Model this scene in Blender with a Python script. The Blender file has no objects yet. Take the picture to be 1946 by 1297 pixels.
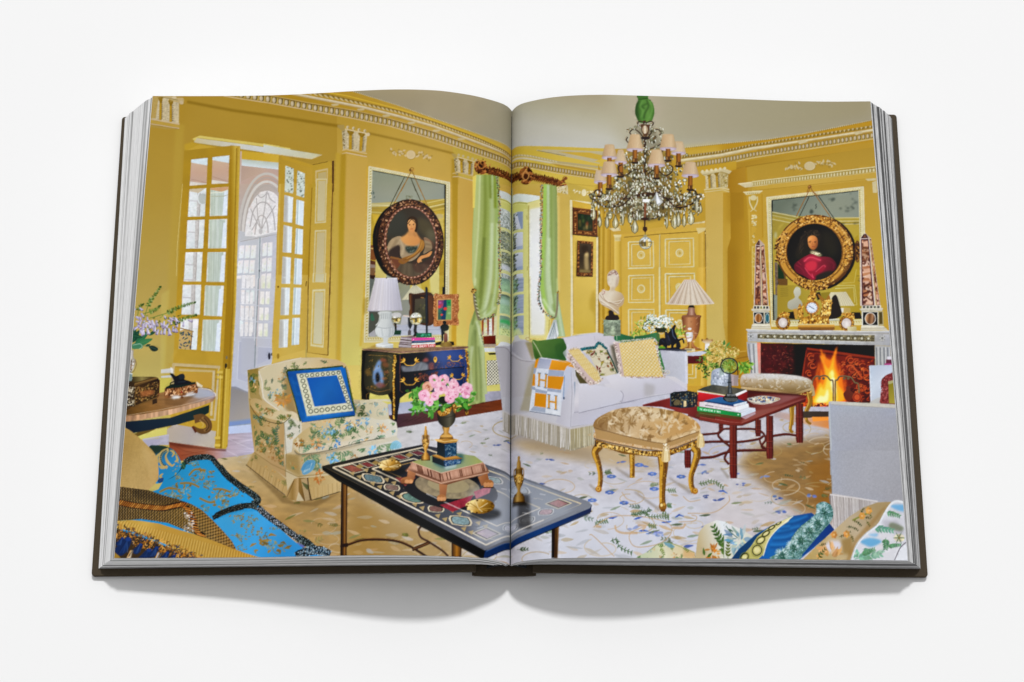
# ---------------------------------------------------------------------------
# 1. THE PRINT.  The spread carries one printed picture of a room.  It is laid
# out in print units and rasterised here by a small painter (polygons, strokes,
# gradients, noise); the colours end up as ink on the two page sheets.
# ---------------------------------------------------------------------------
import numpy as np,math,random
PX0,PY0,PX1,PY1=200,155,1745,1085
PW,PH=PX1-PX0,PY1-PY0
INK=np.zeros((PH,PW,3),np.float32)
INK[:]=(.69,.58,.27)
_v=[.0,.0,1.0]
_clip=[None]
rng=random.Random(11)
_ntab=np.random.default_rng(5).random((256,256)).astype(np.float32)
def V(x0,y0,w=1.0,zw=1.0):
 _v[0],_v[1],_v[2]=x0,y0,w/zw
def c3(c):
 if isinstance(c,str):
  c=c.lstrip('#')
  return np.array([int(c[i:i+2],16)/255 for i in (0,2,4)],np.float32)
 return np.asarray(c,np.float32)
def mixc(a,b,t):
 return c3(a)*(1-t)+c3(b)*t
def vary(c,s=.06):
 k=1+rng.uniform(-s,s)
 return np.clip(c3(c)*k+np.array([rng.uniform(-s,s)*.15 for _ in range(3)]),0,1)
def noise(x,y,seed=0):
 x=x+seed*37.7;y=y+seed*91.3
 xi=np.floor(x).astype(np.int32);yi=np.floor(y).astype(np.int32)
 fx=x-xi;fy=y-yi
 fx=fx*fx*(3-2*fx);fy=fy*fy*(3-2*fy)
 a=_ntab[yi & 255,xi & 255];b=_ntab[yi & 255,(xi+1) & 255]
 c=_ntab[(yi+1) & 255,xi & 255];d=_ntab[(yi+1) & 255,(xi+1) & 255]
 return (a*(1-fx)+b*fx)*(1-fy)+(c*(1-fx)+d*fx)*fy
def tp(p):
 p=np.asarray(p,float).reshape(-1,2)
 return p*_v[2]+np.array([_v[0]-PX0,_v[1]-PY0])
def crom(p,closed=False,n=7):
 p=np.asarray(p,float)
 if len(p)<3: return p
 if closed: q=np.vstack([p[-1],p,p[0],p[1]])
 else: q=np.vstack([2*p[0]-p[1],p,2*p[-1]-p[-2]])
 t=(np.arange(n)/n)[:,None]
 out=[]
 for i in range(1,len(q)-2):
  a,b,c,d=q[i-1],q[i],q[i+1],q[i+2]
  out.append(.5*(2*b+(c-a)*t+(2*a-5*b+4*c-d)*t*t+(3*b-a-3*c+d)*t**3))
 r=np.vstack(out)
 return r if closed else np.vstack([r,p[-1]])
def pmask(P,pad=0):
 x0=int(max(0,math.floor(P[:,0].min())-1-pad));x1=int(min(PW,math.ceil(P[:,0].max())+1+pad))
 y0=int(max(0,math.floor(P[:,1].min())-1-pad));y1=int(min(PH,math.ceil(P[:,1].max())+1+pad))
 w,h=x1-x0,y1-y0
 if w<=0 or h<=0: return None
 SS=4
 ys=(np.arange(h*SS)+.5)/SS+y0
 A=P;Bq=np.roll(P,-1,axis=0)
 ya=A[:,1,None];yb=Bq[:,1,None]
 up=(ya<=ys) & (ys<yb);dn=(yb<=ys) & (ys<ya)
 e,r=np.nonzero(up | dn)
 if len(e)==0: return None
 t=(ys[r]-A[e,1])/(Bq[e,1]-A[e,1])
 xc=np.clip(A[e,0]+t*(Bq[e,0]-A[e,0])-x0,0,w)
 d=np.where(up[e,r],1.0,-1.0)
 i=np.floor(xc).astype(np.int64);f=xc-i
 n=h*SS*(w+2)
 acc=np.bincount(r*(w+2)+i,d*(1-f),n)+np.bincount(r*(w+2)+i+1,d*f,n)
 cov=np.clip(np.abs(np.cumsum(acc.reshape(h*SS,w+2),axis=1)[:,:w]),0,1)
 return x0,y0,cov.reshape(h,SS,w).mean(1).astype(np.float32)
def blurm(m,r):
 k=max(1,int(round(r*.6)))
 for ax in (0,1):
  for _ in range(3):
   pad=[(0,0),(0,0)];pad[ax]=(k+1,k)
   c=np.cumsum(np.pad(m,pad),axis=ax)
   n=m.shape[ax]
   m=(np.take(c,range(2*k+1,2*k+1+n),ax)-np.take(c,range(0,n),ax))/(2*k+1)
 return m
def fillc(col,x0,y0,h,w):
 if isinstance(col,tuple) and isinstance(col[0],(str,np.ndarray,list)):
  # (stops..., p0, p1)
  stops,p0,p1=col[:-2],tp(col[-2])[0],tp(col[-1])[0]
  d=p1-p0;L2=float(d @ d) or 1
  xx=np.arange(w)+x0;yy=np.arange(h)+y0
  t=((xx[None]-p0[0])*d[0]+(yy[:,None]-p0[1])*d[1])/L2
  t=np.clip(t,0,1)*(len(stops)-1)
  cs=np.array([c3(s) for s in stops])
  out=np.stack([np.interp(t,range(len(stops)),cs[:,k]) for k in range(3)],-1)
  return out
 return np.broadcast_to(c3(col),(h,w,3))
def put(mk,col,a=1.0,bl=0,n=None,**kw):
 if mk is None: return
 x0,y0,m=mk
 if bl: m=blurm(m,bl*_v[2])
 h,w=m.shape
 if _clip[0] is not None: m=m*_clip[0][y0:y0+h,x0:x0+w]
 c=fillc(col,x0,y0,h,w)
 if n is not None:
  amp,sc=n[0],n[1]
  sx=sc;sy=n[2] if len(n)>2 else sc
  xx,yy=np.meshgrid(np.arange(w)+x0,np.arange(h)+y0)
  sd=n[3] if len(n)>3 else 0
  f=noise(xx/sx,yy/sy,sd)*.6+noise(xx/sx*2.1,yy/sy*2.1,sd+3)*.4-.5
  c=np.clip(c*(1+2*amp*f[...,None]),0,1)
 m=(m*a)[...,None]
 s=INK[y0:y0+h,x0:x0+w]
 s+=(c-s)*m
def P(pts,col,sm=0,**kw):
 q=tp(pts)
 if sm: q=crom(q,True)
 put(pmask(q,int(kw.get('bl',0)*_v[2]*2.2)+1 if kw.get('bl') else 0),col,**kw)
def B(pts,col,**kw): P(pts,col,sm=1,**kw)
def R(x0,y0,x1,y1,col,**kw): P([(x0,y0),(x1,y0),(x1,y1),(x0,y1)],col,**kw)
def epts(cx,cy,rx,ry,rot=0,n=28,a0=0,a1=360):
 t=np.radians(np.linspace(a0,a1,n,endpoint=(a1-a0) % 360 != 0))
 c,s=math.cos(math.radians(rot)),math.sin(math.radians(rot))
 x,y=rx*np.cos(t),ry*np.sin(t)
 return np.stack([cx+x*c-y*s,cy+x*s+y*c],1)
def E(cx,cy,rx,ry,col,rot=0,**kw):
 n=10 if max(rx,ry)*_v[2]<4 else 36
 P(epts(cx,cy,rx,ry,rot,n),col,**kw)
def L(pts,w,col,sm=0,closed=0,**kw):
 q=tp(pts)
 if sm: q=crom(q,bool(closed))
 if closed: q=np.vstack([q,q[:1]])
 if len(q)<2: return
 d=np.gradient(q,axis=0)
 d /= np.maximum(np.hypot(d[:,0],d[:,1]),1e-6)[:,None]
 nrm=np.stack([-d[:,1],d[:,0]],1)
 if np.ndim(w): ww=np.interp(np.linspace(0,1,len(q)),np.linspace(0,1,len(w)),w)
 else: ww=np.full(len(q),float(w))
 ww=np.maximum(ww*_v[2],.0)*.5
 for s in range(0,1):
  poly=np.vstack([q+nrm*ww[:,None],(q-nrm*ww[:,None])[::-1]])
  put(pmask(poly,int(kw.get('bl',0)*_v[2]*2.2)+1 if kw.get('bl') else 0),col,**kw)
def RING(cx,cy,rx,ry,w,col,rot=0,**kw):
 L(epts(cx,cy,rx,ry,rot,40),w,col,closed=1,**kw)
class K:
 def __init__(s,pts,sm=0):
  q=tp(pts);s.q=crom(q,True) if sm else q
 def __enter__(s):
  s.old=_clip[0]
  m=np.zeros((PH,PW),np.float32)
  k=pmask(s.q)
  if k is not None:
   x0,y0,a=k;m[y0:y0+a.shape[0],x0:x0+a.shape[1]]=a
  _clip[0]=m if s.old is None else m*s.old
  s.bb=(s.q[:,0].min(),s.q[:,1].min(),s.q[:,0].max(),s.q[:,1].max())
  return s
 def __exit__(s,*a): _clip[0]=s.old
 def pts(s,n):
  out=[];tries=0
  while len(out)<n and tries<n*40:
   tries+=1
   x,y=rng.uniform(s.bb[0],s.bb[2]),rng.uniform(s.bb[1],s.bb[3])
   if 0<=x<PW and 0<=y<PH and _clip[0][int(y),int(x)]>.5:
    out.append(((x+PX0-_v[0])/_v[2],(y+PY0-_v[1])/_v[2]))
  return out
def lerp(p,q,t): return (p[0]+(q[0]-p[0])*t,p[1]+(q[1]-p[1])*t)
def pt(t,r): return t/(t+(1-t)*r) if r != 1 else t
def along(pts,n,r=1.0):
 """n points along a polyline,with perspective ratio r;returns (x,y,angle,size factor)"""
 p=np.asarray(pts,float);seg=np.hypot(*np.diff(p,axis=0).T);s=np.concatenate([[0],np.cumsum(seg)])
 out=[]
 for i in range(n):
  t=pt((i+.5)/n,r)*s[-1]
  x=np.interp(t,s,p[:,0]);y=np.interp(t,s,p[:,1])
  k=min(max(np.searchsorted(s,t)-1,0),len(seg)-1)
  dt=(pt((i+1)/n,r)-pt(i/n,r))*s[-1]
  out.append((x,y,math.degrees(math.atan2(*(p[k+1]-p[k])[::-1])),dt))
 return out
def leaf(x,y,ang,ln,w,col,**kw):
 a=math.radians(ang);c,s=math.cos(a),math.sin(a)
 q=[(0,0),(.3,.42),(.6,.38),(1,0),(.6,-.38),(.3,-.42)]
 P([(x+u*ln*c-v*w*s,y+u*ln*s+v*w*c) for u,v in q],col,sm=1,**kw)
def quad(q,u,v):
 a=lerp(q[0],q[1],u);b=lerp(q[3],q[2],u)
 return lerp(a,b,v)
def sub(q,u0,v0,u1,v1): return [quad(q,u0,v0),quad(q,u1,v0),quad(q,u1,v1),quad(q,u0,v1)]
def sprig(x,y,ang,ln,col,k=5,lw=.22,sq=1.0,a=1.0,curl=40,stem=None):
 """a curved stem with pairs of leaves"""
 px,py=x,y
 st=ln/k;an=ang;path=[(x,y)]
 for i in range(k):
  an+=rng.uniform(-.2,1)*curl/k
  px+=st*math.cos(math.radians(an));py+=st*math.sin(math.radians(an))*sq
  path.append((px,py))
 L(path,max(1.2/_v[2]*.5,ln*.03),stem if stem is not None else col,sm=1,a=a)
 for i,(qx,qy) in enumerate(path[1:]):
  f=1-.45*i/k
  for sd in (-1,1):
   aa=math.degrees(math.atan2(math.sin(math.radians(an+sd*rng.uniform(35,60)))*sq,math.cos(math.radians(an+sd*45))))
   leaf(qx,qy,aa,ln*lw*f*1.5,ln*lw*f*.75,vary(col,.12),a=a)
def flower(x,y,r,col,mid,n=6,sq=1.0,a=1.0):
 o=rng.uniform(0,360)
 for i in range(n):
  t=math.radians(o+i*360/n)
  E(x+math.cos(t)*r*.55,y+math.sin(t)*r*.55*sq,r*.5,r*.42*sq,vary(col,.14),rot=math.degrees(t) if sq==1 else 0,a=a)
 E(x,y,r*.3,r*.3*sq,mid,a=a)
def bloom(x,y,r,col,mid,n=6,sq=1.0,a=1.0):
 for j in range(n+rng.randint(1,5)):
  t=rng.uniform(0,360);d=r*rng.uniform(.15,.75)
  leaf(x+d*math.cos(math.radians(t)),y+d*sq*math.sin(math.radians(t)),t+rng.uniform(-70,70),r*rng.uniform(.5,1),r*rng.uniform(.2,.45)*max(sq,.5),vary(mixc(col,mid,rng.choice([0,0,.2,.6])),.16),a=a*rng.uniform(.6,1))
def fringe(pa,pb,ln,n,cols,w,dx=0,jit=.08,curve=None,a=1.0):
 for i in range(n):
  t=(i+rng.uniform(.2,.8))/n
  x,y=lerp(pa,pb,t)
  l=ln*(1+rng.uniform(-jit,jit))
  L([(x,y),(x+dx*.5+rng.uniform(-w,w)*.4,y+l*.5),(x+dx+rng.uniform(-w,w),y+l)],(w,w*.8),vary(rng.choice(cols),.1),a=a)
def speck(pts,n,cols,r0,r1,a=1.0,sq=1.0,sm=0):
 with K(pts,sm) as k:
  for x,y in k.pts(n):
   r=rng.uniform(r0,r1)
   E(x,y,r,r*sq*rng.uniform(.6,1),rng.choice(cols),rot=rng.uniform(0,180) if sq==1 else 0,a=a)
def gilt_ring(cx,cy,rx,ry,w,rot=0,n=120,base='#7a4a1c',hi=('#c98d3c','#e0b060','#a86a28'),lo=('#2a1408','#4a2810'),bump=.45,a0=0,a1=360):
 RING(cx,cy,rx,ry,w,base,rot)
 cr,sr=math.cos(math.radians(rot)),math.sin(math.radians(rot))
 for i in range(n):
  t=math.radians(rng.uniform(a0,a1));k=rng.uniform(-.46,.46)*w
  x,y=(rx+k)*math.cos(t),(ry+k)*math.sin(t)
  x,y=cx+x*cr-y*sr,cy+x*sr+y*cr
  s=w*rng.uniform(.06,.2)*bump*2
  if rng.random()<.5: E(x,y,s,s*.6,rng.choice(lo),rot=rng.uniform(0,180),a=.85)
  else: E(x,y,s,s*.55,rng.choice(hi),rot=rng.uniform(0,180),a=.9)
# a few stroke capitals for the lettering on the printed book spines
_GL={'#': '1,0-0,6;3,0-2,6;0,2-4,2;0,4-4,4','P': '0,6-0,0-3,0-4,1-4,2-3,3-0,3','O': '1,0-3,0-4,1-4,5-3,6-1,6-0,5-0,1-1,0','L': '0,0-0,6-4,6',
 'H': '0,0-0,6;4,0-4,6;0,3-4,3','E': '4,0-0,0-0,6-4,6;0,3-3,3','R': '0,6-0,0-3,0-4,1-4,2-3,3-0,3;2,3-4,6','I': '2,0-2,6','T': '0,0-4,0;2,0-2,6',
 'A': '0,6-2,0-4,6;1,4-3,4','G': '4,1-3,0-1,0-0,1-0,5-1,6-3,6-4,5-4,3-2,3','C': '4,1-3,0-1,0-0,1-0,5-1,6-3,6-4,5','U': '0,0-0,5-1,6-3,6-4,5-4,0',
 'F': '4,0-0,0-0,6;0,3-3,3','S': '4,1-3,0-1,0-0,1-0,2-1,3-3,3-4,4-4,5-3,6-1,6-0,5','V': '0,0-2,6-4,0','N': '0,6-0,0-4,6-4,0'}
def text(s,q,w,col,a=1.0,gap=.3):
 """letters in the quad q (tl,tr,br,bl)"""
 n=len(s)
 for i,ch in enumerate(s):
  if ch==' ' or ch not in _GL: continue
  u0,u1=(i+gap*.5)/n,(i+1-gap*.5)/n
  for st in _GL[ch].split(';'):
   L([quad(q,u0+(u1-u0)*float(p.split(',')[0])/4,float(p.split(',')[1])/6) for p in st.split('-')],w,col,a=a)
# ---- the printed room: ceiling, cornice, walls -----------------------------
def tile(x,y,w,zw): return lambda: V(x,y,w,zw)
W0=tile(0,0,1,1)
A1=tile(270,165,260,1533);A2=tile(500,165,260,1533);A3=tile(740,165,260,1533)
A4=tile(970,165,260,1533);A5=tile(1200,165,260,1533);A6=tile(1430,165,260,1533)
B1=tile(240,370,260,1533);B2=tile(480,370,260,1533);B3=tile(690,370,260,1533)
B4=tile(890,370,260,1533);B5=tile(1100,370,260,1533);B6=tile(1300,370,200,1179);B7=tile(1450,370,260,1533)
C1=tile(230,560,260,1533);C2=tile(460,560,260,1533);C3=tile(680,540,220,1427);C4=tile(860,560,260,1533)
C5=tile(1080,540,240,1415);C6=tile(1260,540,220,1297);C7=tile(1410,560,310,1489)
D1=tile(210,720,280,1513);D2=tile(450,690,320,1482);D3=tile(680,670,280,1651);D4=tile(940,640,280,1453)
D5=tile(1100,730,260,1249);D6=tile(1290,680,290,1447);D7=tile(1500,680,240,1297)
E1=tile(200,850,260,1533);E2=tile(420,850,260,1533);E3=tile(600,830,280,1513);E4=tile(840,830,300,1556)
E5=tile(1120,900,280,1946);E6=tile(1380,880,360,1946)
CREAM,CREAM2='#c9b58a','#b9a678'
W0()
# big wall fields
P([(190,150),(700,150),(700,950),(190,950)],('#a88528','#ad8d34','#b39a4c','#b9aa62',(450,190),(420,800)),n=(.012,60))
P([(640,150),(905,150),(905,800),(640,800)],('#b08e31','#c3a14a','#c7ab55','#cbb962',(760,230),(760,740)),n=(.02,50))
P([(860,150),(1150,150),(1150,760),(860,760)],('#b59a3a','#c9ae50','#d2b75c',(1000,280),(1000,720)))
P([(1140,250),(1750,250),(1750,850),(1140,850)],('#b28b24','#b98f2a','#c29c33','#c09632',(1500,260),(1460,760)),n=(.012,70))
# cornice zone (wall colours above)
P([(415,150),(420,184),(500,197),(670,234),(760,256),(825,279),(910,311),(973,333),(973,150)],('#a8831f','#b39034','#bd9f45',(560,190),(940,310)))
# ceiling
CEIL=[(655,150),(667,172.6),(760,206.5),(825,232.8),(909.6,265),(972.7,289),(973,150)]
P(CEIL,('#9a8d6c','#9b8e70','#a2967a','#a09a84',(680,190),(970,280)),n=(.02,50))
P([(972,150),(972,289),(1055,293),(1153,297.5),(1297,294.7),(1370,285.4),(1460,275.5),(1532,262.6),(1662,233.5),(1670,150)],
('#a3987c','#b0aa92','#bdbaac','#bfbdb2',(1110,180),(1085,300)),n=(.015,60))
P([(1150,150),(1180,297),(1297,294.7),(1460,275.5),(1532,262.6),(1662,233.5),(1670,150)],
('#b3ac93','#a69e84','#a0987b','#9a9070',(1150,260),(1640,200)),bl=22,a=.9)
# frieze shadow lines
L([(355,195.5),(440,214),(530,228.5),(648,250)],6,'#8d6d12',bl=1.2)
L([(700,265),(760,280),(862,308)],4,'#93741f',bl=1.5)
# door-side wall relief
P([(333,245),(350,245),(346,300),(338,640),(322,900),(300,900)],'#b69938',a=.45,bl=4)
def egg_band(top,bot,n,r=1.0,eg='#b5a27c',ground='#94782c',dark='#57481c',scale=.33):
 P(list(top)+list(bot)[::-1],ground)
 tt,bb=along(top,n,r),along(bot,n,r)
 for (x,y,an,d),(x2,y2,an2,d2) in zip(tt,bb):
  h=math.hypot(x2-x,y2-y);cx,cy=(x+x2)/2,(y+y2)/2
  L([(x+d*.5,y),(x2+d*.5,y2)],d*.22,'#b79a4a',a=.9)
  L([(x+d*.36,y+h*.1),(x2+d*.36,y2-h*.2)],d*.14,dark,a=.75)
  E(cx+d*.08,cy,d*.3,h*.43,dark,a=.7)
  E(cx,cy-h*.02,d*.27,h*.4,eg)
  E(cx-d*.06,cy-h*.06,d*.14,h*.26,'#cbb994',a=.7)
# left cornice
top=[(500,182),(510,182.6),(585,199.8),(669.6,216.7),(740,235.2),(825,263.4),(909.6,296.4),(972.4,319)]
bot=[(495,195.5),(505,197),(584.8,214.2),(669.6,232.8),(740,249.8),(824.8,278.2),(909.6,309.6),(972,331)]
egg_band([(425,168)]+top,[(425,180)]+bot,66,.62)
L([(425,183)]+bot,2.2,'#c2a878');L([(425,168.5)]+top,1.2,'#5d4716',a=.85)
L([(490,178)]+[(x,y-1.6) for x,y in top],1.6,'#ba9d62',a=.9)
rod=[(480,160),(556,178.5),(618.7,193),(690,209.5),(760,230),(824.8,251),(890,277),(951,301),(974,311)]
L(rod,7.5,'#a8863a');L([(x,y-.5) for x,y in rod],5.2,'#b9a67c');L([(x,y-1.4) for x,y in rod],2.2,'#cfc09c',a=.9)
for i,(x,y,an,d) in enumerate(along([(612,198),(690,215),(748,232),(804,251),(853,268),(900,286)],6)):
 B([(x-7,y-1.5),(x+5,y-2.5),(x+6,y+1),(x-4,y+2.2)],'#bca877')
lf=[(560,170),(600,178),(640,187),(760,219.5),(825,243),(910,277),(973,307)]
L(lf,5.4,'#8f742c')
for x,y,an,d in along(lf,62,.6):
 leaf(x-d*.4,y-1.5,an+28,d*1.1,3.4,'#c0ab7a');L([(x+d*.2,y-2),(x+d*.5,y+2)],.9,'#5c4a1c',a=.8)
L([(590,169),(660,184),(760,214.2),(825,237.5),(910,271.5),(973,299)],2,'#c9a52e')
bead=[(655,168),(667,172.6),(760,206.5),(825,232.8),(909.6,265),(972.7,289)]
for x,y,an,d in along(bead,120,.7):
 E(x,y,.95,1.1,'#cfc5a6');E(x+d*.5,y+.5,.7,1,'#4f4a36',a=.8)
# shadowed end near the gutter and the far corner run
P([(972,288),(1160,297),(1160,395),(972,331)],('#c3a93c','#c9ae44','#c9aa40',(972,300),(1150,370)))
P([(972,290),(1010,291),(1150,298),(1150,303),(1010,299)],'#c4aa48')
P([(1022,299.5),(1060,300),(1150,303),(1150,315),(1130,324)],'#b9ac84');P([(1060,303),(1120,305),(1150,312),(1140,321)],'#c2a238')
L([(1020,299),(1140,328)],2.4,'#b8ad86');L([(1022,300),(1075,312)],.8,'#6f6032')
L([(1030,298.6),(1150,304)],1.5,'#b9b08e')
L([(973,306),(1010,312),(1060,325),(1145,337)],4.5,'#b0a070')
for x,y,an,d in along([(973,306),(1010,312),(1060,325)],16): leaf(x-2,y-2,an+30,5,2.6,'#cabf94')
L([(973,313),(1000,316),(1060,329),(1145,344)],4,'#bdb08c');L([(973,312.4),(1000,315.5),(1060,328.4),(1145,343)],1.6,'#d2c8a8')
P([(1045,326),(1140,343),(1140,349),(1060,334)],'#a98424',a=.8,bl=1.5)
egg_band([(973,319),(1010,325),(1060,336),(1140,351)],[(973,330),(1010,336),(1060,347),(1140,361)],30,1.0)
L([(973,331),(1010,337),(1060,348.4),(1140,362)],1.8,'#c7b07e')
# right cornice
bead=[(1297,294.7),(1370,285.4),(1460,275.2),(1531.8,262.3),(1655.6,234.3)]
P([(1297,295),(1370,286),(1460,276),(1532,263),(1663,233),(1664,300),(1460,330),(1297,340)],('#b48a1c','#b28e28',(1460,280),(1460,330)))
P([(1290,295),(1370,287),(1370,334),(1290,342)],'#c9ac48',a=.55,bl=10)
for x,y,an,d in along(bead,95): E(x,y,.9,1.1,'#d0c49a');E(x+d*.5,y+.4,.7,1,'#5a4c22',a=.85)
lf=[(1295,314.5),(1370,303),(1430,288.5),(1460,283.5),(1560,265),(1660,248)]
L(lf,6,'#93762a')
for x,y,an,d in along(lf,56,1.3):
 P([(x-d*.45,y-2.4),(x+d*.1,y-2.9),(x-d*.15,y+2.6)],'#c0ad7e');L([(x+d*.2,y-2),(x+d*.05,y+2.5)],1,'#574414',a=.8)
rod=[(1293,322),(1370,310),(1430,295.5),(1460,291),(1560,274),(1660,256)]
L(rod,8,'#b09556');L([(x,y-.6) for x,y in rod],5.5,'#c3b284');L([(x,y-1.4) for x,y in rod],2,'#d6caa4')
L([(1440,301),(1520,284)],4,'#a17a1c',bl=.8);L([(1536,281),(1660,260)],3.4,'#a17a1c',bl=.8)
for x,y in ((1525,281.5),(1632,262)): P([(x-9,y-2),(x+7,y-5),(x+8,y),(x-5,y+4)],'#c2b284')
egg_band([(1292,329),(1370,315),(1430,303),(1460,298),(1560,279),(1662,260.5)],[(1292,341),(1370,328),(1430,313),(1460,308),(1560,290),(1662,272)],56,1.25)
L([(1292,342.5),(1370,329.5),(1430,315),(1460,309.5),(1560,291.8),(1662,273.5)],2.4,'#c4ad70')
P([(1330,338),(1430,320),(1662,280),(1664,335),(1430,370),(1330,385)],('#aa8321','#b28d2a','#b48d26',(1450,310),(1480,360)),n=(.012,40))
L([(1380,342),(1430,331),(1660,293.5)],1.4,'#8d6c16',a=.7)
# ---- pilaster capitals -------------------------------------------------------
def capital(q,n=3,lo='#4d3a12',body='#bfae86'):
 P(q,body,n=(.1,3))
 for i in range(n):
  u=(i+.5)/n
  P(sub(q,u-.07,.1,u+.07,.98),'#b08a1e');L([quad(q,u+.08,.15),quad(q,u+.09,.95)],5,lo,a=.7)
  B([quad(q,u-.15,.02),quad(q,u+.15,.02),quad(q,u+.05,.22),quad(q,u-.05,.22)],'#8f6f14')
  for k in range(9):
   v=.2+k*.085
   leaf(*quad(q,u+.09,v),25,20,9,'#3f3416',a=.7);leaf(*quad(q,u-.1,v),160,16,8,'#d3c5a0',a=.9)
 for k in range(60):
  x,y=quad(q,rng.random(),rng.random());E(x,y,4,3,rng.choice(['#d8cbaa','#8c7a4c','#6f5e30']),a=.7)
A1()
with K([(90,100),(420,100),(420,530),(90,530)]):
 P([(90,105),(420,105),(415,560),(90,500)],'#a98b3c')
 capital([(120,115),(300,130),(295,440),(105,400)],1);capital([(230,140),(412,190),(408,460),(225,425)],1)
 P([(110,105),(185,110),(150,390),(105,390)],'#a8842a',a=.6)
 L([(95,400),(415,466)],16,'#c2ab80');L([(95,462),(412,520)],14,'#bfa67a');P([(95,412),(415,478),(412,508),(95,448)],'#b5943c')
 L([(95,470),(412,528)],4,'#7d5f16',a=.7)
P([(200,112),(300,108),(470,150),(460,215),(410,190),(300,145)],'#b7a06a');E(360,125,26,16,'#c8b48a');E(440,190,22,24,'#bfa97c');E(430,140,36,14,'#bba06a')
L([(215,118),(400,158)],5,'#5c4a16',a=.8)
A2()
P([(880,560),(925,540),(935,800),(890,800)],'#a08f66');speck([(885,560),(930,545),(935,800),(890,800)],60,['#d0c4a0','#6a5626','#8c7430'],4,9)
capital([(915,545),(1165,600),(1145,825),(915,790)],2)
P([(830,480),(905,480),(915,540),(885,560),(830,510)],'#a48a48')
for x,y in ((945,512),(1010,525),(1072,545),(1138,560)): E(x,y,17,20,'#c6b48c');E(x+8,y+4,6,16,'#75602a',a=.6)
L([(915,535),(1190,600)],11,'#d2c098');E(1175,605,20,22,'#cdb98e')
L([(885,800),(930,790),(1160,845)],16,'#c6ab70');L([(880,845),(930,832),(1160,884)],14,'#c9b084');P([(880,815),(930,805),(1160,858),(1160,870),(930,820),(880,830)],'#b48d2c',a=.7)
W0()
P([(638,305),(647,308),(643,400),(640,560),(637,725),(622,725),(627,560),(633,400)],('#b8962e','#c0a344','#cdb352',(640,310),(630,720)),bl=1)
P([(656,310),(698,316),(698,372),(693,592),(684,725),(646,725),(650,580),(655,372)],('#bd9a40','#c4a04a','#c5a752','#c9b660','#c9c06a',(676,312),(665,725)),n=(.012,40))
L([(698,334),(697,480),(691,600),(684,690)],3,'#c59c22',bl=1,a=.8)
P([(647,309),(657,307),(654.5,400),(649.6,590),(646,725),(637,725),(641,560),(643,400)],('#a98620','#b0901f','#b99a30','#c1a23c',(650,310),(640,720)),bl=1)
P([(858,318),(871,322),(870,500),(867,690),(857,690),(859,500)],('#a98727','#b59026','#c19a2c',(865,320),(862,690)),bl=1)
P([(870,358),(900,365),(898,480),(898,600),(886,640),(887,690),(867,690),(869,500)],('#c19d46','#c8a44c','#cfb258','#cdbb5e',(884,360),(876,690)),n=(.012,40))
P([(857,345),(871,342),(871,372),(858,372)],'#a98727',a=.6,bl=2)
A3()
P([(722,905),(765,890),(770,1115),(735,1095)],'#a2905c');speck([(722,905),(765,890),(770,1115),(735,1095)],40,['#cfc19c','#6a5626'],4,8)
capital([(755,890),(950,945),(935,1110),(765,1075)],2)
for x,y in ((775,860),(825,872),(880,888),(930,905),(970,920)): E(x,y,15,18,'#b8a676')
L([(755,882),(960,940)],10,'#cbb98f');L([(705,1090),(765,1075),(935,1118)],12,'#c0a668');L([(705,1130),(768,1125),(940,1175)],12,'#c6af80')
P([(690,840),(750,850),(755,890),(720,895)],'#a9904c')
# wall reliefs
def relief(cx,cy,w,h,tilt,col='#c8b07e',sh='#9a7c30'):
 for s in (-1,1):
  for k in range(14):
   t=(k+1)/14;x=cx+s*(w*.26+t*w*.74);y=cy+s*tilt*t+rng.uniform(-1,1)*h*.3*(1-t*.6)-(h*.12 if k % 3 else 0)
   leaf(x+3,y+3,rng.uniform(0,360),w*.16,h*.22,sh,a=.6);leaf(x,y,rng.uniform(0,360),w*.16,h*.22,col)
 E(cx+3,cy+4,w*.25,h*.52,sh,a=.7);E(cx,cy,w*.24,h*.5,col);RING(cx,cy,w*.2,h*.4,3,'#d8c498',a=.6)
A3();relief(238,860,215,110,40)
A6();relief(648,982,262,110,-35,'#c3b07e')
B4();relief(1298,112,120,84,15,'#dcd0a4','#b2984a')
# ---- doorway, French doors and the white hall behind -------------------------
A1()
P([(470,720),(560,690),(800,760),(470,800)],'#b79425',bl=6)
P([(560,650),(640,610),(1533,740),(1533,780),(620,640),(600,700)],'#cdb85c')
P([(575,690),(610,640),(1533,780),(1533,850),(1090,775),(620,705)],('#c3b488','#c5c0ac','#c9cac4',(620,680),(1400,800)))
L([(610,638),(1533,775)],4,'#8f7a30',a=.6);L([(620,705),(1533,850)],5,'#a79748',a=.7)
P([(480,800),(640,720),(1000,790),(1533,855),(1533,950),(1090,905)],'#bd9a2e')
A2()
P([(0,720),(650,850),(540,905),(0,820)],('#c9caba','#c4bc92',(0,760),(600,880)));L([(0,716),(300,779)],15,'#cfbc62');L([(300,785),(650,850)],8,'#a58a34');L([(0,825),(540,905),(655,855)],8,'#cbb98c')
P([(0,838),(180,850),(200,960),(0,930)],'#c6a336')
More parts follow.
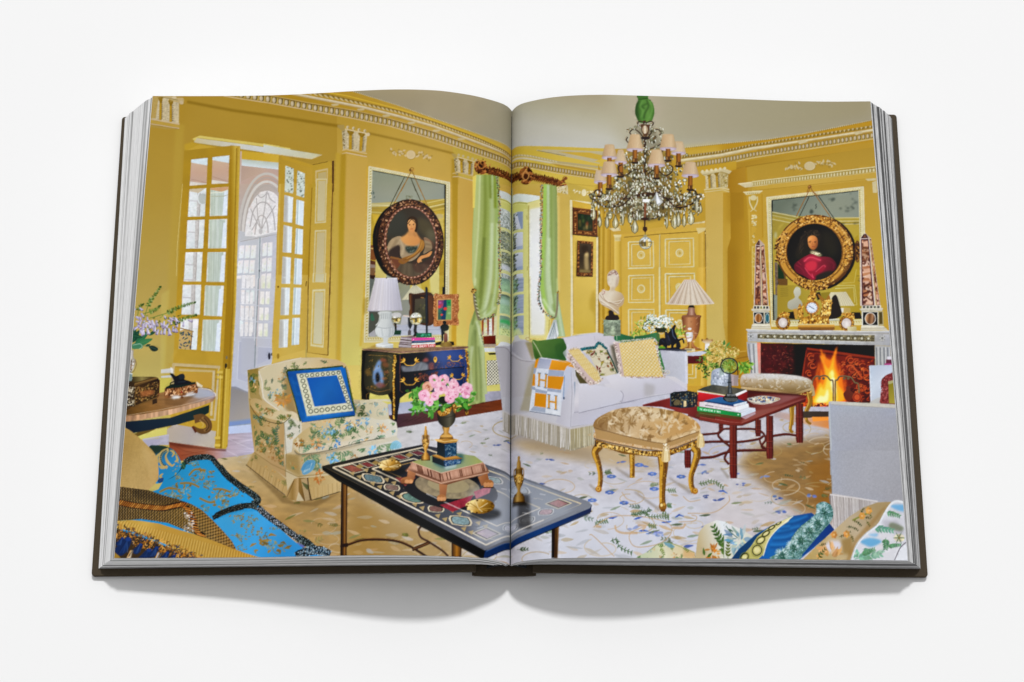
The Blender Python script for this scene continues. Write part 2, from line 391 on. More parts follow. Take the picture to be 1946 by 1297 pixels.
# hall seen between the leaves (white, arched door)
W0()
P([(452,300),(530,322),(520,720),(505,735),(468,760),(438,765)],('#c3aa98','#c9c2be','#c9cacb',(490,330),(490,500)))
A1()
P([(1112,800),(1533,850),(1533,950),(1110,905)],('#c3a02c','#c8a638',(1112,850),(1500,900)));P([(1110,905),(1525,950),(1525,1035),(1110,985)],('#b9bfae','#d3dada',(1300,930),(1290,1010)))
P([(1108,985),(1525,1035),(1525,1310),(1090,1310)],('#b49a86','#c0a794','#b59c8c',(1110,1000),(1500,1250)))
P([(1090,1180),(1430,1020),(1525,1060),(1525,1310),(1090,1310)],'#c0a596',a=.6)
B1()
P([(1260,0),(1540,0),(1540,1310),(1215,1310)],('#bda795','#b7aca4','#bcb9b8',(1300,0),(1300,700)))
B2()
P([(0,0),(290,0),(250,1310),(0,1310)],('#b9aca2','#b9b8bb',(100,0),(100,600)))
# arch rings
W0()
for r,c,w in ((53,'#c3bcb2',5),(49.5,'#aca49c',1.6),(46,'#d0cac2',5),(42.5,'#b0a8a0',1.5)):
 L(epts(506,474,r,r*2.36,0,40,180,297),w,c)
B1()
P([(1255,560),(1540,640),(1540,690),(1285,720),(1250,1310),(1215,1310)],'#bfbfc0')
W0()
P(epts(506,476,42,92,0,40,180,300) .tolist()+[(530,474),(506,478)],('#dfdad8','#e4e2e2',(470,400),(500,470)),n=(.06,3))
B2()
# fanlight glass + white tracery
gl=[(-100,630),(-85,420),(-40,250),(30,140),(75,100),(140,84),(190,100),(240,170),(262,300),(262,570)]
with K(gl):
 for i in range(70): E(rng.uniform(-90,270),rng.uniform(80,600),rng.uniform(5,14),rng.uniform(8,22),rng.choice(['#f1eeec','#d5d2cb','#c9cfc8','#e3d2cc']),a=.5)
tr='#b3aeac'
L([(-40,520),(0,330),(60,240),(115,222),(180,260),(225,370),(245,560)],13,tr,sm=1)
L([(15,610),(35,470),(60,400),(95,380),(135,410),(160,500),(165,590)],12,tr,sm=1)
for q in ([(85,540),(20,420),(-30,300)],[(85,540),(50,400),(35,170)],[(90,540),(115,380),(155,95)],[(95,540),(150,420),(250,260)],[(35,460),(-20,560)]): L(q,10,tr)
L([(50,130),(85,165),(130,140),(160,90)],11,tr,sm=1);L([(165,110),(190,180),(250,230)],12,tr,sm=1)
E(82,570,22,36,'#c2bfbf')
P([(-200,690),(262,575),(262,610),(-200,720)],'#c5c4c6');L([(-150,690),(262,605)],5,'#9a9794')
# white door leaves with glazing bars
P([(-160,700),(80,660),(70,1310),(-260,1310)],'#c3c5cb');P([(80,655),(262,605),(250,1310),(60,1310)],'#c2c2c9')
for (x0,x1,s) in ((100,220,-22),(-160,40,-50)):
 for r in range(4):
  y=715+r*180 if x0>0 else 740+r*175
  for c in range(2 if x0>0 else 3):
   n=2 if x0>0 else 3
   a,b=x0+(x1-x0)*c/n+5,x0+(x1-x0)*(c+1)/n-6
   dx=s*r*.33;t=-24 if x0>0 else -10
   q=[(a+dx,y+(0 if c==0 else t*.5)),(b+dx,y+t*.7),(b+dx+s*.25,y+140),(a+dx+s*.25,y+148)]
   P(q,('#e9e2e2','#dfe6e6',q[0],q[2]))
   with K(q):
    for _ in range(9): E(rng.uniform(a-30,b),rng.uniform(y,y+150),8,12,rng.choice(['#d9dcc8','#e9d6d4','#f0f0f0','#c7d2ba']),a=.55)
L([(75,640),(60,1310)],13,'#8f9aa0');L([(62,650),(45,1310)],4,'#dfe4e6');L([(85,640),(72,1310)],5,'#e2e2e4')
for y in (1030,1210): E(66,y,9,12,'#6d7274')
C1()
P([(1265,0),(1540,0),(1533,1290),(1490,1310),(1200,1210)],('#c4c4c8','#babcc6',(1400,0),(1400,1200)))
for r in range(4):
 y=-60+r*172
 for c in range(3):
  x=1345+c*55-r*8
  P([(x,y+18),(x+38,y+18),(x+36,y+150),(x-4,y+150)],rng.choice(['#e5e2e2','#dce4e4','#e8e0dc']),n=(.06,4))
L([(1330,110),(1520,120)],12,'#d2d4da');L([(1320,285),(1510,295)],12,'#d2d4da');L([(1315,450),(1500,470)],12,'#d2d4da')
P([(1310,690),(1480,760),(1475,1180),(1290,1120)],'#b3b5c2');L([(1310,700),(1480,765),(1475,1180),(1290,1120)],7,'#cfd1d9',closed=1)
L([(1530,0),(1490,720),(1480,1000)],10,'#8f979e');E(1475,740,25,9,'#d6d8dc')
P([(1215,1200),(1280,1200),(1440,1270),(1440,1310),(1205,1310)],'#8f8f97')
C2()
P([(-20,600),(130,640),(130,1050),(60,1090),(-20,1060)],'#b6b8c3');P([(135,0),(365,0),(330,700),(320,950),(180,980),(130,1000)],('#c7c7cc','#bcbdc7',(200,0),(200,900)))
L([(175,0),(130,1000)],14,'#98a0a6');L([(190,0),(150,760)],8,'#d5c4c2');L([(160,0),(128,700)],6,'#e0e4e6')
for r in range(4):
 y=-40+r*180
 for c in range(2):
  x=205+c*60-r*10
  q=[(x,y+8),(x+46,y+8),(x+40,y+155),(x-6,y+150)]
  P(q,rng.choice(['#e2e0d8','#e9e5e3']),n=(.05,4));P([(x+20,y+90),(x+42,y+80),(x+38,y+150),(x+12,y+148)],'#d3dfae',a=.55,bl=5)
 for c in range(3):
  x=-10+c*48-r*6;P([(x,y+15),(x+34,y+15),(x+30,y+150),(x-4,y+150)],'#e4e2e3',n=(.06,4))
 L([(-10,y+165),(330,y+172)],9,'#c9cbd4')
P([(170,760),(330,770),(322,900),(160,960)],'#b4b6c4');L([(170,765),(330,775)],6,'#d3d3da')
E(295,870,14,38,'#2b2a33');E(325,850,14,16,'#5b5a60');L([(140,740),(130,990)],9,'#8e959c')
# hall floor between
D1()
P([(1225,240),(1410,300),(1440,560),(1200,580)],('#8f8a86','#a39c96',(1250,300),(1350,550)),bl=2);P([(1200,575),(1440,550),(1450,600),(1200,630)],'#7f93be',bl=3);P([(1195,625),(1450,600),(1450,690),(1195,700)],'#bcc6e0')
# wooden floor at the left
P([(590,770),(1180,840),(1195,695),(1450,680),(1470,880),(1100,950),(690,950),(600,850)],('#8d4a30','#9a5f45','#b3a0a8','#b9b0c0',(700,850),(1400,760)),n=(.1,30,4))
for q in ([(600,790),(760,860),(1000,900)],[(720,900),(1000,850),(1180,850)],[(1180,850),(1330,920)],[(1290,790),(1450,740)],[(1200,740),(1460,850)]): L(q,6,'#6d331f' if q[0][0]<1100 else '#d8cfd8',a=.5)
P([(590,770),(900,820),(1180,842),(1180,860),(800,830),(600,800)],'#4a1e12',a=.6,bl=5)
# left French door leaf
W0()
leafq=[(347,302),(456,289),(440,560),(431,700),(428,872),(318,868),(330,640)]
P([(349,300),(438,290),(436,520),(432,700),(426,866),(320,862),(331,640)],('#a98620','#b08c24','#b8952e','#b7942f',(390,300),(370,860)),n=(.03,30))
P([(437,289),(456,291),(452,420),(446,620),(431,872),(414,868),(428,600)],('#a07c18','#c1a23c','#a8841c',(436,500),(456,500)))
L([(449,295),(440,620),(424,868)],2.2,'#8f6d14',a=.8);L([(454,293),(446,600),(430,868)],2,'#cbae4a',a=.8)
panes=[[(361,316),(393,311),(390,371),(357,375)],[(402,312),(434,308),(431,369),(400,370)]]
B1()
def paint_pane(q,kind):
 P(q,('#dfe0dc','#d6dcd8',q[0],q[2]),n=(.04,6))
 with K(q):
  x0,y0=q[0];x1,y1=q[2]
  if kind=='l':
   for k in range(30): E(rng.uniform(x0,x0+(x1-x0)*.55),rng.uniform(y0,y1),14,10,rng.choice(['#eceae6','#d9d6d6','#cfd3c8','#e6e0e0']),a=.5)
   P([(x0+(x1-x0)*.5,y0),(x0+(x1-x0)*.72,y0),(x0+(x1-x0)*.66,y1),(x0+(x1-x0)*.46,y1)],'#c4bfb8',n=(.1,4))
   L([(x0+(x1-x0)*.72,y0),(x0+(x1-x0)*.70,(y0+y1)/2),(x0+(x1-x0)*.64,y1)],8,'#9d9288',a=.8)
   L([(x0,y0+(y1-y0)*.42),(x0+(x1-x0)*.5,y0+(y1-y0)*.44)],12,'#c2bebb')
  else:
   P([(x0,y0),(x1-8,y0),(x0+(x1-x0)*.72,y1),(x0,y1)],('#bfc6b4','#c3cbbf','#b3bdae',(x0,y0),(x1,y0)),n=(.05,3,20))
   for k in range(5): L([(x0+20+k*26,y0),(x0+14+k*25,y1)],9,rng.choice(['#aab5a3','#d2d8cf','#b1bba8']),a=.6)
   P([(x0+(x1-x0)*.84,y0+40),(x1,y0+30),(x1,y1),(x0+(x1-x0)*.72,y1)],'#dbe2e8')
A1()
for q in ([(545,910),(728,888),(715,1215),(525,1228)],[(783,880),(972,858),(958,1200),(772,1208)]):
 P(q,('#c9ae8e','#c4a288','#bda38e',q[0],q[3]))
 with K(q):
  P([(q[0][0]-20,q[0][1]-60),(q[1][0]+20,q[1][1]-60),(q[1][0]+20,q[1][1]+100),(q[0][0]-20,q[0][1]+30)],'#cfd8d6');L([(q[0][0],q[0][1]+240),(q[2][0],q[2][1]-20)],8,'#a8856f',a=.7)
  P([(q[3][0],q[3][1]-50),(q[2][0],q[2][1]-10),(q[2][0],q[2][1]+20),(q[3][0],q[3][1]+20)],'#d6cdbd')
B1()
lft=[[(700,65),(888,50),(870,392),(680,395)],[(675,436),(868,430),(850,770),(658,772)],[(652,815),(843,812),(825,1152),(632,1150)],[(622,1195),(822,1195),(815,1400),(612,1400)]]
rgt=[[(935,50),(1135,35),(1120,380),(925,388)],[(918,430),(1120,422),(1108,768),(905,770)],[(900,815),(1103,812),(1087,1158),(885,1156)],[(875,1200),(1080,1205),(1072,1400),(868,1400)]]
for q in lft: paint_pane(q,'l')
for q in rgt: paint_pane(q,'r')
with K(lft[0]):
 E(850,185,50,70,'#b9bcb4');RING(850,170,60,80,14,'#d9dcd8');P([(700,60),(890,45),(800,110),(700,90)],'#c9b99a')
with K(rgt[0]):
 P([(930,40),(1140,30),(1135,75),(1060,95),(935,70)],'#c99f74');L([(935,110),(1070,100),(1130,75)],14,'#d8dac6');L([(935,150),(1080,150),(1130,130)],10,'#b3b69e')
C1()
for q,k in (([(680,72),(885,72),(870,410),(665,408)],'l'),([(658,455),(855,458),(835,800),(632,788)],'l'),([(930,80),(1140,82),(1118,428),(915,418)],'r'),([(905,468),(1115,468),(1095,818),(888,808)],'r')): paint_pane(q,k)
for q in ([(690,0),(885,0),(882,32),(688,30)],): paint_pane(q,'l')
with K([(658,455),(855,458),(835,800),(632,788)]):
 P([(640,590),(700,570),(790,600),(770,800),(630,795)],'#bfa164');L([(650,560),(740,580),(800,600)],10,'#8a6a3a')
 for _ in range(26): leaf(rng.uniform(640,770),rng.uniform(600,790),rng.uniform(0,360),36,16,rng.choice(['#2f4a5c','#4a5c3c','#33505e']))
 L([(785,605),(765,800)],10,'#7c5a38');P([(800,460),(860,460),(850,560),(790,560)],'#eceaea')
# muntins
for q in lft+rgt: pass
C1();L([(605,800),(560,900)],30,'#c1a13c',a=.5,bl=6)
for x,y in ((0,0),): pass
# thin light gap left of the leaf
B1();L([(622,0),(560,740),(548,1090)],4,'#e6d89a',a=.8)
# lower door panel
C1()
L([(570,960),(1090,990),(1060,1330)],34,'#c4b492');L([(575,950),(565,1320)],30,'#bfae86')
L([(600,985),(1050,1010),(1035,1330)],12,'#a07f2a');L([(640,1020),(1035,1035),(1020,1330)],26,'#c4b082');P([(650,1045),(1010,1052),(1000,1330),(640,1330)],'#bb9236')
D1()
P([(580,0),(1190,0),(1150,840),(570,760),(640,300)],'#b4902f',a=.25)
L([(1108,60),(1060,560),(700,530)],26,'#c2b28c',a=.9);L([(1050,80),(1025,520)],22,'#c4b286')
P([(560,660),(640,600),(1075,670),(1060,830),(590,770)],('#b0a394','#aca09a','#b9ad9c',(600,680),(1000,800)))
for x0,x1,c in ((1085,1140,'#b7952a'),(1130,1160,'#8f6f12'),(1150,1200,'#c0a23a')): P([(x0+20,60),(x1+20,60),(x1-15,835),(x0-15,835)],c)
for y in (80,130,720,790): P([(1085 if y<400 else 1062,y),(1145 if y<400 else 1120,y),(1142 if y<400 else 1118,y+26),(1083 if y<400 else 1060,y+26)],'#d0b24a');L([(1065,y+30),(1140,y+32)],5,'#6a5010',a=.6)
L([(1120,120),(1092,720)],10,'#d9c264',a=.8);L([(1185,0),(1150,830)],6,'#d2b551');E(1172,30,9,26,'#3a3014')
C1();E(1172,885,12,20,'#7d7354');E(1170,970,8,24,'#3c3218')
# skirting and chair rail of the left wall
C1();P([(435,1015),(560,1000),(570,1050),(435,1055)],'#c9c6bc');P([(435,1085),(560,1075),(560,1100),(435,1105)],'#c4c2ba');P([(540,985),(575,1010),(570,1060),(545,1050)],'#d6d3ca')
P([(436,180),(530,120),(480,1000),(430,1010)],'#c6b75c',a=.35,bl=10)
P([(420,1105),(550,1105),(545,1310),(420,1310)],'#c0b352')
D1();P([(260,700),(570,630),(570,700),(300,750)],'#c9c06a');P([(320,755),(490,735),(500,800),(370,820)],'#a6a2b0');P([(488,715),(590,700),(590,800),(495,800)],'#aaa6b2',n=(.08,8));L([(320,750),(590,705)],14,'#b5b0ba')
# right leaf
A2();P([(170,860),(210,855),(560,985),(540,1310),(160,1310)],('#b18f2e','#ba9632',(200,900),(500,1200)))
P([(205,860),(560,985),(545,1020),(205,905)],'#b8942c')
B2();P([(290,0),(660,0),(640,900),(620,1310),(245,1310),(262,640)],('#bd9b3e','#c1a042','#b4912a',(290,600),(640,620)))
L([(300,0),(262,1310)],18,'#cdb050',a=.7)
C2();P([(370,-40),(735,-40),(700,880),(520,900),(330,950),(325,700)],('#c7a748','#c8ab4e','#c2a244',(360,300),(720,300)))
P([(330,900),(700,800),(700,890),(520,900),(320,960)],'#ccae50')
def pane2(q):
 P(q,('#c9cabf','#d9dedd','#e0e6e8',q[0],q[1]))
 with K(q):
  (x0,y0),(x1,y1)=q[0],q[2]
  P([(x0,y0),(x0+(x1-x0)*.45,y0+20),(x0+(x1-x0)*.42,y1),(x0-20,y1)],'#b1ada3',a=.8,bl=3);L([(x0+(x1-x0)*.62,y0),(x0+(x1-x0)*.58,y1)],10,'#e9eeec')
def pane3(q):
 P(q,('#ccd6d6','#dbe3e6',q[0],q[1]));L([lerp(q[0],q[1],.2),lerp(q[3],q[2],.2)],12,'#b3bfb9');L([lerp(q[0],q[1],.4),lerp(q[3],q[2],.4)],8,'#e9f0ee')
A2()
for q in ([(245,985),(338,1025),(335,1310),(235,1310)],[(378,1045),(463,1085),(460,1310),(368,1310)]):
 P(q,'#c6ccbc');speck(q,40,['#6f7058','#94987e','#dfe3d6','#4e4e3c'],5,14,.7)
B2()
for q in ([(362,-60),(450,-40),(445,120),(355,92)],[(495,-30),(578,0),(572,170),(485,140)]):
 P(q,'#ccd2c4');speck(q,16,['#5f6450','#8b9078'],6,14,.6)
for i,q in enumerate(([(350,135),(448,165),(435,470),(340,455)],[(340,495),(435,520),(425,825),(328,815)],[(328,865),(422,880),(410,1180),(315,1175)],[(315,1225),(410,1230),(405,1400),(310,1400)])): pane2(q)
for q in ([(485,190),(570,215),(560,510),(475,485)],[(478,535),(558,550),(550,845),(465,835)],[(462,885),(548,895),(540,1190),(452,1185)],[(452,1228),(533,1230),(530,1400),(450,1400)]): pane3(q)
C2()
for q in ([(438,-20),(530,-20),(528,62),(435,60)],[(430,105),(525,105),(515,415),(420,415)],[(412,465),(512,460),(500,772),(402,780)]): pane2(q)
for q in ([(572,-20),(658,-20),(655,68),(570,65)],[(570,108),(652,108),(640,410),(556,410)],[(555,450),(640,445),(630,742),(545,750)]): pane3(q)
E(395,95,10,12,'#6e5014');E(395,870,14,30,'#9a7c2c');L([(712,30),(708,90)],8,'#5e4312')
# shutter panel
A2();P([(550,970),(768,930),(790,940),(770,1310),(545,1310)],'#b5932e');L([(550,978),(720,940)],5,'#4a3408');P([(768,930),(790,930),(785,1310),(768,1310)],'#4f2d12')
P([(580,1050),(722,1020),(715,1310),(580,1310)],'#c3ac72');P([(595,1070),(710,1045),(705,1310),(592,1310)],'#b5953a');P([(610,1080),(703,1062),(700,1310),(606,1310)],'#b7a36a')
B2()
P([(660,0),(890,0),(855,1310),(625,1310)],('#b69630','#bf9f40','#c2a346',(700,0),(700,1300)))
L([(895,0),(878,400),(858,1310)],9,'#5c3410');L([(660,50),(650,300),(628,760),(610,1310)],6,'#7a5a14')
for (q) in ([(705,-60),(830,-60),(815,470),(690,480)],[(690,560),(820,555),(800,1165),(668,1175)],[(662,1250),(795,1245),(790,1500),(655,1500)]):
 P(q,'#cbbd8c');P(sub(q,.1,.03,.92,.97),'#bd9f44');P(sub(q,.2,.045,.88,.955),('#bfae7c','#c6b98c',q[0],q[3]))
C2()
P([(745,-10),(975,-10),(955,870),(725,840)],'#c4a548');P([(720,830),(960,862),(960,900),(715,880)],'#c9ab4e')
for q in ([(785,-60),(935,-60),(930,50),(780,45)],[(780,128),(925,122),(905,780),(758,760)]):
 P(q,'#d2c796');P(sub(q,.1,.035,.92,.965),'#c5a84c');P(sub(q,.2,.05,.87,.95),('#c4b98e','#cbc39c',q[0],q[3]))
L([(978,-10),(965,400),(955,865)],9,'#5d3c10');L([(735,0),(722,830),(955,862)],6,'#6b4a12');L([(745,0),(735,700)],5,'#d9bf66',a=.7)
# ---- left looking-glass with the oval portrait --------------------------------
A3()
P([(-250,1000),(640,1200),(690,1230),(690,1310),(-250,1310)],'#c09e48',a=.0)
def glass_frame(outer,inner,n=40,base='#c6bc8e'):
 P(outer,base)
 for e in range(4):
  a0,a1=outer[e],outer[(e+1) % 4];b0,b1=inner[e],inner[(e+1) % 4]
  mid=[lerp(a0,b0,.55),lerp(a1,b1,.55)]
  for x,y,an,d in along(mid,n if e % 2 else int(n*.55)):
   leaf(x-d*.3,y,an+40,d*.9,d*.5,'#ab9742');E(x,y,d*.28,d*.28,rng.choice(['#e0d8b4','#d6cda6']))
  for x,y,an,d in along([lerp(a0,b0,.95),lerp(a1,b1,.95)],int(n*1.6) if e % 2 else n): E(x,y,d*.3,d*.3,'#e6dfc4');E(x+d*.5,y,d*.18,d*.25,'#6d6230',a=.7)
  L([lerp(a0,b0,.08),lerp(a1,b1,.08)],1.6,'#d8d0ae',a=.9)
W0()
O1=[(700,334.5),(855,368),(852,680),(690.5,683)];I1=[(707,344),(845,373),(842,668),(699,672)]
glass_frame(O1,I1,60)
P(I1,('#8d9078','#939582','#8f9382',(770,350),(780,420)))
L([(707,344),(845,373)],1.4,'#33352a')
L([(845.5,373),(844.5,560),(843,668)],3,'#15150f')
with K(I1):
 B3()
 P([(80,245),(910,190),(910,700),(60,740)],'#a98f37');P([(80,240),(500,230),(500,270),(80,290)],'#b7aa70');L([(80,262),(300,275)],12,'#c8bc88');L([(80,300),(300,320)],10,'#9c8640');L([(85,350),(280,360)],16,'#bba95e');P([(80,370),(200,380),(150,740),(70,740)],'#c0a030')
 for y,c in ((225,'#c3b060'),(250,'#b39a3c'),(280,'#c9bb7c'),(305,'#9b8532'),(330,'#c0a648')): L([(700,y+20),(910,y-30)],16,c)
 P([(720,360),(915,320),(910,1310),(500,1310),(500,800)],('#b79a30','#bca544',(800,350),(800,1200)));P([(830,380),(900,370),(890,700),(870,900),(840,900)],'#c6b25e',a=.7);E(850,400,45,30,'#b9a66a')
 P([(100,380),(60,380),(60,900),(200,1050),(150,700)],'#b1932c');P([(70,740),(110,740),(140,920),(65,905)],'#7c4a20');L([(70,775),(130,785)],14,'#c8a35a');P([(65,910),(135,930),(130,1110),(60,1110)],'#5a331c');P([(75,960),(130,970),(130,1040),(70,1040)],'#8d7a6a');P([(70,1060),(130,1060),(130,1085),(65,1085)],'#c48a30')
 P([(135,900),(250,1060),(260,1130),(130,1115)],'#c0b067')
 P([(380,1130),(560,1190),(700,1130),(850,950),(850,1310),(380,1310)],'#c2b056');P([(385,1120),(500,1180),(480,1310),(390,1310)],'#8c8a70');P([(640,1150),(740,1110),(740,1310),(660,1310)],'#b49a34');P([(745,1090),(850,950),(850,1310),(760,1310)],'#c9bc74');P([(850,950),(905,900),(905,1310),(850,1310)],'#a98a26')
 C3()
 P([(135,0),(205,0),(200,90),(135,110)],'#7a5a38');P([(135,90),(210,100),(190,150),(135,135)],'#3a2416');P([(130,130),(200,150),(150,330),(125,500)],'#666a60');P([(125,540),(260,540),(250,700),(200,860),(120,830)],'#55564a');B([(170,570),(200,650),(160,660),(150,600)],'#3f6a52');P([(120,830),(200,770),(220,850),(180,870)],'#a9a7a6')
 P([(500,200),(640,210),(640,560),(540,700),(500,600)],('#8b8b72','#90908a',(560,220),(560,600)));P([(540,410),(650,400),(650,560),(540,600)],'#8a8b80')
 P([(680,215),(720,225),(810,290),(830,330),(640,400),(535,405)],'#c6c0a4');[L([(690+k*3,222),(545+k*40,402)],5,'#9d987c',a=.7) for k in range(8)]
 P([(450,710),(1060,700),(1050,860),(440,860)],('#a9acb8','#b7bac6',(700,700),(700,860)));L([(470,780),(1050,770)],8,'#8e92a2',a=.6);P([(540,600),(640,610),(630,700),(520,720)],'#b1b1b4');L([(555,600),(630,610)],14,'#d9c6b8');P([(1000,100),(1075,100),(1070,500),(1010,700)],'#b59c36',a=.7)
B3()
# frame hanging cords + small knot
A3();L([(165,1135),(90,1300)],8,'#3d3c1c');L([(245,1060),(125,1310)],9,'#8a6424');L([(250,1060),(350,1310)],9,'#8a6424');L([(235,1140),(295,1310)],8,'#3d3c1c')
RING(250,1035,18,16,8,'#8f6420');E(230,1050,12,18,'#70491a');E(268,1052,8,14,'#c08d3a')
B3()
L([(425,0),(235,410)],8,'#403b1e');L([(465,0),(320,290)],9,'#92692c');L([(555,0),(640,215)],8,'#403b1e');L([(605,0),(720,275)],9,'#92692c')
for _ in range(26): E(rng.uniform(480,550),rng.uniform(150,205),9,6,'#6d6c50',a=.5)
for _ in range(16): E(rng.uniform(85,125),rng.uniform(90,190),6,6,'#3f5148',a=.7)
# oval portrait
B([(400,232),(230,330),(130,500),(100,680),(130,880),(220,1050),(330,1120),(420,1150),(600,700),(560,300)],'#120b07')
L([(285,300),(170,470),(135,660)],10,'#3a2415',sm=1,a=.8)
gilt_ring(528,700,318,450,112,rot=-3,n=620,base='#4a2b18',hi=('#a87548','#c79a72','#7d5230','#8e5f3c'),lo=('#180c06','#2a160b','#110805'),bump=.42)
RING(528,700,368,496,10,'#1d0f08',-3,a=.8)
RING(530,702,300,428,12,'#3d2010',-3);RING(530,702,289,416,20,'#8a5a44',-3)
for i in range(90):
 t=math.radians(i*4-3);E(530+289*math.cos(t),702+416*math.sin(t),8,7,'#c99c82' if i % 2 else '#4c2a1c')
oval=epts(535,702,276,404,-3)
P(oval,('#3a3024','#3e3426','#33281c',(400,350),(650,1050)))
with K(oval):
 B([(250,400),(400,320),(480,420),(470,620),(330,640),(240,600)],'#3c3a30',bl=40,a=.9);B([(620,420),(760,480),(800,640),(700,640),(620,560)],'#5a4e2e',bl=30,a=.6);B([(720,560),(820,600),(800,720),(720,700)],'#6a6248',bl=25,a=.6)
 # skirts and wraps
 B([(330,960),(420,920),(560,960),(700,960),(760,1010),(640,1130),(430,1130)],'#5c4c38',bl=8);[L([(430+k*40,960),(390+k*60,1110)],12,rng.choice(['#7c6a50','#3f3326','#8b7a5e']),a=.6,bl=4) for k in range(7)]
 B([(280,880),(360,860),(420,930),(380,1010),(330,1040),(280,960)],'#6e3f28');L([(290,900),(360,1000)],14,'#9b6a4c',a=.6,bl=4)
 B([(255,820),(290,700),(370,640),(430,650),(430,760),(330,800),(290,860)],'#a38a68');[L([(270+k*22,800-k*10),(330+k*20,660+k*6)],10,rng.choice(['#c6ae8c','#7e6648','#b79b74']),a=.7,bl=3) for k in range(8)]
 B([(290,800),(400,740),(430,860),(350,890),(280,870)],'#3c2c24',bl=6)
 B([(400,660),(470,690),(560,730),(640,690),(670,720),(620,860),(520,930),(420,880),(410,760)],'#a08868');B([(470,760),(600,750),(580,820),(500,830)],'#3a4034',bl=3);speck([(470,760),(600,750),(580,820),(500,830)],18,['#6a7060','#22281f'],5,10)
 L([(410,670),(450,780),(430,860)],22,'#c0aa86',a=.8,bl=4);L([(470,730),(600,735)],14,'#d2b48c',a=.8)
 # shoulders, neck, head
 B([(415,660),(470,620),(500,590),(580,590),(620,640),(650,690),(600,740),(530,750),(460,725)],('#d79a56','#c98748',(450,620),(640,700)),bl=2)
 P([(505,560),(585,560),(600,640),(495,630)],'#c78c50',bl=3);L([(560,600),(590,640)],18,'#9a6232',a=.5,bl=6)
 B([(488,480),(500,425),(545,400),(595,425),(610,480),(604,550),(588,590),(560,560),(500,550),(490,520)],'#35210f')
 B([(495,480),(510,445),(545,435),(575,455),(585,510),(575,565),(545,592),(515,580),(497,530)],('#dfa566','#cb8a4e',(510,460),(580,560)))
 L([(497,490),(540,440),(585,480)],8,'#3b2415',sm=1);L([(505,497),(528,494)],5,'#5c341a');L([(550,492),(574,490)],5,'#5c341a');E(517,505,8,4,'#2e1c10');E(561,502,8,4,'#2e1c10');L([(537,500),(532,533),(542,536)],4,'#a8683a',a=.8);L([(526,553),(541,550),(556,552)],7,'#a8412c');E(513,530,10,8,'#d98a5c',a=.6,bl=3);E(570,528,9,8,'#cf7c50',a=.6,bl=3)
 # gold scarf and forearm
 B([(640,680),(680,700),(670,790),(560,880),(450,960),(390,930),(440,890),(560,840),(620,760)],('#a4702c','#8a5a22',(640,700),(430,940)));L([(660,700),(610,810),(480,905)],8,'#c89448',a=.7,sm=1);L([(430,920),(560,880),(640,800)],9,'#6a4016',a=.7,sm=1);L([(300,880),(420,910),(470,950)],20,'#8a5a2c',sm=1)
 B([(680,650),(750,690),(770,780),(720,820),(670,840),(690,760)],'#8f7656');[L([(690,700+k*25),(760,720+k*22)],8,rng.choice(['#b79c74','#5f4a30']),a=.8,bl=2) for k in range(5)];L([(660,660),(760,700),(800,790)],12,'#8f4a30',a=.6,sm=1,bl=4)
 B([(770,820),(740,870),(660,900),(620,950),(600,920),(640,870),(700,850),(750,815)],'#cf8d50');[L([(640,900),(612+k*14,945-k*3)],7,'#d99a5c') for k in range(4)]
 L([(600,950),(580,985)],8,'#b97848',a=.7);B([(560,920),(640,960),(760,880),(780,930),(640,1060),(560,1020)],'#4a2c20',a=.6,bl=12)
 P(oval,('#000000','#000000',(0,0),(1,1)),a=.04)
# the lamp on the chest
C3()
P([(210,130),(478,130),(545,535),(110,540)],('#c8c0be','#d4d0d6','#c6c4d0','#b2b0bc',(150,300),(520,330)))
with K([(210,130),(478,130),(545,535),(110,540)]):
 for k in range(34):
  t=k/33;L([(212+t*266,128),(112+t*432,545)],5,rng.choice(['#b5b0b8','#dedbe2','#bcb8c2','#cdc6c6']),a=.55)
 P([(450,130),(480,130),(548,540),(480,540)],'#a8a6b2',a=.5,bl=12)
L([(205,137),(480,135)],14,'#cdc8cc');L([(112,540),(330,548),(546,530)],8,'#a29ea6',sm=1);E(347,131,8,6,'#222222')
P([(70,380),(120,370),(105,560),(60,600),(50,480)],'#a08428',a=.5,bl=14)
B([(258,555),(410,555),(402,640),(440,730),(465,770),(440,835),(380,870),(290,870),(225,840),(205,770),(235,720),(270,640)],('#d0d3d0','#c6cac9','#a0a5a8',(220,700),(460,740)))
L([(245,560),(268,600),(250,680),(215,720)],16,'#c3c6c2',sm=1);L([(405,560),(412,640),(440,720)],14,'#a7abad',sm=1)
for k in range(5): L([(280+k*28,570),(285+k*26,640),(295+k*24,570)],6,'#9ea3a4',sm=1,a=.7)
for k in range(9): L([(230+k*26,745),(245+k*24,800),(260+k*20,850)],6,rng.choice(['#aab0b0','#dfe2e0']),sm=1,a=.7)
L([(215,735),(330,755),(455,735)],8,'#a5aaab',sm=1);P([(300,860),(375,860),(360,920),(380,940),(290,940),(310,920)],'#c6c9c6');P([(215,945),(300,925),(430,945),(430,1005),(290,1008),(215,985)],('#d6d8d4','#c8cbc9','#b4b8b8',(220,960),(430,970)));L([(215,947),(295,965),(430,950)],6,'#e6e8e6');P([(150,980),(215,950),(215,990),(160,1000)],'#8f6a1e',a=.6,bl=6)
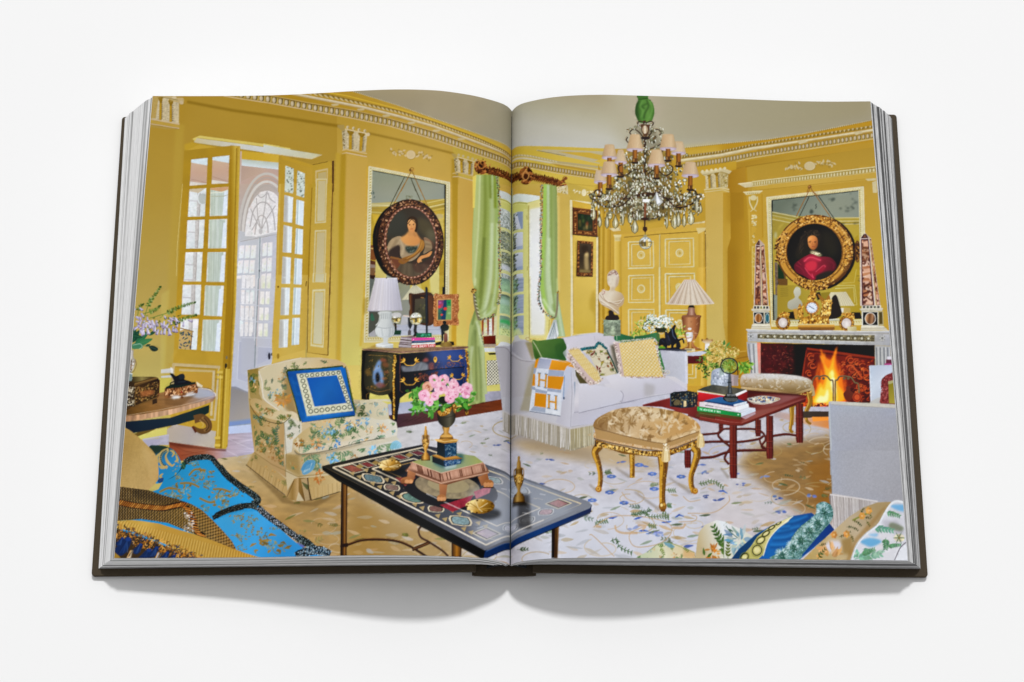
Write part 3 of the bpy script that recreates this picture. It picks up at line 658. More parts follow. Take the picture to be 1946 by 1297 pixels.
# gazing balls
def ball(cx,cy,r):
 E(cx,cy,r,r,('#d9dcd6','#8d8a6a',(cx,cy-r),(cx,cy+r)))
 with K(epts(cx,cy,r*.97,r*.97)):
  P([(cx-r,cy-r*.2),(cx+r,cy-r*.25),(cx+r,cy+r*.1),(cx-r,cy+r*.2)],'#7b6a3a');P([(cx-r*.5,cy+r*.05),(cx+r*.9,cy-.1*r),(cx+r*.6,cy+r*.6),(cx-r*.4,cy+r*.7)],'#c9ab4e');P([(cx-r*.25,cy-r*.1),(cx+r*.2,cy-r*.1),(cx+r*.2,cy+r*.5),(cx-r*.2,cy+r*.5)],'#5d5538')
  E(cx-r*.35,cy-r*.4,r*.3,r*.22,'#f4f4ec');E(cx+r*.4,cy-r*.45,r*.2,r*.15,'#efeee0');E(cx+r*.55,cy+r*.2,r*.14,r*.3,'#f2e6b0');E(cx,cy+r*.75,r*.7,r*.2,'#e3dfc6',a=.7);speck(epts(cx,cy,r*.9,r*.9),24,['#3c3826','#e9e6d4','#a89a5a'],r*.04,r*.1)
 RING(cx,cy,r*.97,r*.97,r*.06,'#5f5a3c',a=.8)
ball(470,640,58);E(470,590,60,30,'#c9c7c9',a=.85);P([(440,690),(470,690),(475,780),(455,790)],'#20211f');P([(450,780),(530,780),(525,835),(440,835)],'#17402f');L([(425,700),(480,740)],10,'#7a5a30',a=.6)
# leaning gilt frame in the glass, sphere, black poles
B([(625,330),(660,322),(700,330),(920,335),(925,700),(700,690),(640,640),(625,560),(640,500),(625,430)],'#4b2c17')
P([(665,340),(920,340),(920,690),(670,690)],'#2c1a10');P([(700,395),(840,380),(835,690),(690,690)],('#4c4434','#3c3c28',(700,400),(800,680)));P([(860,350),(920,345),(920,690),(870,690)],'#5a331a');L([(770,375),(810,380)],10,'#b98a44',a=.8);L([(640,345),(650,640)],14,'#7a5028',a=.7)
for k in range(8): E(rng.uniform(700,830),rng.uniform(420,660),12,16,rng.choice(['#56512f','#2e2c1c','#6c6640']),a=.6)
P([(612,620),(660,640),(665,720),(640,770),(615,730)],'#22262a');P([(612,790),(632,765),(652,790),(650,840),(612,840)],'#5a5458')
P([(828,250),(840,240),(852,250),(858,270),(858,815),(835,815),(828,500)],'#12151b');L([(838,260),(845,800)],4,'#3c4450');P([(1040,245),(1065,245),(1068,340),(1038,340)],'#14161b')
ball(712,640,78);P([(690,710),(725,710),(718,790),(735,815),(725,850),(670,860),(690,820),(682,790)],'#121214');L([(700,720),(705,800)],5,'#55555a')
# little bright painting in its gilt frame
B([(940,335),(975,325),(1010,335),(1180,335),(1225,332),(1245,360),(1232,410),(1246,520),(1225,600),(1242,660),(1235,720),(1180,712),(1100,715),(960,735),(925,715),(938,650),(922,560),(935,430)],'#a5683a')
with K([(925,325),(1248,325),(1248,735),(925,735)]):
 for k in range(330):
  e=rng.random()
  x,y=(rng.uniform(930,1240),rng.choice([rng.uniform(335,395),rng.uniform(660,720)])) if e<.45 else (rng.choice([rng.uniform(930,985),rng.uniform(1165,1240)]),rng.uniform(340,720))
  E(x,y,rng.uniform(5,12),rng.uniform(3,7),rng.choice(['#d99a5c','#6a3818','#c47f44','#8a5228','#e3b078']),rot=rng.uniform(0,180),a=.75)
L([(978,400),(1155,392),(1150,655),(975,660),(978,400)],14,'#c79a5a');P([(985,410),(1148,402),(1145,648),(983,652)],'#3f6a56')
with K([(985,410),(1148,402),(1145,648),(983,652)]):
 P([(985,410),(1060,405),(1050,500),(985,520)],'#8a4468');P([(1060,405),(1090,405),(1075,650),(1020,650)],'#1c3a58');P([(1090,405),(1148,402),(1148,480),(1100,480)],'#2f8a4c');P([(1100,480),(1148,480),(1148,650),(1080,650)],'#7a9a5a');P([(985,560),(1030,560),(1020,650),(985,650)],'#3a5a4a')
 for x,y,r,c in ((1000,490,22,'#cc4038'),(1025,470,16,'#a83a50'),(1075,515,24,'#d04030'),(1030,590,16,'#d8483a'),(1010,440,14,'#b06088'),(1060,560,18,'#14344c'),(1120,440,14,'#1e6a3c'),(1030,540,14,'#203c50'),(1125,570,20,'#90b070'),(1050,430,12,'#4a3a6a')): E(x,y,r,r*.8,c)
# small bust on a column, gilt base
E(1066,685,24,24,'#1c1d1a');B([(1015,730),(1050,705),(1090,705),(1122,735),(1110,775),(1080,790),(1066,800),(1040,780),(1015,760)],('#1b1f1b','#34382e',(1030,700),(1110,780)));L([(1055,790),(1066,800),(1085,785)],5,'#b5a078')
P([(1058,835),(1080,805),(1103,835),(1105,905),(1095,930),(1060,930),(1055,890)],('#8a5a48','#6b4436',(1060,830),(1100,900)));P([(1000,945),(1060,925),(1110,920),(1160,945),(1160,985),(1060,992),(1000,960)],('#6e5a2c','#94783c','#6b5224',(1000,950),(1160,950)))
P([(940,935),(1020,915),(1030,935),(1000,960),(960,965)],'#15140f');P([(1020,760),(1050,780),(1050,900),(1030,935)],'#1d2026');P([(1115,915),(1180,920),(1185,960),(1160,965),(1150,940)],'#1b1714')
# stacked books
P([(715,815),(905,812),(908,862),(715,872)],'#175a40');speck([(770,822),(890,820),(890,855),(770,858)],26,['#3e9a76','#2a7a58','#58b08c'],4,9)
bk=[('#d23f9a',872,905,868,895),('#1f3a66',908,938,898,925),('#d3d6da',940,958,927,945),('#b02a32',960,998,945,980)]
for i,(c,ya,yb,yc,yd) in enumerate(bk):
 P([(660,ya),(945+i*3,yc),(945+i*3,yd),(655,yb)],c);dx=10*i
 P([(525-dx*.8,ya-12),(660,ya),(655,yb-2),(520-dx*.8,yb-14)],('#b3a8ac','#8e8488',(540,ya),(540,yb)),n=(.08,20,1));L([(525-dx*.8,ya-12),(660,ya)],6,'#3a2228');L([(516-dx*.8,yb-16),(655,yb)],5,'#4a3034')
P([(500,985),(655,1000),(655,1014),(500,1005)],'#6a5a60');P([(655,998),(955,980),(955,995),(655,1014)],'#8a2a30');P([(530,865),(670,845),(720,870),(660,872)],'#7a6468')
text('POLOHERITAGE',[(690,967),(938,952),(938,976),(690,990)],6,'#f0e4e0',gap=.2);text('#',[(668,968),(688,967),(688,990),(668,991)],5,'#f0e4e0')
for k in range(24): L([(690+k*10,922-k*.5),(696+k*10,921-k*.5)],8 if k<14 else 5,'#c8d2e2',a=.7)
E(680,893,7,6,'#f0c8e0');E(930,905,6,6,'#8aa0c0');E(940,965,5,8,'#f0d0d0')
for k in range(20): L([(690+k*13,1002-k*.8),(694+k*13,998-k*.8)],8,'#e0b8b4',a=.5)
P([(958,980),(1000,980),(998,1000),(955,1003)],'#b8ac78')
# ---- window with silk curtains ---------------------------------------------
B4()
P([(340,60),(800,140),(800,200),(660,225),(345,180)],('#c9cfc9','#dde2da',(400,80),(760,160)))
P([(300,0),(820,0),(810,150),(350,75)],'#c2a44a')
P([(345,165),(665,225),(810,185),(820,1310),(340,1310)],('#c9c878','#d3d089',(400,200),(400,1300)))
P([(665,235),(815,190),(810,1310),(680,1310)],('#dcd490','#e3dfa8',(700,240),(700,1300)))
P([(690,310),(815,290),(800,1310),(685,1310)],('#e6e6d8','#eef0f2','#f1f2f4',(700,310),(760,1200)),bl=6)
L([(350,180),(660,236)],7,'#8f8438',a=.8);L([(675,262),(680,1310)],8,'#a89a44',a=.9);L([(355,195),(660,252),(800,215)],5,'#d8d698',a=.7)
C4()
P([(500,-20),(860,-20),(860,720),(480,740)],('#d0cf88','#d8d492',(600,0),(600,700)))
P([(860,-20),(1000,-20),(1100,470),(1090,690),(860,680)],'#ddd48c');P([(880,-20),(960,-20),(1040,480),(1030,640),(890,640)],('#eceef0','#e6e6de',(950,0),(950,640)),bl=5)
L([(858,0),(860,680)],7,'#a39645');L([(1085,470),(1080,620)],6,'#a08c3a');L([(1040,480),(1030,640),(890,640)],6,'#d2cca0')
P([(860,690),(1090,690),(1060,760),(860,760)],'#d8cf80')
W0();P([(1006,424),(1028,418),(1029,560),(1034,640),(1033,668),(1008,668)],('#e4e4d8','#eef0f2','#eceef0','#e4e4da',(1016,420),(1018,668)),bl=3);L([(1004.5,414),(1006,672)],1.4,'#a39645')
# panes: trees, lawn, the far house
def gpane(q,kind):
 P(q,'#ccd3d6')
 with K(q) as k:
  x0,y0=q[0];x1,y1=q[2]
  if kind=='tree':
   P(q,'#c3cac6')
   for _ in range(150):
    x,y=rng.uniform(x0-20,x1+20),rng.uniform(y0,y1);a=math.radians(rng.uniform(60,120) if rng.random()<.6 else rng.uniform(0,180));l=rng.uniform(20,60)
    L([(x,y),(x+l*math.cos(a),y+l*math.sin(a))],rng.uniform(3,7),rng.choice(['#6c7466','#8a9284','#505a4c','#eef1ee','#98a08c','#dfe4e0']),a=.75)
  elif kind=='bush':
   P(q,'#8d9580')
   for _ in range(130): L([(x := rng.uniform(x0,x1),y := rng.uniform(y0,y1)),(x+rng.uniform(-40,40),y+rng.uniform(-25,25))],rng.uniform(3,8),rng.choice(['#3f4638','#b8bf9c','#d7dccf','#5d6650','#c9c88a','#2f352c']),a=.8)
  elif kind=='lawn':
   P(q,('#7f9a86','#9fbf9a','#a5c49c',q[0],q[3]),n=(.1,5))
B4()
gpane([(355,285),(472,310),(475,525),(358,515)],'tree');gpane([(362,555),(474,560),(474,780),(362,775)],'bush');gpane([(368,805),(472,810),(472,1020),(368,1015)],'bush');P([(368,950),(472,960),(472,1020),(368,1015)],'#d8dce6',a=.8,bl=6);gpane([(368,1055),(472,1060),(472,1265),(370,1262)],'tree');P([(368,1180),(472,1180),(472,1265),(370,1262)],'#8fb6a4',a=.8,bl=8)
for (y0,y1,f) in ((325,540,0),(570,780,1),(810,1020,2),(1058,1270,3)):
 q=[(500,y0),(612,y0+5),(612,y1),(500,y1)]
 P(q,('#ced2de','#a9b2c6' if f>1 else '#c6cad6',(500,y0),(612,y1)))
 with K(q):
  if f==0: P([(540,y0),(612,y0),(612,y1),(590,y1)],'#8f9cb4')
  for _ in range(46): E(500+abs(rng.gauss(0,18)),rng.uniform(y0,y1),9,11,rng.choice(['#48503f','#6b7260','#8d937e','#2f352b']),rot=rng.uniform(0,180),a=.85)
  if f: P([(540,y0+170),(612,y0+165),(612,y1),(540,y1)],'#8e9bb6',a=.6)
P([(480,0),(500,0),(505,1310),(470,1310)],'#b9b98a',a=.8);L([(360,540),(615,550)],20,'#cdcf9a');L([(360,790),(615,795)],20,'#cdcf9a');L([(365,1035),(615,1040)],20,'#cdcf9a');L([(640,300),(645,1310)],40,'#d3d08c');L([(655,380),(660,430)],7,'#a59a58');L([(660,980),(662,1030)],7,'#a59a58')
C4()
for (y0,y1,k) in ((-10,145,0),(180,400,1),(420,640,2)):
 q=[(545-k*8,y0),(645,y0),(645,y1),(530-k*5,y1)]
 gpane(q,'lawn');q2=[(680,y0),(798,y0),(795,y1),(680,y1)]
 P(q2,('#8fa694','#9aa4b8',(690,y0),(740,y0)))
 with K(q2):
  for _ in range(40): E(700+rng.gauss(0,16),rng.uniform(y0,y1),9,10,rng.choice(['#59654f','#7fa070','#3f4a3c','#8f9a80']),a=.8)
  for _ in range(10): L([(730,yy := rng.uniform(y0,y1)),(795,yy+rng.uniform(-15,15))],10,rng.choice(['#7f8aa0','#a9b0c4','#8e98b0']),a=.6)
 if k==1: P([(540,175),(645,180),(645,200),(540,190)],'#3c4438',a=.7,bl=3);P([(540,230),(645,240),(645,290),(530,290)],'#b4d0c0',a=.7,bl=8)
 if k==2: P([(530,470),(645,455),(645,510),(530,500)],'#4fae6a',bl=6);P([(525,560),(645,560),(645,645),(525,645)],'#d3dc9c',bl=5);speck([(530,520),(640,520),(640,640),(530,640)],30,['#e6ecc8','#8fa874','#6f8858'],5,9,.7);P([(680,580),(740,560),(795,640),(680,640)],'#cdd49c',a=.8,bl=6)
L([(540,162),(800,165)],26,'#d3d296');L([(530,408),(800,408)],24,'#d5d498');L([(664,-10),(668,650)],30,'#c9c992');L([(820,-10),(825,650)],36,'#d6d28e')
P([(505,640),(860,640),(850,730),(500,730)],'#d6d29a')
# book rack on the sill, radiator cover with lattice
P([(320,460),(500,420),(490,680),(340,680)],'#d6d3a8')
P([(380,440),(460,430),(450,640),(390,640)],'#e8ebe2');speck([(340,450),(450,440),(440,620),(340,620)],26,['#c8cf80','#a5b3c0','#e6e6dc'],7,14,.8)
for x in (325,385,440): P([(x,440),(x+24,430),(x+20,640),(x+2,645)],('#a4562c','#7c3818',(x,0),(x+24,0)));P([(x,600),(x+22,600),(x+22,650),(x,650)],'#b5adb0',a=.7,bl=3)
P([(340,655),(482,645),(485,745),(350,745)],('#7c3018','#5c2010',(350,650),(480,740)));P([(350,745),(490,742),(495,775),(345,778)],'#a99a88');P([(540,715),(660,710),(650,770),(490,770)],'#d8dadc')
P([(340,785),(490,780),(495,830),(345,830)],'#d2d6d6');P([(335,830),(500,830),(545,1200),(530,1250),(370,1270),(330,1100)],('#cfc66c','#d6cf7c',(340,840),(500,1260)));P([(395,842),(485,838),(487,856),(415,862)],'#14130a')
lat=[(382,925),(500,918),(540,1175),(385,1195)]
P(lat,'#191a16')
with K(lat):
 for k in range(-14,16):
  L([(380+k*34,915),(380+k*34+300,1215)],11,'#dfdcc6');L([(380+k*34+150,915),(380+k*34-150,1215)],11,'#dfdcc6')
P([(380,1260),(540,1250),(560,1310),(390,1310)],'#b1adbe',n=(.08,6))
# left curtain
cur=[(960,350),(957,352),(942,355)]
def silk(pts,base,folds,sm=1):
 with K(pts,sm):
  P(pts,base,sm=sm,bl=0)
  for f,w,c,a in folds: L(f,w,c,sm=1,a=a,bl=w*.3)
W0()
CL=[(903,352),(948,350),(950,420),(949,540),(947,605),(943,632),(925,640),(912,641),(915,670),(921,700),(922,730),(926,780),(930,802),(905,808),(890,795),(890,740),(888,690),(892,650),(902,620),(901,585),(897,560),(897,480),(901,400)]
P(CL,('#9aa85a','#a6b068','#a3b070',(900,360),(920,780)))
with K(CL):
 for f,w,c,a in (
  ([(905,350),(903,450),(899,570)],8,'#b8c07c',.9),([(912,352),(909,460),(902,575)],4,'#d3d9a4',.9),([(917,352),(914,450),(905,560)],5,'#a1ae64',.8),
  ([(922,350),(922,440),(914,560),(910,600)],6,'#7c8a3a',.75),([(928,350),(929,450),(920,580),(911,620)],9,'#96a653',.8),([(920,480),(917,560),(912,620)],6,'#6f7c3a',.6),
  ([(936,350),(935,460),(930,560),(918,630)],10,'#b3c38c',.9),([(935,450),(932,560),(920,632)],5,'#c9d6ac',.85),([(944,352),(944,480),(940,590),(925,636)],7,'#9fb56c',.9),([(945,450),(943,560),(935,620)],4,'#c6d3a8',.8),
  ([(931,350),(932,400)],4,'#6c7a1e',.7),([(940,350),(941,420)],5,'#7a8a20',.7),
  ([(904,580),(903,620),(897,650)],4,'#708040',.8),([(906,645),(898,680),(895,760),(900,800)],7,'#8c9a5a',.9),([(903,660),(904,720),(906,790)],4,'#6f7c44',.7),([(897,690),(893,730),(899,790)],6,'#b9c396',.85),([(912,650),(912,700),(916,760),(924,800)],6,'#aebb84',.9),([(909,690),(913,740),(914,800)],4,'#7d8a50',.8),([(918,690),(919,740),(927,800)],4,'#c3cca0',.8),([(905,642),(910,660),(917,690)],4,'#d2dab4',.8),([(890,700),(892,770)],5,'#7c884a',.6),
  ([(912,640),(930,628),(942,615)],5,'#c8d6ae',.7),([(908,632),(925,618),(935,590)],3,'#8a9a5c',.7)):
  L(f,w,c,sm=1,a=a,bl=w*.28)
P([(898,356),(905,352),(902,420),(898,420)],'#e4cf60',a=.8)
def tassel(path,n,w=5):
 for i,(x,y,an,d) in enumerate(along(crom(path),n)):
  for _ in range(3):
   E(x+rng.uniform(-w,w)*.5,y+rng.uniform(-1.5,1.5),rng.uniform(.9,1.7),rng.uniform(.8,1.5),rng.choice(['#4a4634','#8d7a4a','#b07a5a','#6d8a8a','#c6b894','#2f3a34','#7c8f5c','#9fb5b8','#5a4a30','#a06a50']),rot=rng.uniform(0,180),a=.9)
tassel([(944,354),(949,400),(948.5,470),(950,540),(951,575),(948,600),(945,612)],88,5)
tassel([(940,629),(932,636),(918,639),(912,640)],18,3)
# tie-back rosette and cord
L([(900,590),(902,612),(907,632),(910,641)],4,'#857d5c',sm=1);[L([(899+k*.8,592+k*3.6),(903+k*.8,594+k*3.6)],1.2,'#d3ccb4' if k % 2 else '#5a5238') for k in range(13)]
speck(epts(900,585,5.5,5),34,['#6a4418','#b5802e','#8a5a20','#d6a24c','#3a2410'],.7,1.6)
speck([(912,665),(915,668),(921,690),(920,694)],20,['#6a8a78','#c9c4b0','#4a5a50'],.8,1.3)
# right curtain
CR=[(1033,370),(1058,372),(1060,440),(1060,560),(1062,600),(1069,640),(1075,672),(1050,672),(1056,640),(1042,630),(1030,608),(1026,580),(1029,540),(1031,450)]
P(CR,('#9aa85c','#a5bd78','#a4b888',(1040,380),(1050,660)))
with K(CR):
 for f,w,c,a in (([(1036,372),(1034,460),(1030,560),(1038,620)],6,'#a6cc5c',.8),([(1042,372),(1042,460),(1040,560),(1048,630)],5,'#c3d3ae',.85),([(1047,372),(1048,470),(1050,580),(1056,630)],4,'#86964e',.7),([(1053,372),(1055,470),(1056,590)],5,'#93a060',.8),([(1058,375),(1059,560)],3,'#77834a',.8),([(1044,480),(1044,560),(1050,610)],4,'#d3e2c0',.7),([(1032,600),(1046,622),(1056,630)],4,'#dbe8c4',.7),([(1060,610),(1066,650),(1070,672)],4,'#c9d6b4',.8),([(1058,640),(1060,672)],3,'#7f9068',.8)): L(f,w,c,sm=1,a=a,bl=w*.28)
tassel([(1030,370),(1029,420),(1028,480),(1028,540),(1024,580),(1024,605),(1030,620),(1042,632),(1054,637)],100,4.5)
L([(1060,590),(1059,618),(1056,636)],4,'#8d8668',sm=1);speck(epts(1061,589,3,5),14,['#6a4418','#b5802e','#3a2410'],.7,1.5)
P([(1052,640),(1058,640),(1062,668),(1055,680),(1038,678)],('#b5bcb4','#e3e8e8',(1050,640),(1050,676)));[L([(1054+rng.uniform(-2,3),645),(1040+k*2.4,678)],1,rng.choice(['#7f8f90','#f2f4f4','#9aa6a8','#6a7a80']),a=.8) for k in range(10)]
# carved gilt pelmet pole
def carved(pts,n,w,cols=('#5a3216','#8a5426','#3a1e0c','#a5652e','#c08244','#2a1408')):
 for x,y,an,d in along(crom(pts),n):
  for _ in range(3): leaf(x+rng.uniform(-w,w)*.5,y+rng.uniform(-w,w)*.6,rng.uniform(0,360),rng.uniform(3,6),rng.uniform(2,4),rng.choice(cols),a=.92)
W0()
L([(905,337),(940,347),(975,355),(1000,352),(1040,363),(1068,370)],10,'#4f2b12')
carved([(912,335),(960,347),(1000,352),(1040,362),(1066,370)],80,10)
for x,y,an,d in along([(928,340),(975,350),(990,352)],14): leaf(x,y+2,100,9,4,'#70401c');leaf(x,y+1,-80,8,4,'#5a3014')
for x,y,an,d in along([(1012,355),(1062,368)],14): leaf(x,y,105,9,3.4,'#7a481e');leaf(x,y,-95,9,3.4,'#5c3216')
speck(epts(914,334,13,17),90,['#5a3216','#8a5426','#3a1e0c','#a5652e','#c08244'],1.5,4);speck(epts(999,352,14,19),110,['#5a3216','#8a5426','#3a1e0c','#a5652e','#c08244'],1.5,4.2)
RING(915,330,7,8,2,'#b87a3a');RING(999,352,6,8,2,'#c08a4a');E(999,354,4,6,'#4a2610')
L([(1062,370),(1072,362),(1077,357)],5,'#7c4a20',sm=1);RING(1074,359,4,3.4,1.6,'#94602c');speck(epts(1070,375,7,12),40,['#5a3216','#8a5426','#3a1e0c','#a5652e'],1.3,3);carved([(1066,375),(1070,386)],6,5)
# pilaster between window and pictures + moulded panel
B4()
P([(1000,60),(1130,60),(1130,190),(1000,170)],'#c4a74c');P([(990,40),(1115,20),(1120,140),(1000,130)],'#cdbf92');speck([(1000,40),(1115,20),(1115,130),(1010,120)],34,['#8f7c3c','#e0d6b4','#b39a44'],4,9);L([(995,150),(1140,160)],9,'#d2c290');L([(1000,140),(1010,500),(1000,1270)],12,'#e6d890',a=.6,bl=4)
P([(1160,210),(1460,270),(1430,1310),(1155,1310)],('#cba636','#cfae48','#c9a83c',(1200,250),(1350,1300)))
L([(1450,20),(1400,30),(1130,0)],8,'#a88a30',a=.5);P([(1420,30),(1470,20),(1440,640),(1400,300)],'#b08a22',a=.4,bl=6)
L([(1400,240),(1145,200),(1150,1310)],20,'#dccfa4');L([(1390,262),(1170,222),(1165,1310)],6,'#b28f2e',a=.8);P([(1435,640),(1455,640),(1450,1310),(1425,1310)],'#d9cca0')
P([(1455,600),(1540,500),(1540,1310),(1450,1310)],('#b08a20','#c19c2c',(1460,600),(1500,1200)))
C4()
P([(1190,-20),(1320,-20),(1325,660),(1270,660)],('#c9ac4a','#c8b048',(1200,0),(1300,600)));P([(1345,0),(1540,0),(1540,640),(1350,640)],('#cfae4e','#cbb458','#c2aa40',(1400,0),(1500,630)));L([(1328,-10),(1333,650)],20,'#d8d2b6');L([(1325,652),(1540,650)],24,'#d3cfb4');P([(1480,450),(1540,470),(1540,640),(1440,630)],'#a08420',a=.45,bl=12)
C5()
P([(30,-10),(345,-10),(350,740),(20,755)],('#c9a840','#d0b04a','#c9ae46',(60,0),(300,700)),n=(.02,60));L([(30,0),(24,750)],22,'#dcd3ac');L([(325,0),(325,740)],24,'#d9cda2');L([(20,762),(330,745)],22,'#d6d0b4');B([(300,260),(250,340),(240,420),(280,520),(300,620),(310,700),(320,500)],'#a3831e',a=.5,bl=16)
P([(340,0),(450,0),(440,740),(345,740)],('#b58e1c','#c49c2a','#a98220',(345,300),(430,300)))
L([(385,0),(380,740)],14,'#d0ac40',a=.8);L([(350,0),(350,740)],10,'#8f6c12',a=.7)
W0()
P([(1060,388),(1083,393),(1085,560),(1085,674),(1076,672),(1070,640),(1062,600)],('#c4a74c','#cbaf52','#cdb75a',(1070,390),(1076,670)),n=(.012,30));P([(1060,395),(1063,396),(1064,590),(1061,585)],'#e2d48a',a=.55,bl=1)
P([(1087,404),(1136,416),(1134,668),(1088,670)],('#cba636','#d0b04a','#d0b24c','#c8ac42',(1100,410),(1110,668)),n=(.02,30));B([(1131,585),(1121,602),(1122,620),(1130,632),(1133,668),(1137,640)],'#a3831e',a=.4,bl=4)
L([(1136,413.5),(1086,404),(1088,668),(1136,666)],3.6,'#dbd0a6');L([(1136,416.5),(1089,408),(1090.5,665)],1.2,'#b28f2e',a=.7);L([(1135.5,478),(1134.5,667)],3.6,'#d9cca2')
P([(1137,330),(1165,395),(1182,440),(1182,668),(1137,668)],('#b08a1e','#bd962a','#b8902a',(1140,500),(1180,500)))
for x,c,w in ((1139,'#8f6e12',2),(1143.5,'#c8a640',3),(1148,'#a07c18',1.6),(1153,'#c9a43c',5),(1159,'#8f6a10',1.4),(1163,'#b48c26',5)): L([(x,400),(x-.6,668)],w,c,a=.85)
# two small framed pictures
def gframe(q,inner,dark='#2a1608'):
 P(q,'#6a3c16')
 cx=sum(p[0] for p in q)/4;cy=sum(p[1] for p in q)/4
 with K(q):
  for e in range(4):
   for x,y,an,d in along([lerp(q[e],inner[e],.5),lerp(q[(e+1) % 4],inner[(e+1) % 4],.5)],22):
    E(x+rng.uniform(-8,8),y+rng.uniform(-8,8),12,7,rng.choice(['#8f5a26','#b07838','#4a280e','#c98f4a','#3a1e0a']),rot=rng.uniform(0,180),a=.8)
 L([q[0],q[3]],8,'#3a1f0c');L([q[3],q[2]],10,'#2c160a');L([q[0],q[1]],6,'#a0682c')
B4()
q=[(1172,288),(1450,325),(1452,640),(1172,612)];i=[(1228,360),(1395,385),(1395,575),(1228,560)]
P([(1165,300),(1180,300),(1180,630),(1160,620)],'#9a7a20',a=.5,bl=5);gframe(q,i);P(i,('#1f2a14','#2c3018',(1240,370),(1390,570)))
with K(i): 
 for x,y,c in ((1250,460,'#8a6a2a'),(1290,450,'#5a6a2a'),(1330,500,'#a87a3a'),(1335,480,'#8a3a1e'),(1255,500,'#6a5a24'),(1370,520,'#5c4a20'),(1300,540,'#7a6a38'),(1330,530,'#c09a58'),(1280,400,'#3c5024'),(1350,420,'#2c4420')): E(x,y,11,26,c,a=.8,bl=3)
q=[(1225,685),(1402,700),(1398,1102),(1215,1098)];i=[(1250,715),(1380,725),(1375,1060),(1245,1055)]
P([(1205,700),(1225,690),(1215,1110),(1200,1090)],'#9a7a20',a=.5,bl=5);gframe(q,i);P(i,('#4c3c26','#3a2c1a','#5c4a28',(1300,720),(1300,1060)))
with K(i): B([(1310,830),(1345,830),(1348,900),(1350,1020),(1310,1020),(1300,900)],'#a08858',bl=4);E(1330,850,18,26,'#c2a66c',bl=4);E(1322,812,12,14,'#8a6038');B([(1270,760),(1330,740),(1340,800),(1290,830)],'#3a2a16',bl=8);P([(1250,1020),(1375,1030),(1375,1060),(1245,1055)],'#86713e',bl=3)
# ---- far corner and double doors -------------------------------------------
B5()
P([(220,0),(420,380),(470,600),(470,1310),(220,1310)],('#b08a1c','#c19a2e','#b8922a',(230,700),(460,700)))
for x,c,w in ((232,'#8f6e12',12),(258,'#c8a640',16),(285,'#a07c18',8),(310,'#c9a43c',24),(360,'#8f6a10',6),(345,'#b48c26',14)): L([(x,300),(x-8,1310)],w,c,a=.85)
P([(340,540),(1420,425),(1420,470),(390,575)],'#d6c594');P([(440,520),(600,440),(900,400),(1390,370),(1420,425),(500,530)],('#c8b070','#cfb25a',(600,450),(1300,400)))
for x,y,an,d in along([(450,545),(1390,452)],60): P([(x-4,y-12),(x+5,y-12),(x+5,y+12),(x-4,y+12)],'#9c8430',a=.7)
P([(390,575),(1420,470),(1425,520),(400,620)],('#c09a34','#c9a440',(500,600),(1300,500)))
P([(470,610),(1410,520),(1420,1310),(460,1310)],('#c8a236','#cba840','#c9a73c',(600,620),(900,1300)),n=(.02,50))
P([(400,640),(470,640),(470,1760),(405,1760)],('#d9b850','#c39f2e',(405,700),(470,700)));P([(390,615),(485,615),(470,650),(470,690),(405,690),(405,650)],'#d8c78c');[L([(410+k*10,645),(410+k*10,685)],3,'#a88c3a') for k in range(6)]
L([(470,640),(480,1310)],12,'#a07a18',a=.6,bl=3);L([(510,645),(910,605),(1350,570)],7,'#6d5012')
P([(905,610),(918,610),(918,1310),(905,1310)],'#c9ba86');L([(918,620),(920,1310)],5,'#94741e',a=.8)
P([(1345,545),(1425,530),(1430,1310),(1350,1310)],('#c49e34','#d0ab44','#a9821e',(1350,800),(1430,800)));P([(1320,530),(1430,525),(1420,560),(1345,600)],'#d3bf80');L([(1425,560),(1440,1310)],12,'#57380c');E(1424,590,6,12,'#d8c070')
def dpanel(q,med=1):
 L(q+[q[0]],14,'#d5cd9f');qi=sub(q,.13,.1,.87,.9);L(qi+[qi[0]],9,'#d8d0a2');L([(x+6,y+8) for x,y in q[:2]],4,'#96781e',a=.7);L([(x+5,y+6) for x,y in (qi[0],qi[1])],3,'#96781e',a=.7);L([(qi[0][0]+7,qi[0][1]),(qi[3][0]+7,qi[3][1])],3,'#94741a',a=.6)
 if med:
  c=quad(q,.5,.5);RING(c[0],c[1],38,42,13,'#d6cc9c');E(c[0],c[1],20,26,'#c0a040');RING(c[0]+2,c[1]+2,20,25,5,'#dcd2a4')
dpanel([(560,700),(838,690),(845,1000),(562,1010)]);dpanel([(975,665),(1290,650),(1295,985),(975,995)])
dpanel([(565,1085),(848,1080),(850,1420),(565,1425)]);dpanel([(975,1070),(1300,1062),(1305,1420),(978,1425)])
C5()
P([(605,-10),(1420,-10),(1420,960),(605,960)],('#c8a43a','#cca940','#c5a03a',(620,0),(1300,900)))
L([(672,4),(960,-4)],14,'#d6cea0');P([(1018,-10),(1036,-10),(1040,560),(1020,560)],'#d3c894');L([(1040,0),(1044,600)],5,'#94741e',a=.8)
dpanel([(682,90),(960,80),(962,390),(680,395)]);dpanel([(1095,72),(1420,60),(1425,395),(1098,408)]);dpanel([(680,475),(965,472),(965,800),(682,800)]);dpanel([(1100,478),(1420,478),(1420,800),(1100,800)])
E(825,235,20,24,'#c4a446')
C6()
P([(-10,-10),(380,-10),(500,900),(280,980),(-10,900)],'#c6a137',a=.0)
P([(380,-10),(490,-10),(525,900),(520,1310),(285,1310),(285,1060),(430,1060),(380,400)],('#cda63a','#d8b248','#b98c1e',(390,300),(500,300)))
P([(285,1070),(530,1075),(525,1310),(285,1310)],('#cba63c','#c39c2c',(300,1100),(520,1200)))
dpanel([(30,65),(355,60),(358,395),(36,400)]);dpanel([(36,480),(350,478),(352,800),(36,800)],0)
RING(185,215,36,40,10,'#cfc48e');RING(190,620,30,34,9,'#cfc48e')
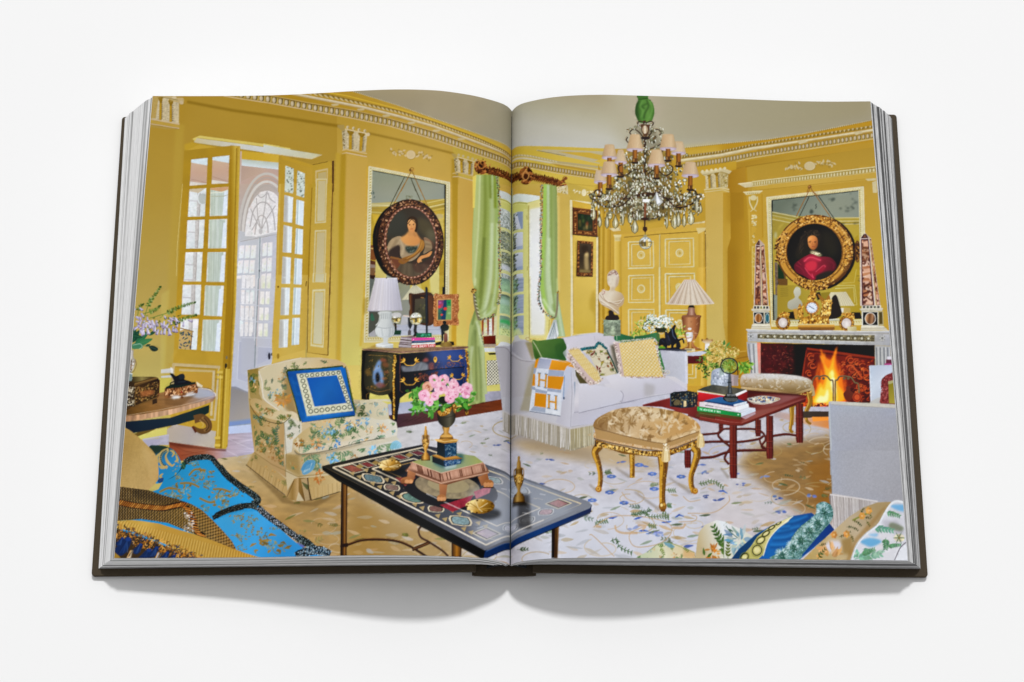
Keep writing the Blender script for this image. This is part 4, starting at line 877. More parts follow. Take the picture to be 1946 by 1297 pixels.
L([(290,1220),(375,1225),(375,1090)],14,'#cfc79c');L([(290,1175),(340,1178),(340,1100)],10,'#c9c092');P([(430,1080),(520,1085),(520,1310),(430,1310)],('#d2b04a','#a87e1c',(440,1100),(520,1100)));L([(488,0),(505,500),(524,1310)],11,'#5c3a0c',a=.9)
# ---- right wall: pilaster, chimney breast, looking-glass, fireplace -----------
W0()
# frieze + wall between the corner and the chimney breast
P([(1290,340),(1400,322),(1400,345),(1290,365)],('#bb9526','#b08a22',(1300,340),(1300,365)))
P([(1140,385),(1175,430),(1182,480),(1182,470),(1345,445),(1345,340),(1150,330)],('#bd9a30','#c09c33','#b8932c',(1160,340),(1330,440)))
P([(1341,372),(1376,372),(1385,640),(1384,860),(1346,860)],('#c2a047','#c5a954','#c8b160',(1360,380),(1360,740)),n=(.012,40))
P([(1375,370),(1392,372),(1388,520),(1384,560),(1384,700),(1375,640)],('#b88f26','#bf9c3a',(1382,380),(1382,560)))
P([(1388,345),(1420,335),(1420,820),(1384,820),(1384,500),(1390,480)],('#a3790f','#a87e16','#b38720',(1392,450),(1418,450)),n=(.012,40));P([(1384,500),(1402,505),(1402,650),(1386,680)],'#9c7210',a=.6,bl=6)
P([(1384,345),(1420,335),(1420,440),(1384,450)],'#9d7412',a=.55,bl=8)
P([(1380,645),(1388,650),(1400,690),(1396,720),(1378,720)],'#9c7412',a=.3,bl=8)
P([(1400,700),(1424,695),(1424,715),(1400,718)],'#a57c1e');L([(1402,700),(1424,697)],2,'#c09a3c');L([(1402,712),(1424,708)],2,'#8a6414')
P([(1413,340),(1460,335),(1470,660),(1420,662)],('#ad8419','#bd9631','#c09a36',(1415,500),(1465,500)))
P([(1420,335),(1670,290),(1690,660),(1440,660)],('#ae8a28','#ba9634','#bd9a34',(1560,300),(1570,480)))
A5()
# capital of the right pilaster
P([(1080,1060),(1280,990),(1290,1310),(1090,1310)],('#a37812','#ac8220',(1100,1100),(1270,1100)))
capital([(830,1085),(1000,1060),(1010,1255),(840,1270)],2,body='#c3b283');P([(1000,1055),(1090,1090),(1085,1255),(1005,1250)],'#b39f66');speck([(1010,1075),(1085,1095),(1085,1250),(1010,1245)],50,['#d6c89e','#6f5a22','#9c8430'],4,9)
P([(770,1060),(1040,1015),(1130,1050),(1100,1085),(1010,1055),(820,1110),(800,1095)],'#c6b686');[E(800+k*50,1055-k*8,16,18,'#d6c89c') for k in range(6)];L([(800,1100),(1010,1058),(1100,1090)],6,'#7d6a30',a=.7)
P([(820,1270),(1010,1248),(1100,1265),(1100,1310),(820,1310)],'#c0a044');L([(820,1278),(1010,1255),(1100,1275)],12,'#d2c090')
B6();L([(230,70),(440,42),(510,65)],10,'#cdbb84');L([(235,100),(440,70),(515,97)],9,'#cdbc88')
# overmantel cornice
A5();P([(1200,1205),(1533,1160),(1533,1220),(1280,1250)],'#cbbb8c');L([(1200,1205),(1533,1160)],10,'#ddd0a4')
A6()
P([(0,1180),(1385,990),(1390,1020),(1390,1050),(0,1230)],'#9a7f2c')
for x,y,an,d in along([(0,1208),(1390,1030)],44,1.25): P([(x-d*.42,y-18),(x+d*.2,y-21),(x+d*.2,y+17),(x-d*.42,y+20)],'#cdbf8c')
L([(0,1178),(1385,992)],12,'#d5c894');L([(0,1232),(1392,1056)],7,'#c3b074');P([(0,1240),(1395,1060),(1400,1140),(900,1200),(0,1285)],('#bd9934','#c3a040','#bd9a38',(0,1200),(1390,1100)));L([(30,1285),(1290,1140)],5,'#997618',a=.8)
P([(1270,1140),(1395,1130),(1395,1160),(1300,1165)],'#c6b684');P([(1350,1180),(1400,1160),(1405,1310),(1360,1310)],'#c9b988')
P([(0,1290),(95,1285),(80,1310),(0,1310)],'#cfc08a')
# pilaster strip with urn trophy and husks
B6()
P([(670,95),(885,80),(840,125),(700,130)],'#cfc08c');L([(668,98),(885,82)],9,'#e0d4a6');[E(720+k*22,110,6,6,'#a38c3a') for k in range(6)]
P([(705,130),(885,110),(900,660),(800,740),(745,740)],'#bb942c');L([(880,120),(890,640)],10,'#ad841a',a=.8);L([(735,300),(745,800)],10,'#cda83c',a=.7)
B([(735,150),(780,130),(828,145),(830,200),(800,300),(785,330),(765,300),(740,220)],'#b5952f');E(783,165,36,32,'#cdbf8c');L([(738,150),(745,230),(780,310)],14,'#d2c492',sm=1);L([(828,150),(825,220),(788,305)],14,'#cdbf8c',sm=1);E(757,215,9,10,'#a8872a');E(805,212,9,10,'#a8872a');L([(750,330),(785,300),(820,325)],10,'#c9b981')
P([(765,365),(822,360),(822,520),(770,720),(765,500)],'#c19a30')
for k in range(40): E(rng.uniform(768,820),rng.choice([rng.uniform(375,420),rng.uniform(440,520),rng.uniform(570,640)]),rng.uniform(5,11),rng.uniform(6,13),rng.choice(['#d3c796','#c9bb84','#dcd2a8','#a98c34']),a=.9)
for k in range(26): E(rng.uniform(770,800),rng.uniform(640,1000),6,9,rng.choice(['#d3c796','#c4b47a','#a98c34']),a=.8)
L([(772,740),(778,1300)],12,'#cdb45a',a=.9)
# the glass
W0()
OR=[(1457.5,396),(1645,374),(1650,470),(1668,645),(1466,650)];
O2=[(1457.5,396.5),(1643,374),(1651,648),(1468,652)];I2=[(1467.5,402.5),(1633,382.5),(1640,640),(1473,640)]
glass_frame(O2,I2,66,base='#cdc290')
P(I2,('#6c7360','#7d8473','#8a8f7c',(1500,395),(1560,440)))
L([(1468,403),(1633,383)],1.6,'#20231b');L([(1468.5,403),(1472,640)],2.6,'#15160f');
with K(I2):
 B7()
 P([(110,330),(380,380),(800,400),(1110,400),(1120,1300),(110,1300)],('#a18c34','#b39a35','#ab9430',(300,400),(900,1200)))
 for y,c in ((345,'#b7b287'),(365,'#8f8440'),(385,'#b3a86a'),(405,'#a5923c'),(430,'#c0b478')): L([(110,y-10),(400,y+50)],12,c)
 for y,c in ((405,'#c2b67c'),(425,'#a38f36'),(445,'#bdb078'),(468,'#8a7830'),(480,'#c0b070')): L([(790,y),(1120,y-5)],12,c)
 for _ in range(60):
  x,y=rng.choice([(rng.gauss(1040,30),rng.uniform(90,360)),(rng.gauss(365,14),rng.uniform(230,330)),(rng.gauss(780,20),rng.gauss(180,12)),(rng.gauss(1000,60),rng.gauss(300,20)),(rng.gauss(950,80),rng.gauss(465,8)),(rng.gauss(550,8),rng.uniform(315,350))])
  E(x,y,rng.uniform(5,14),rng.uniform(6,14),rng.choice(['#2e352c','#4a5246','#3c443a']),a=.6,bl=2)
 L([(605,235),(600,262),(608,270),(598,295)],9,'#2a302a',a=.8)
 P([(190,500),(260,450),(130,620),(125,760)],'#c0a848',a=.6,bl=10)
 P([(800,900),(1080,600),(1110,1300),(280,1300),(300,1150)],('#a98c1e','#b59a32',(900,800),(600,1300)));L([(1060,1010),(1035,1160),(900,1170)],9,'#c3b25a',a=.8);L([(840,1310),(860,1215),(1050,1220),(1040,1310)],9,'#c3b25a',a=.8)
 P([(175,940),(250,1040),(280,1190),(175,1180)],'#1f3316');L([(250,1050),(270,1190),(180,1180)],20,'#6a4a1e');P([(140,930),(172,930),(180,1310),(150,1310)],'#6f5c4c',n=(.3,3));E(150,610,14,40,'#b3b494',a=.7,bl=3)
 for _ in range(20): L([(x := rng.uniform(1060,1110),y := rng.uniform(1060,1300)),(x+25,y+rng.uniform(-6,6))],5,'#4a4220',a=.7)
 C7()
 P([(330,60),(1110,60),(1110,380),(330,380)],('#9c8428','#b09a38','#a88e24',(340,100),(1100,300)))
 P([(330,0),(425,0),(425,60),(345,60)],'#6a4a1c')
 for k in range(5): L([(360,90+k*18),(430,85+k*18)],6,'#7a6620',a=.6)
 B([(505,75),(540,90),(545,140),(525,175),(555,215),(560,280),(440,280),(430,215),(490,175),(480,120)],('#c3bfa6','#a29c84',(480,100),(560,260)))
 L([(640,110),(800,60),(1040,60),(1060,240),(900,250)],8,'#c6b868');L([(860,90),(1030,80),(1040,220)],7,'#cbbe74');P([(730,130),(820,120),(830,240),(740,240)],'#8f7a20')
 P([(820,125),(960,120),(1040,250),(850,250),(790,180)],'#cdc39e');[L([(850+k*14,125),(870+k*22,250)],4,'#a59a78',a=.7) for k in range(8)];P([(920,265),(1000,270),(1000,340),(900,340)],'#b59a54');P([(905,270),(940,270),(935,310),(905,310)],'#d6d2c4')
 B([(830,180),(870,150),(900,230),(920,330),(860,370),(800,370),(820,280)],'#2a2018');P([(680,130),(720,120),(740,180),(700,200)],'#2a2014')
 P([(430,310),(500,300),(510,375),(440,370)],'#221c12');P([(1010,310),(1090,310),(1110,370),(1020,370)],'#221c14');L([(345,385),(500,400),(870,395),(1110,380)],20,'#c9c08c');L([(800,378),(900,372)],8,'#e6e2d0')
P([(0,0),(1,0),(1,1)],'#000000',a=0)
# cords
A6();RING(650,1232,16,14,7,'#8f6024');E(640,1250,12,12,'#70491a');L([(640,1245),(615,1310)],8,'#8a5c22');L([(660,1245),(690,1310)],8,'#8a5c22')
B7();E(530,30,22,16,'#7d5420');E(525,26,8,8,'#c9954a')
L([(535,50),(380,390)],9,'#8f6026');L([(525,150),(415,395)],8,'#2c2c20');L([(545,50),(770,400)],9,'#8f6026');L([(630,140),(810,415)],8,'#2c2c20');L([(560,80),(630,140)],8,'#9a6c30')
# portrait of the man
E(625,815,430,440,'#1e0e06',rot=20)
E(1070,800,34,130,'#4a2a10');speck(epts(1075,800,32,130),60,['#8a5a1e','#2a1408','#b07c30','#5a3412'],7,14)
with K(epts(592,800,432,436)):
 gilt_ring(590,800,372,378,130,n=0,base='#9c6a1e')
 RING(590,800,425,432,26,'#5c3610');RING(588,798,400,406,26,'#a8742a');RING(590,800,372,380,26,'#c08a34');RING(590,800,345,352,16,'#7a4c14');RING(590,800,328,338,24,'#b07a2c');RING(589,803,318,330,6,'#5a300e')
 for a0,a1,n in ((235,300,240),(160,215,240),(-30,35,260),(55,125,280),(300,330,60)):
  gilt_ring(592,800,385,392,0,n=0)
  for i in range(n):
   t=math.radians(rng.uniform(a0,a1));k=rng.uniform(-48,44);s=rng.uniform(5,15)
   E(592+(385+k)*math.cos(t),800+(392+k)*math.sin(t),s,s*.6,rng.choice(['#d9a64a','#5a300c','#b8802c','#8a5618','#e6bc68','#3a1c08']),rot=rng.uniform(0,180),a=.85)
 for t in range(0,360,3): E(590+330*math.cos(math.radians(t)),801+340*math.sin(math.radians(t)),7,5,rng.choice(['#d9a850','#6a3e10','#c48e38']),rot=t+40,a=.8)
 L(epts(592,800,398,404,0,30,300,350),16,'#d9ac54',a=.7);L(epts(592,800,400,405,0,30,120,160),22,'#c9963c',a=.7);L(epts(592,800,402,408,0,30,195,235),18,'#d0a048',a=.7);L(epts(592,800,410,414,0,30,20,70),24,'#5a3410',a=.8)
for i in range(60): t=math.radians(rng.uniform(165,205));s=rng.uniform(7,16);E(592+rng.uniform(400,450)*math.cos(t),800+430*math.sin(t),s,s*.7,rng.choice(['#b8802c','#5a300c','#d9a64a','#3a1c08']),rot=rng.uniform(0,180))
for i in range(60): t=math.radians(rng.uniform(70,112));s=rng.uniform(7,16);E(592+430*math.cos(t),800+rng.uniform(405,455)*math.sin(t),s,s*.7,rng.choice(['#b8802c','#5a300c','#d9a64a','#3a1c08']),rot=rng.uniform(0,180))
ov=epts(587,806,312,332)
P(ov,('#120d0a','#1c1611','#100b09',(400,500),(800,1100)))
with K(ov):
 B([(680,560),(800,600),(850,800),(760,850),(690,700)],'#221c12',bl=40)
 B([(455,600),(520,545),(600,545),(660,600),(650,700),(620,800),(680,850),(560,880),(430,900),(370,850),(400,740),(440,680)],'#241b13',bl=6);[L([(430+rng.uniform(0,60),600+k*10),(400+rng.uniform(0,50),640+k*12)],7,'#3a2c1e',a=.6,sm=1) for k in range(18)];speck([(470,560),(620,550),(650,620),(500,640)],50,['#3d2f20','#1a130d','#4a3a28'],6,12,.7)
 B([(512,660),(530,625),(575,615),(612,640),(624,690),(616,745),(585,780),(552,775),(522,735)],('#d68c48','#b9713a','#8a4a24',(520,660),(628,740)))
 L([(520,690),(550,680)],7,'#4a2a16');L([(580,688),(608,682)],6,'#3c2012');E(537,698,9,4,'#2c170c');E(595,696,8,4,'#2c170c');L([(568,690),(560,720),(575,724)],5,'#9a5a2c',a=.9);L([(555,746),(575,744),(592,746)],7,'#8e3826');E(540,650,22,12,'#e6a868',a=.5,bl=5);B([(600,640),(624,690),(612,750),(596,770),(606,700)],'#6a3a1c',a=.6,bl=5)
 B([(545,800),(580,795),(640,820),(670,850),(600,860),(550,830)],'#b3a07a',bl=2);speck([(550,800),(650,820),(650,850),(560,830)],24,['#e3d6b4','#6e5e40'],5,9)
 B([(360,960),(420,900),(500,850),(560,830),(640,860),(760,870),(830,940),(820,1010),(740,1060),(640,1100),(560,1135),(460,1080),(380,1040)],('#5e1220','#8e1a30','#55121c',(360,940),(820,960)))
 B([(470,890),(560,850),(660,890),(640,920),(540,900),(480,930)],'#b0263e',bl=4);B([(480,960),(540,910),(610,930),(600,1010),(520,1030)],'#c22a3e',bl=6);B([(520,1040),(610,1030),(690,960),(720,980),(650,1060),(560,1130)],'#96182c',bl=4);L([(470,920),(540,870),(660,905)],12,'#d64a5c',sm=1,a=.8);L([(480,990),(520,1050),(580,1110)],12,'#cc3a50',sm=1,a=.8);L([(600,1040),(690,965),(710,985)],10,'#d2485a',sm=1,a=.7);L([(380,960),(440,1000),(480,1060)],14,'#7d1a2c',sm=1);L([(720,900),(800,940),(800,1000)],16,'#6c1626',sm=1);L([(400,920),(440,960)],10,'#a02a3c',a=.6);B([(600,1090),(700,1040),(790,1030),(760,1110),(640,1140)],'#2c2018',bl=8);L([(560,1060),(575,1110)],12,'#d04458',a=.8)
# obelisks
def obelisk(qf,qs,top,baseq,seed):
 tl,tr,br,bl=qf
 P([tl,tr,br,bl],'#d2c0b0');P(qs,'#c9b8a6');P([top,tl,tr],'#c9b4a4');P([top,tr,qs[1]],'#b8a08c')
 P([lerp(top,tl,.25),lerp(tl,tr,.1),lerp(tl,tr,.9),lerp(top,tr,.25)],'#3a1620');P([lerp(top,lerp(tl,tr,.5),.3),lerp(lerp(tl,tr,.3),top,.15),lerp(lerp(tl,tr,.75),top,.15)],'#7d5230')
 fi=sub(qf,.12,.012,.9,.995);P(fi,'#4a1420');fm=sub(qf,.22,.03,.8,.985);P(fm,'#8c5a3a');sm_=sub(qs,.1,.012,.85,.995);P(sm_,'#4a2018');sn=sub(qs,.2,.03,.75,.98);P(sn,'#8a5c3c')
 for q,n in ((fm,46),(sn,26)):
  with K(q):
   for i in range(n):
    v=i/n;c=rng.choice(['#c9936a','#d6a888','#a8683e','#7d4428','#b77c50','#dab49a'])
    x,y=quad(q,rng.random(),v);w=40
    P([(x-rng.uniform(10,w),y-rng.uniform(4,18)),(x+rng.uniform(0,w),y-rng.uniform(6,20)),(x+rng.uniform(10,w),y+rng.uniform(4,16)),(x-rng.uniform(5,w),y+rng.uniform(6,20))],c,a=.85)
   for i in range(n): p=quad(q,rng.random(),rng.random());L([p,(p[0]+rng.uniform(-30,30),p[1]+rng.uniform(-18,18))],rng.uniform(2,5),rng.choice(['#e0c4ac','#4a2416','#5e3020']),a=.8)
   P(sub(q,0,.1,1,.32),'#7c4a24',a=.45)
W0()
obelisk([(1437,493),(1446.5,494),(1449,612),(1434,611)],[(1447,494),(1454,492),(1462.5,611),(1450,612)],(1444.5,482),None,1)
obelisk([(1636,480),(1654,479),(1667,612),(1637,612)],[(1654.5,479),(1657.5,480),(1676,614),(1668,612)],(1646,468),None,2)
C6()
P([(1022,425),(1200,425),(1205,460),(1018,460)],'#d9d0bc');[P([(1030+k*34,432),(1052+k*34,432),(1052+k*34,458),(1030+k*34,458)],rng.choice(['#1f1a18','#3a4a34','#8a8a4c','#20202a'])) for k in range(5)]
P([(1000,462),(1210,460),(1208,480),(1190,495),(1030,495),(1002,480)],('#cfc8b6','#b3a990',(1050,460),(1050,495)));P([(1020,495),(1140,495),(1145,635),(1022,632)],'#d6d2c4');P([(1140,495),(1205,495),(1208,630),(1145,635)],'#b9b4a4');P([(1028,502),(1136,502),(1138,628),(1030,625)],'#0f1618');P([(1152,505),(1202,505),(1203,622),(1154,626)],'#12282c')
E(1080,565,46,56,'#e3ddd0');P(epts(1080,565,40,50),('#c48a4c','#7a4a1e','#b8824a','#5a3416',(1045,560),(1118,565)));E(1178,565,24,56,'#c9d2c9');E(1178,565,19,48,'#2f6670');L([(1030,565),(1040,565)],5,'#e3ddd0');L([(1120,565),(1136,565)],5,'#e3ddd0')
P([(1010,632),(1210,632),(1222,688),(995,688)],('#dcd6c2','#c2b9a0',(1010,640),(1010,690)));L([(1000,660),(1215,658)],5,'#a3987c')
C7()
P([(1110,250),(1280,245),(1282,272),(1105,275)],'#d9d0bc');[P([(1115+k*33,253),(1136+k*33,253),(1136+k*33,270),(1115+k*33,270)],rng.choice(['#1f1a18','#3a4a34','#8a8a4c','#20202a'])) for k in range(5)]
P([(1085,275),(1300,270),(1290,300),(1100,302)],('#d2ccba','#b3a990',(1090,270),(1090,302)));P([(1105,302),(1255,302),(1258,440),(1105,435)],'#d6d2c4');P([(1255,302),(1300,300),(1305,430),(1258,440)],'#b3a67c');P([(1115,308),(1248,308),(1250,428),(1116,426)],'#0f1618');P([(1262,308),(1292,306),(1296,415),(1264,420)],'#5a4a1c');E(1183,367,50,56,'#e3ddd0');P(epts(1183,367,44,50),('#c49464','#6a4424','#a87e58','#4a3020',(1145,360),(1225,370)))
P([(1100,435),(1305,435),(1345,475),(1095,478)],('#dcd6c2','#b9b096',(1110,440),(1110,480)));L([(1098,455),(1325,452)],5,'#a3987c')
# mantel
P([(45,465),(1100,480),(1360,478),(1362,505),(1210,510),(60,495)],('#c9c8c4','#a9a6a2',(100,465),(100,500)),n=(.06,6));L([(45,468),(1100,482),(1360,480)],6,'#e2e0da',a=.8);L([(60,496),(1360,508)],5,'#6f6c66',a=.7)
P([(55,497),(1362,508),(1368,615),(1220,612),(60,578)],('#bab8b6','#a3a2a2',(100,500),(100,600)),n=(.08,8))
P([(150,505),(1222,515),(1222,578),(150,550)],'#6a6045');speck([(150,505),(1222,515),(1222,578),(150,550)],300,['#8f8462','#3f3826','#a89c78','#57503a'],4,9)
for k in range(17): x=183+k*61.5;y=529+k*1.3;E(x,y,17,15,'#4a422c');E(x,y,13,12,'#b9b39c');E(x-2,y-3,7,6,'#d3cfbc')
L([(150,508),(1222,517)],4,'#cfccc2');L([(150,552),(1222,580)],4,'#d0cec8')
for x in (88,1292): E(x,530+(x>500)*15,26,30,'#8f8d88');[E(x+18*math.cos(t),530+(x>500)*15+20*math.sin(t),8,8,'#c2c0ba') for t in (0,1.05,2.1,3.1,4.2,5.2)];E(x,530+(x>500)*15,6,7,'#6a6862')
P([(50,580),(150,585),(160,870),(80,870),(90,800),(60,700)],('#a9a7a5','#bdbbb9',(60,600),(150,600)));[L([(68+k*22,598),(76+k*20,680),(95+k*15,860)],10,'#6f6e70' if k % 2==0 else '#cbc9c6',sm=1,a=.85) for k in range(4)];P([(145,585),(178,590),(182,860),(158,862)],('#e08a72','#d98a78','#c98f84',(150,600),(180,800)))
P([(1222,612),(1368,618),(1378,790),(1228,790)],'#a9a8a6');[L([(1240+k*34,630),(1245+k*34,790)],13,'#77777a',a=.85) for k in range(4)];[L([(1253+k*34,625),(1257+k*34,790)],7,'#cfcdca',a=.8) for k in range(4)]
# firebox
P([(178,590),(1222,608),(1228,1120),(178,870)],'#140507')
fb=[(178,590),(600,598),(555,870),(180,862)]
P(fb,('#4a1016','#38090e','#120406',(180,700),(560,700)))
with K(fb):
 for _ in range(150): E(rng.uniform(185,480),rng.uniform(600,865),rng.uniform(5,22),rng.uniform(4,14),rng.choice(['#5c1418','#6e1c1c','#2c080c','#7d2a20','#481016']),rot=rng.uniform(0,180),a=.5,bl=2)
 for _ in range(60): L([(x := rng.uniform(190,470),y := rng.uniform(620,860)),(x+rng.uniform(-25,25),y+rng.uniform(-12,12))],4,rng.choice(['#a8503a','#c0704c','#8a3424']),a=.7)
 P([(480,600),(600,598),(560,870),(500,870)],'#0a0305',a=.7,bl=14)
P([(600,628),(1225,712),(1225,1120),(560,1120),(555,880)],('#5a1208','#7a1c0a','#4a0c08',(620,700),(1200,1000)))
with K([(600,628),(1225,712),(1225,1120),(560,1120),(555,880)]):
 L([(605,640),(1225,722)],14,'#8a2c12');L([(612,660),(1225,742)],6,'#2c0606');L([(590,650),(560,900)],20,'#8a2a14')
 for cx,cy,r in ((1000,740,40),(1060,760,34),(1110,790,46),(1140,850,40),(1080,880,40),(1150,900,30),(640,720,40),(650,790,36),(620,860,30),(1100,980,44),(1150,1010,34),(1060,1040,50),(1010,820,40)):
  L(epts(cx,cy,r,r*.8,rng.uniform(0,60),24,0,270),11,'#b8441c',sm=0,a=.85);L(epts(cx+3,cy+4,r*.6,r*.5,0,20,30,330),8,'#d2602a',a=.7);L(epts(cx+5,cy+9,r,r*.8,20,20,0,180),8,'#240404',a=.8)
 for _ in range(160): L(epts(x := rng.uniform(900,1215),y := rng.uniform(730,1110),r := rng.uniform(8,20),r*.7,0,12,rng.uniform(0,180),300),6,rng.choice(['#c24e20','#8a2410','#2c0606','#e07030','#5c1408']),a=.8)
 L([(960,800),(1010,790),(1050,830),(1090,880),(1110,900)],16,'#b84a20',sm=1);L([(630,700),(690,680),(740,690)],12,'#7d2210',sm=1)
 P([(560,1040),(700,1040),(820,1120),(560,1120)],'#d04a10',a=.8,bl=12)
# flames
B([(700,1120),(660,1000),(690,860),(720,760),(790,720),(880,760),(920,860),(960,960),(960,1120)],'#d8560c',a=.75,bl=26)
def flame(pts,c,bl=5,a=1): B(pts,c,bl=bl,a=a)
flame([(640,1130),(650,1060),(690,980),(690,900),(720,960),(730,820),(760,900),(745,760),(725,640),(760,700),(790,730),(820,740),(850,680),(882,616),(868,700),(872,780),(890,850),(920,900),(940,1000),(960,1080),(930,1125),(800,1130)],'#ee7a10',6)
flame([(720,700),(740,760),(770,800),(800,860),(770,800),(750,720)],'#f29020',4)
flame([(660,1120),(690,1020),(720,940),(750,960),(770,860),(760,780),(800,820),(830,760),(850,700),(850,800),(880,880),(890,960),(930,1020),(940,1090),(860,1120)],'#f7ac20',8)
flame([(670,1115),(700,1040),(730,980),(760,1000),(790,900),(810,850),(840,880),(850,960),(870,1000),(880,1100),(780,1120)],'#fccf40',9)
flame([(690,1110),(720,1060),(760,1060),(790,1000),(800,1060),(780,1110)],'#fff0a8',8);flame([(820,930),(840,890),(860,930),(870,1010),(850,1060),(830,1000)],'#fff3b8',9);flame([(815,860),(835,830),(850,870),(835,900)],'#ffe680',8)
for x,y,h,c in ((690,870,90,'#e8761a'),(705,800,80,'#d2600e'),(900,820,70,'#e06a10'),(925,870,80,'#d8660f'),(760,700,60,'#f08c1e'),(862,660,60,'#f08818'),(660,940,80,'#d85c0e'),(950,940,80,'#cc560c')): flame([(x-9,y+h*.5),(x-3,y),(x+4,y-h*.5),(x+9,y),(x+7,y+h*.5)],c,3,.85)
speck([(655,1160),(690,1120),(800,1120),(800,1185),(660,1185)],90,['#7a1c10','#c2401a','#3a0c08','#f07a28','#ffb850','#5a1410'],6,14)
P([(560,1120),(655,1100),(655,1180),(560,1200)],'#a83812');speck([(560,1120),(655,1110),(655,1180),(560,1190)],30,['#e06a24','#5a1a0c','#d2501a'],6,12)
# fire screen and andirons
for q in ([(650,950),(660,910),(690,885),(720,888),(760,880),(790,890),(815,920),(840,935),(842,1110)],[(860,1110),(862,935),(880,920),(900,890),(940,885),(980,890),(1010,900),(1040,940),(1075,965),(1078,1115)]): L(q,13,'#5f4a30',sm=1);L([(x-2,y-3) for x,y in q],4,'#a08058',sm=1,a=.7)
for x in (735,962): E(x-18,905,14,12,'#6a5434');E(x+18,905,14,12,'#6a5434')
L([(648,950),(640,1260)],14,'#4a3a2c');L([(850,920),(850,1110)],8,'#e8b060',a=.6)
B([(935,1040),(960,1010),(960,985),(982,968),(1000,985),(1000,1010),(1030,1040),(1010,1090),(980,1105),(950,1085)],'#6a2a18');E(1060,1070,40,40,'#c25028');RING(1060,1070,30,30,12,'#8a2c14')
P([(550,1190),(800,1185),(800,1235),(560,1245)],('#4a4038','#3a322c',(600,1190),(600,1240)));P([(640,1240),(800,1236),(800,1265),(650,1275)],'#f0923c');P([(330,1200),(540,1190),(560,1240),(420,1220)],'#c06a30',a=.9)
# things on the mantel
def oframe(cx,cy,rx,ry):
 E(cx,cy,rx,ry,'#8a5a1c');gilt_ring(cx,cy,rx*.84,ry*.86,rx*.34,n=90,base='#9c6a22',bump=.8,hi=('#e0b048','#c48c2c','#f0cc70'));P(epts(cx,cy,rx*.66,ry*.7),('#d8cfc8','#c3b3a8',(cx-rx,cy),(cx+rx,cy)));E(cx+4,cy+6,rx*.25,ry*.4,'#e9e2da',a=.8,bl=4);L(epts(cx,cy,rx*.66,ry*.7),4,'#6a4214',closed=1)
oframe(383,405,66,66);speck([(340,340),(385,300),(445,320),(440,350)],60,['#d6a240','#7a4a14','#b87e26','#f0c860'],5,11);oframe(965,410,68,68);speck([(910,330),(960,305),(1035,320),(1040,375)],70,['#d6a240','#7a4a14','#b87e26','#f0c860'],5,11);P([(972,440),(1055,440),(1058,482),(975,480)],('#d2c8a0','#b5a878',(980,440),(1050,480)))
P([(520,425),(855,422),(858,465),(835,475),(545,475),(520,460)],('#e0b050','#a8742a','#6a4416',(600,420),(600,478)));P([(522,448),(855,446),(855,462),(524,464)],'#7d5420',a=.7)
speck([(520,415),(540,360),(600,350),(640,330),(720,330),(800,340),(810,415)],330,['#d9a640','#6a4010','#b07a22','#f0cc68','#8a5a18','#c8922e'],6,15);P([(475,280),(510,275),(515,370),(495,375)],'#c2923a')
B([(530,240),(545,235),(550,260),(575,220),(580,225),(565,290),(570,350),(530,360),(515,300)],'#a8742a');speck([(520,250),(570,250),(575,350),(520,360)],60,['#e6b850','#6a4010','#b8842c'],5,11)
B([(700,145),(720,150),(770,190),(800,150),(815,170),(820,210),(840,220),(820,260),(815,340),(770,370),(720,340),(740,240)],'#9c6a22');speck([(740,200),(830,190),(820,340),(730,350)],150,['#e6b850','#5a340c','#b8842c','#f2d278'],5,12)
speck([(600,200),(640,110),(690,130),(680,200)],110,['#d6a440','#6a4010','#a87424','#f0c860'],5,12);P([(640,105),(670,105),(665,150),(630,150)],'#b07c28');speck([(620,60),(700,60),(690,130),(630,130)],50,['#d6a440','#6a4010','#a87424'],5,11)
E(650,268,68,68,'#a5702a');gilt_ring(650,268,58,58,18,n=70,base='#b8802e',bump=.9);E(648,268,48,48,'#d9dce2')
for k in range(12): t=k*math.pi/6;L([(648+38*math.cos(t),268+38*math.sin(t)),(648+44*math.cos(t),268+44*math.sin(t))],5,'#3a3c44')
L([(648,268),(622,250)],5,'#1c1c22');L([(648,268),(672,282)],5,'#1c1c22');L([(640,320),(642,370)],8,'#3a2410')
# ---- floor, carpet, lacquer chest, sofa group ---------------------------------
A6();relief(648,982,262,110,-35,'#c3b07e')
W0()
# skirting and boards by the chest
P([(690,790),(960,760),(965,800),(690,840)],('#c6b95c','#cdc470',(700,790),(700,840)),a=.0)
D3()
P([(120,600),(400,640),(560,600),(1240,560),(1240,760),(430,870),(340,740),(130,700)],('#c9c068','#cbbf62',(200,620),(900,760)))
P([(130,690),(390,690),(390,720),(130,700)],'#c9c3a8');P([(330,745),(1200,640),(1240,740),(430,870),(340,860)],('#9fa6b8','#b3b3c0',(400,740),(400,870)))
P([(340,860),(1180,770),(1240,760),(1620,680),(1620,810),(1100,890),(440,1000),(400,980)],('#4a3038','#5a3226','#7a4024',(450,900),(1600,740)),n=(.12,30,3))
for k in range(12): L([(440+k*95,960-k*22),(560+k*95,900-k*20)],5,'#2c1814',a=.5)
P([(1420,640),(1620,600),(1620,690),(1430,720)],'#a6a4b2',n=(.08,6))
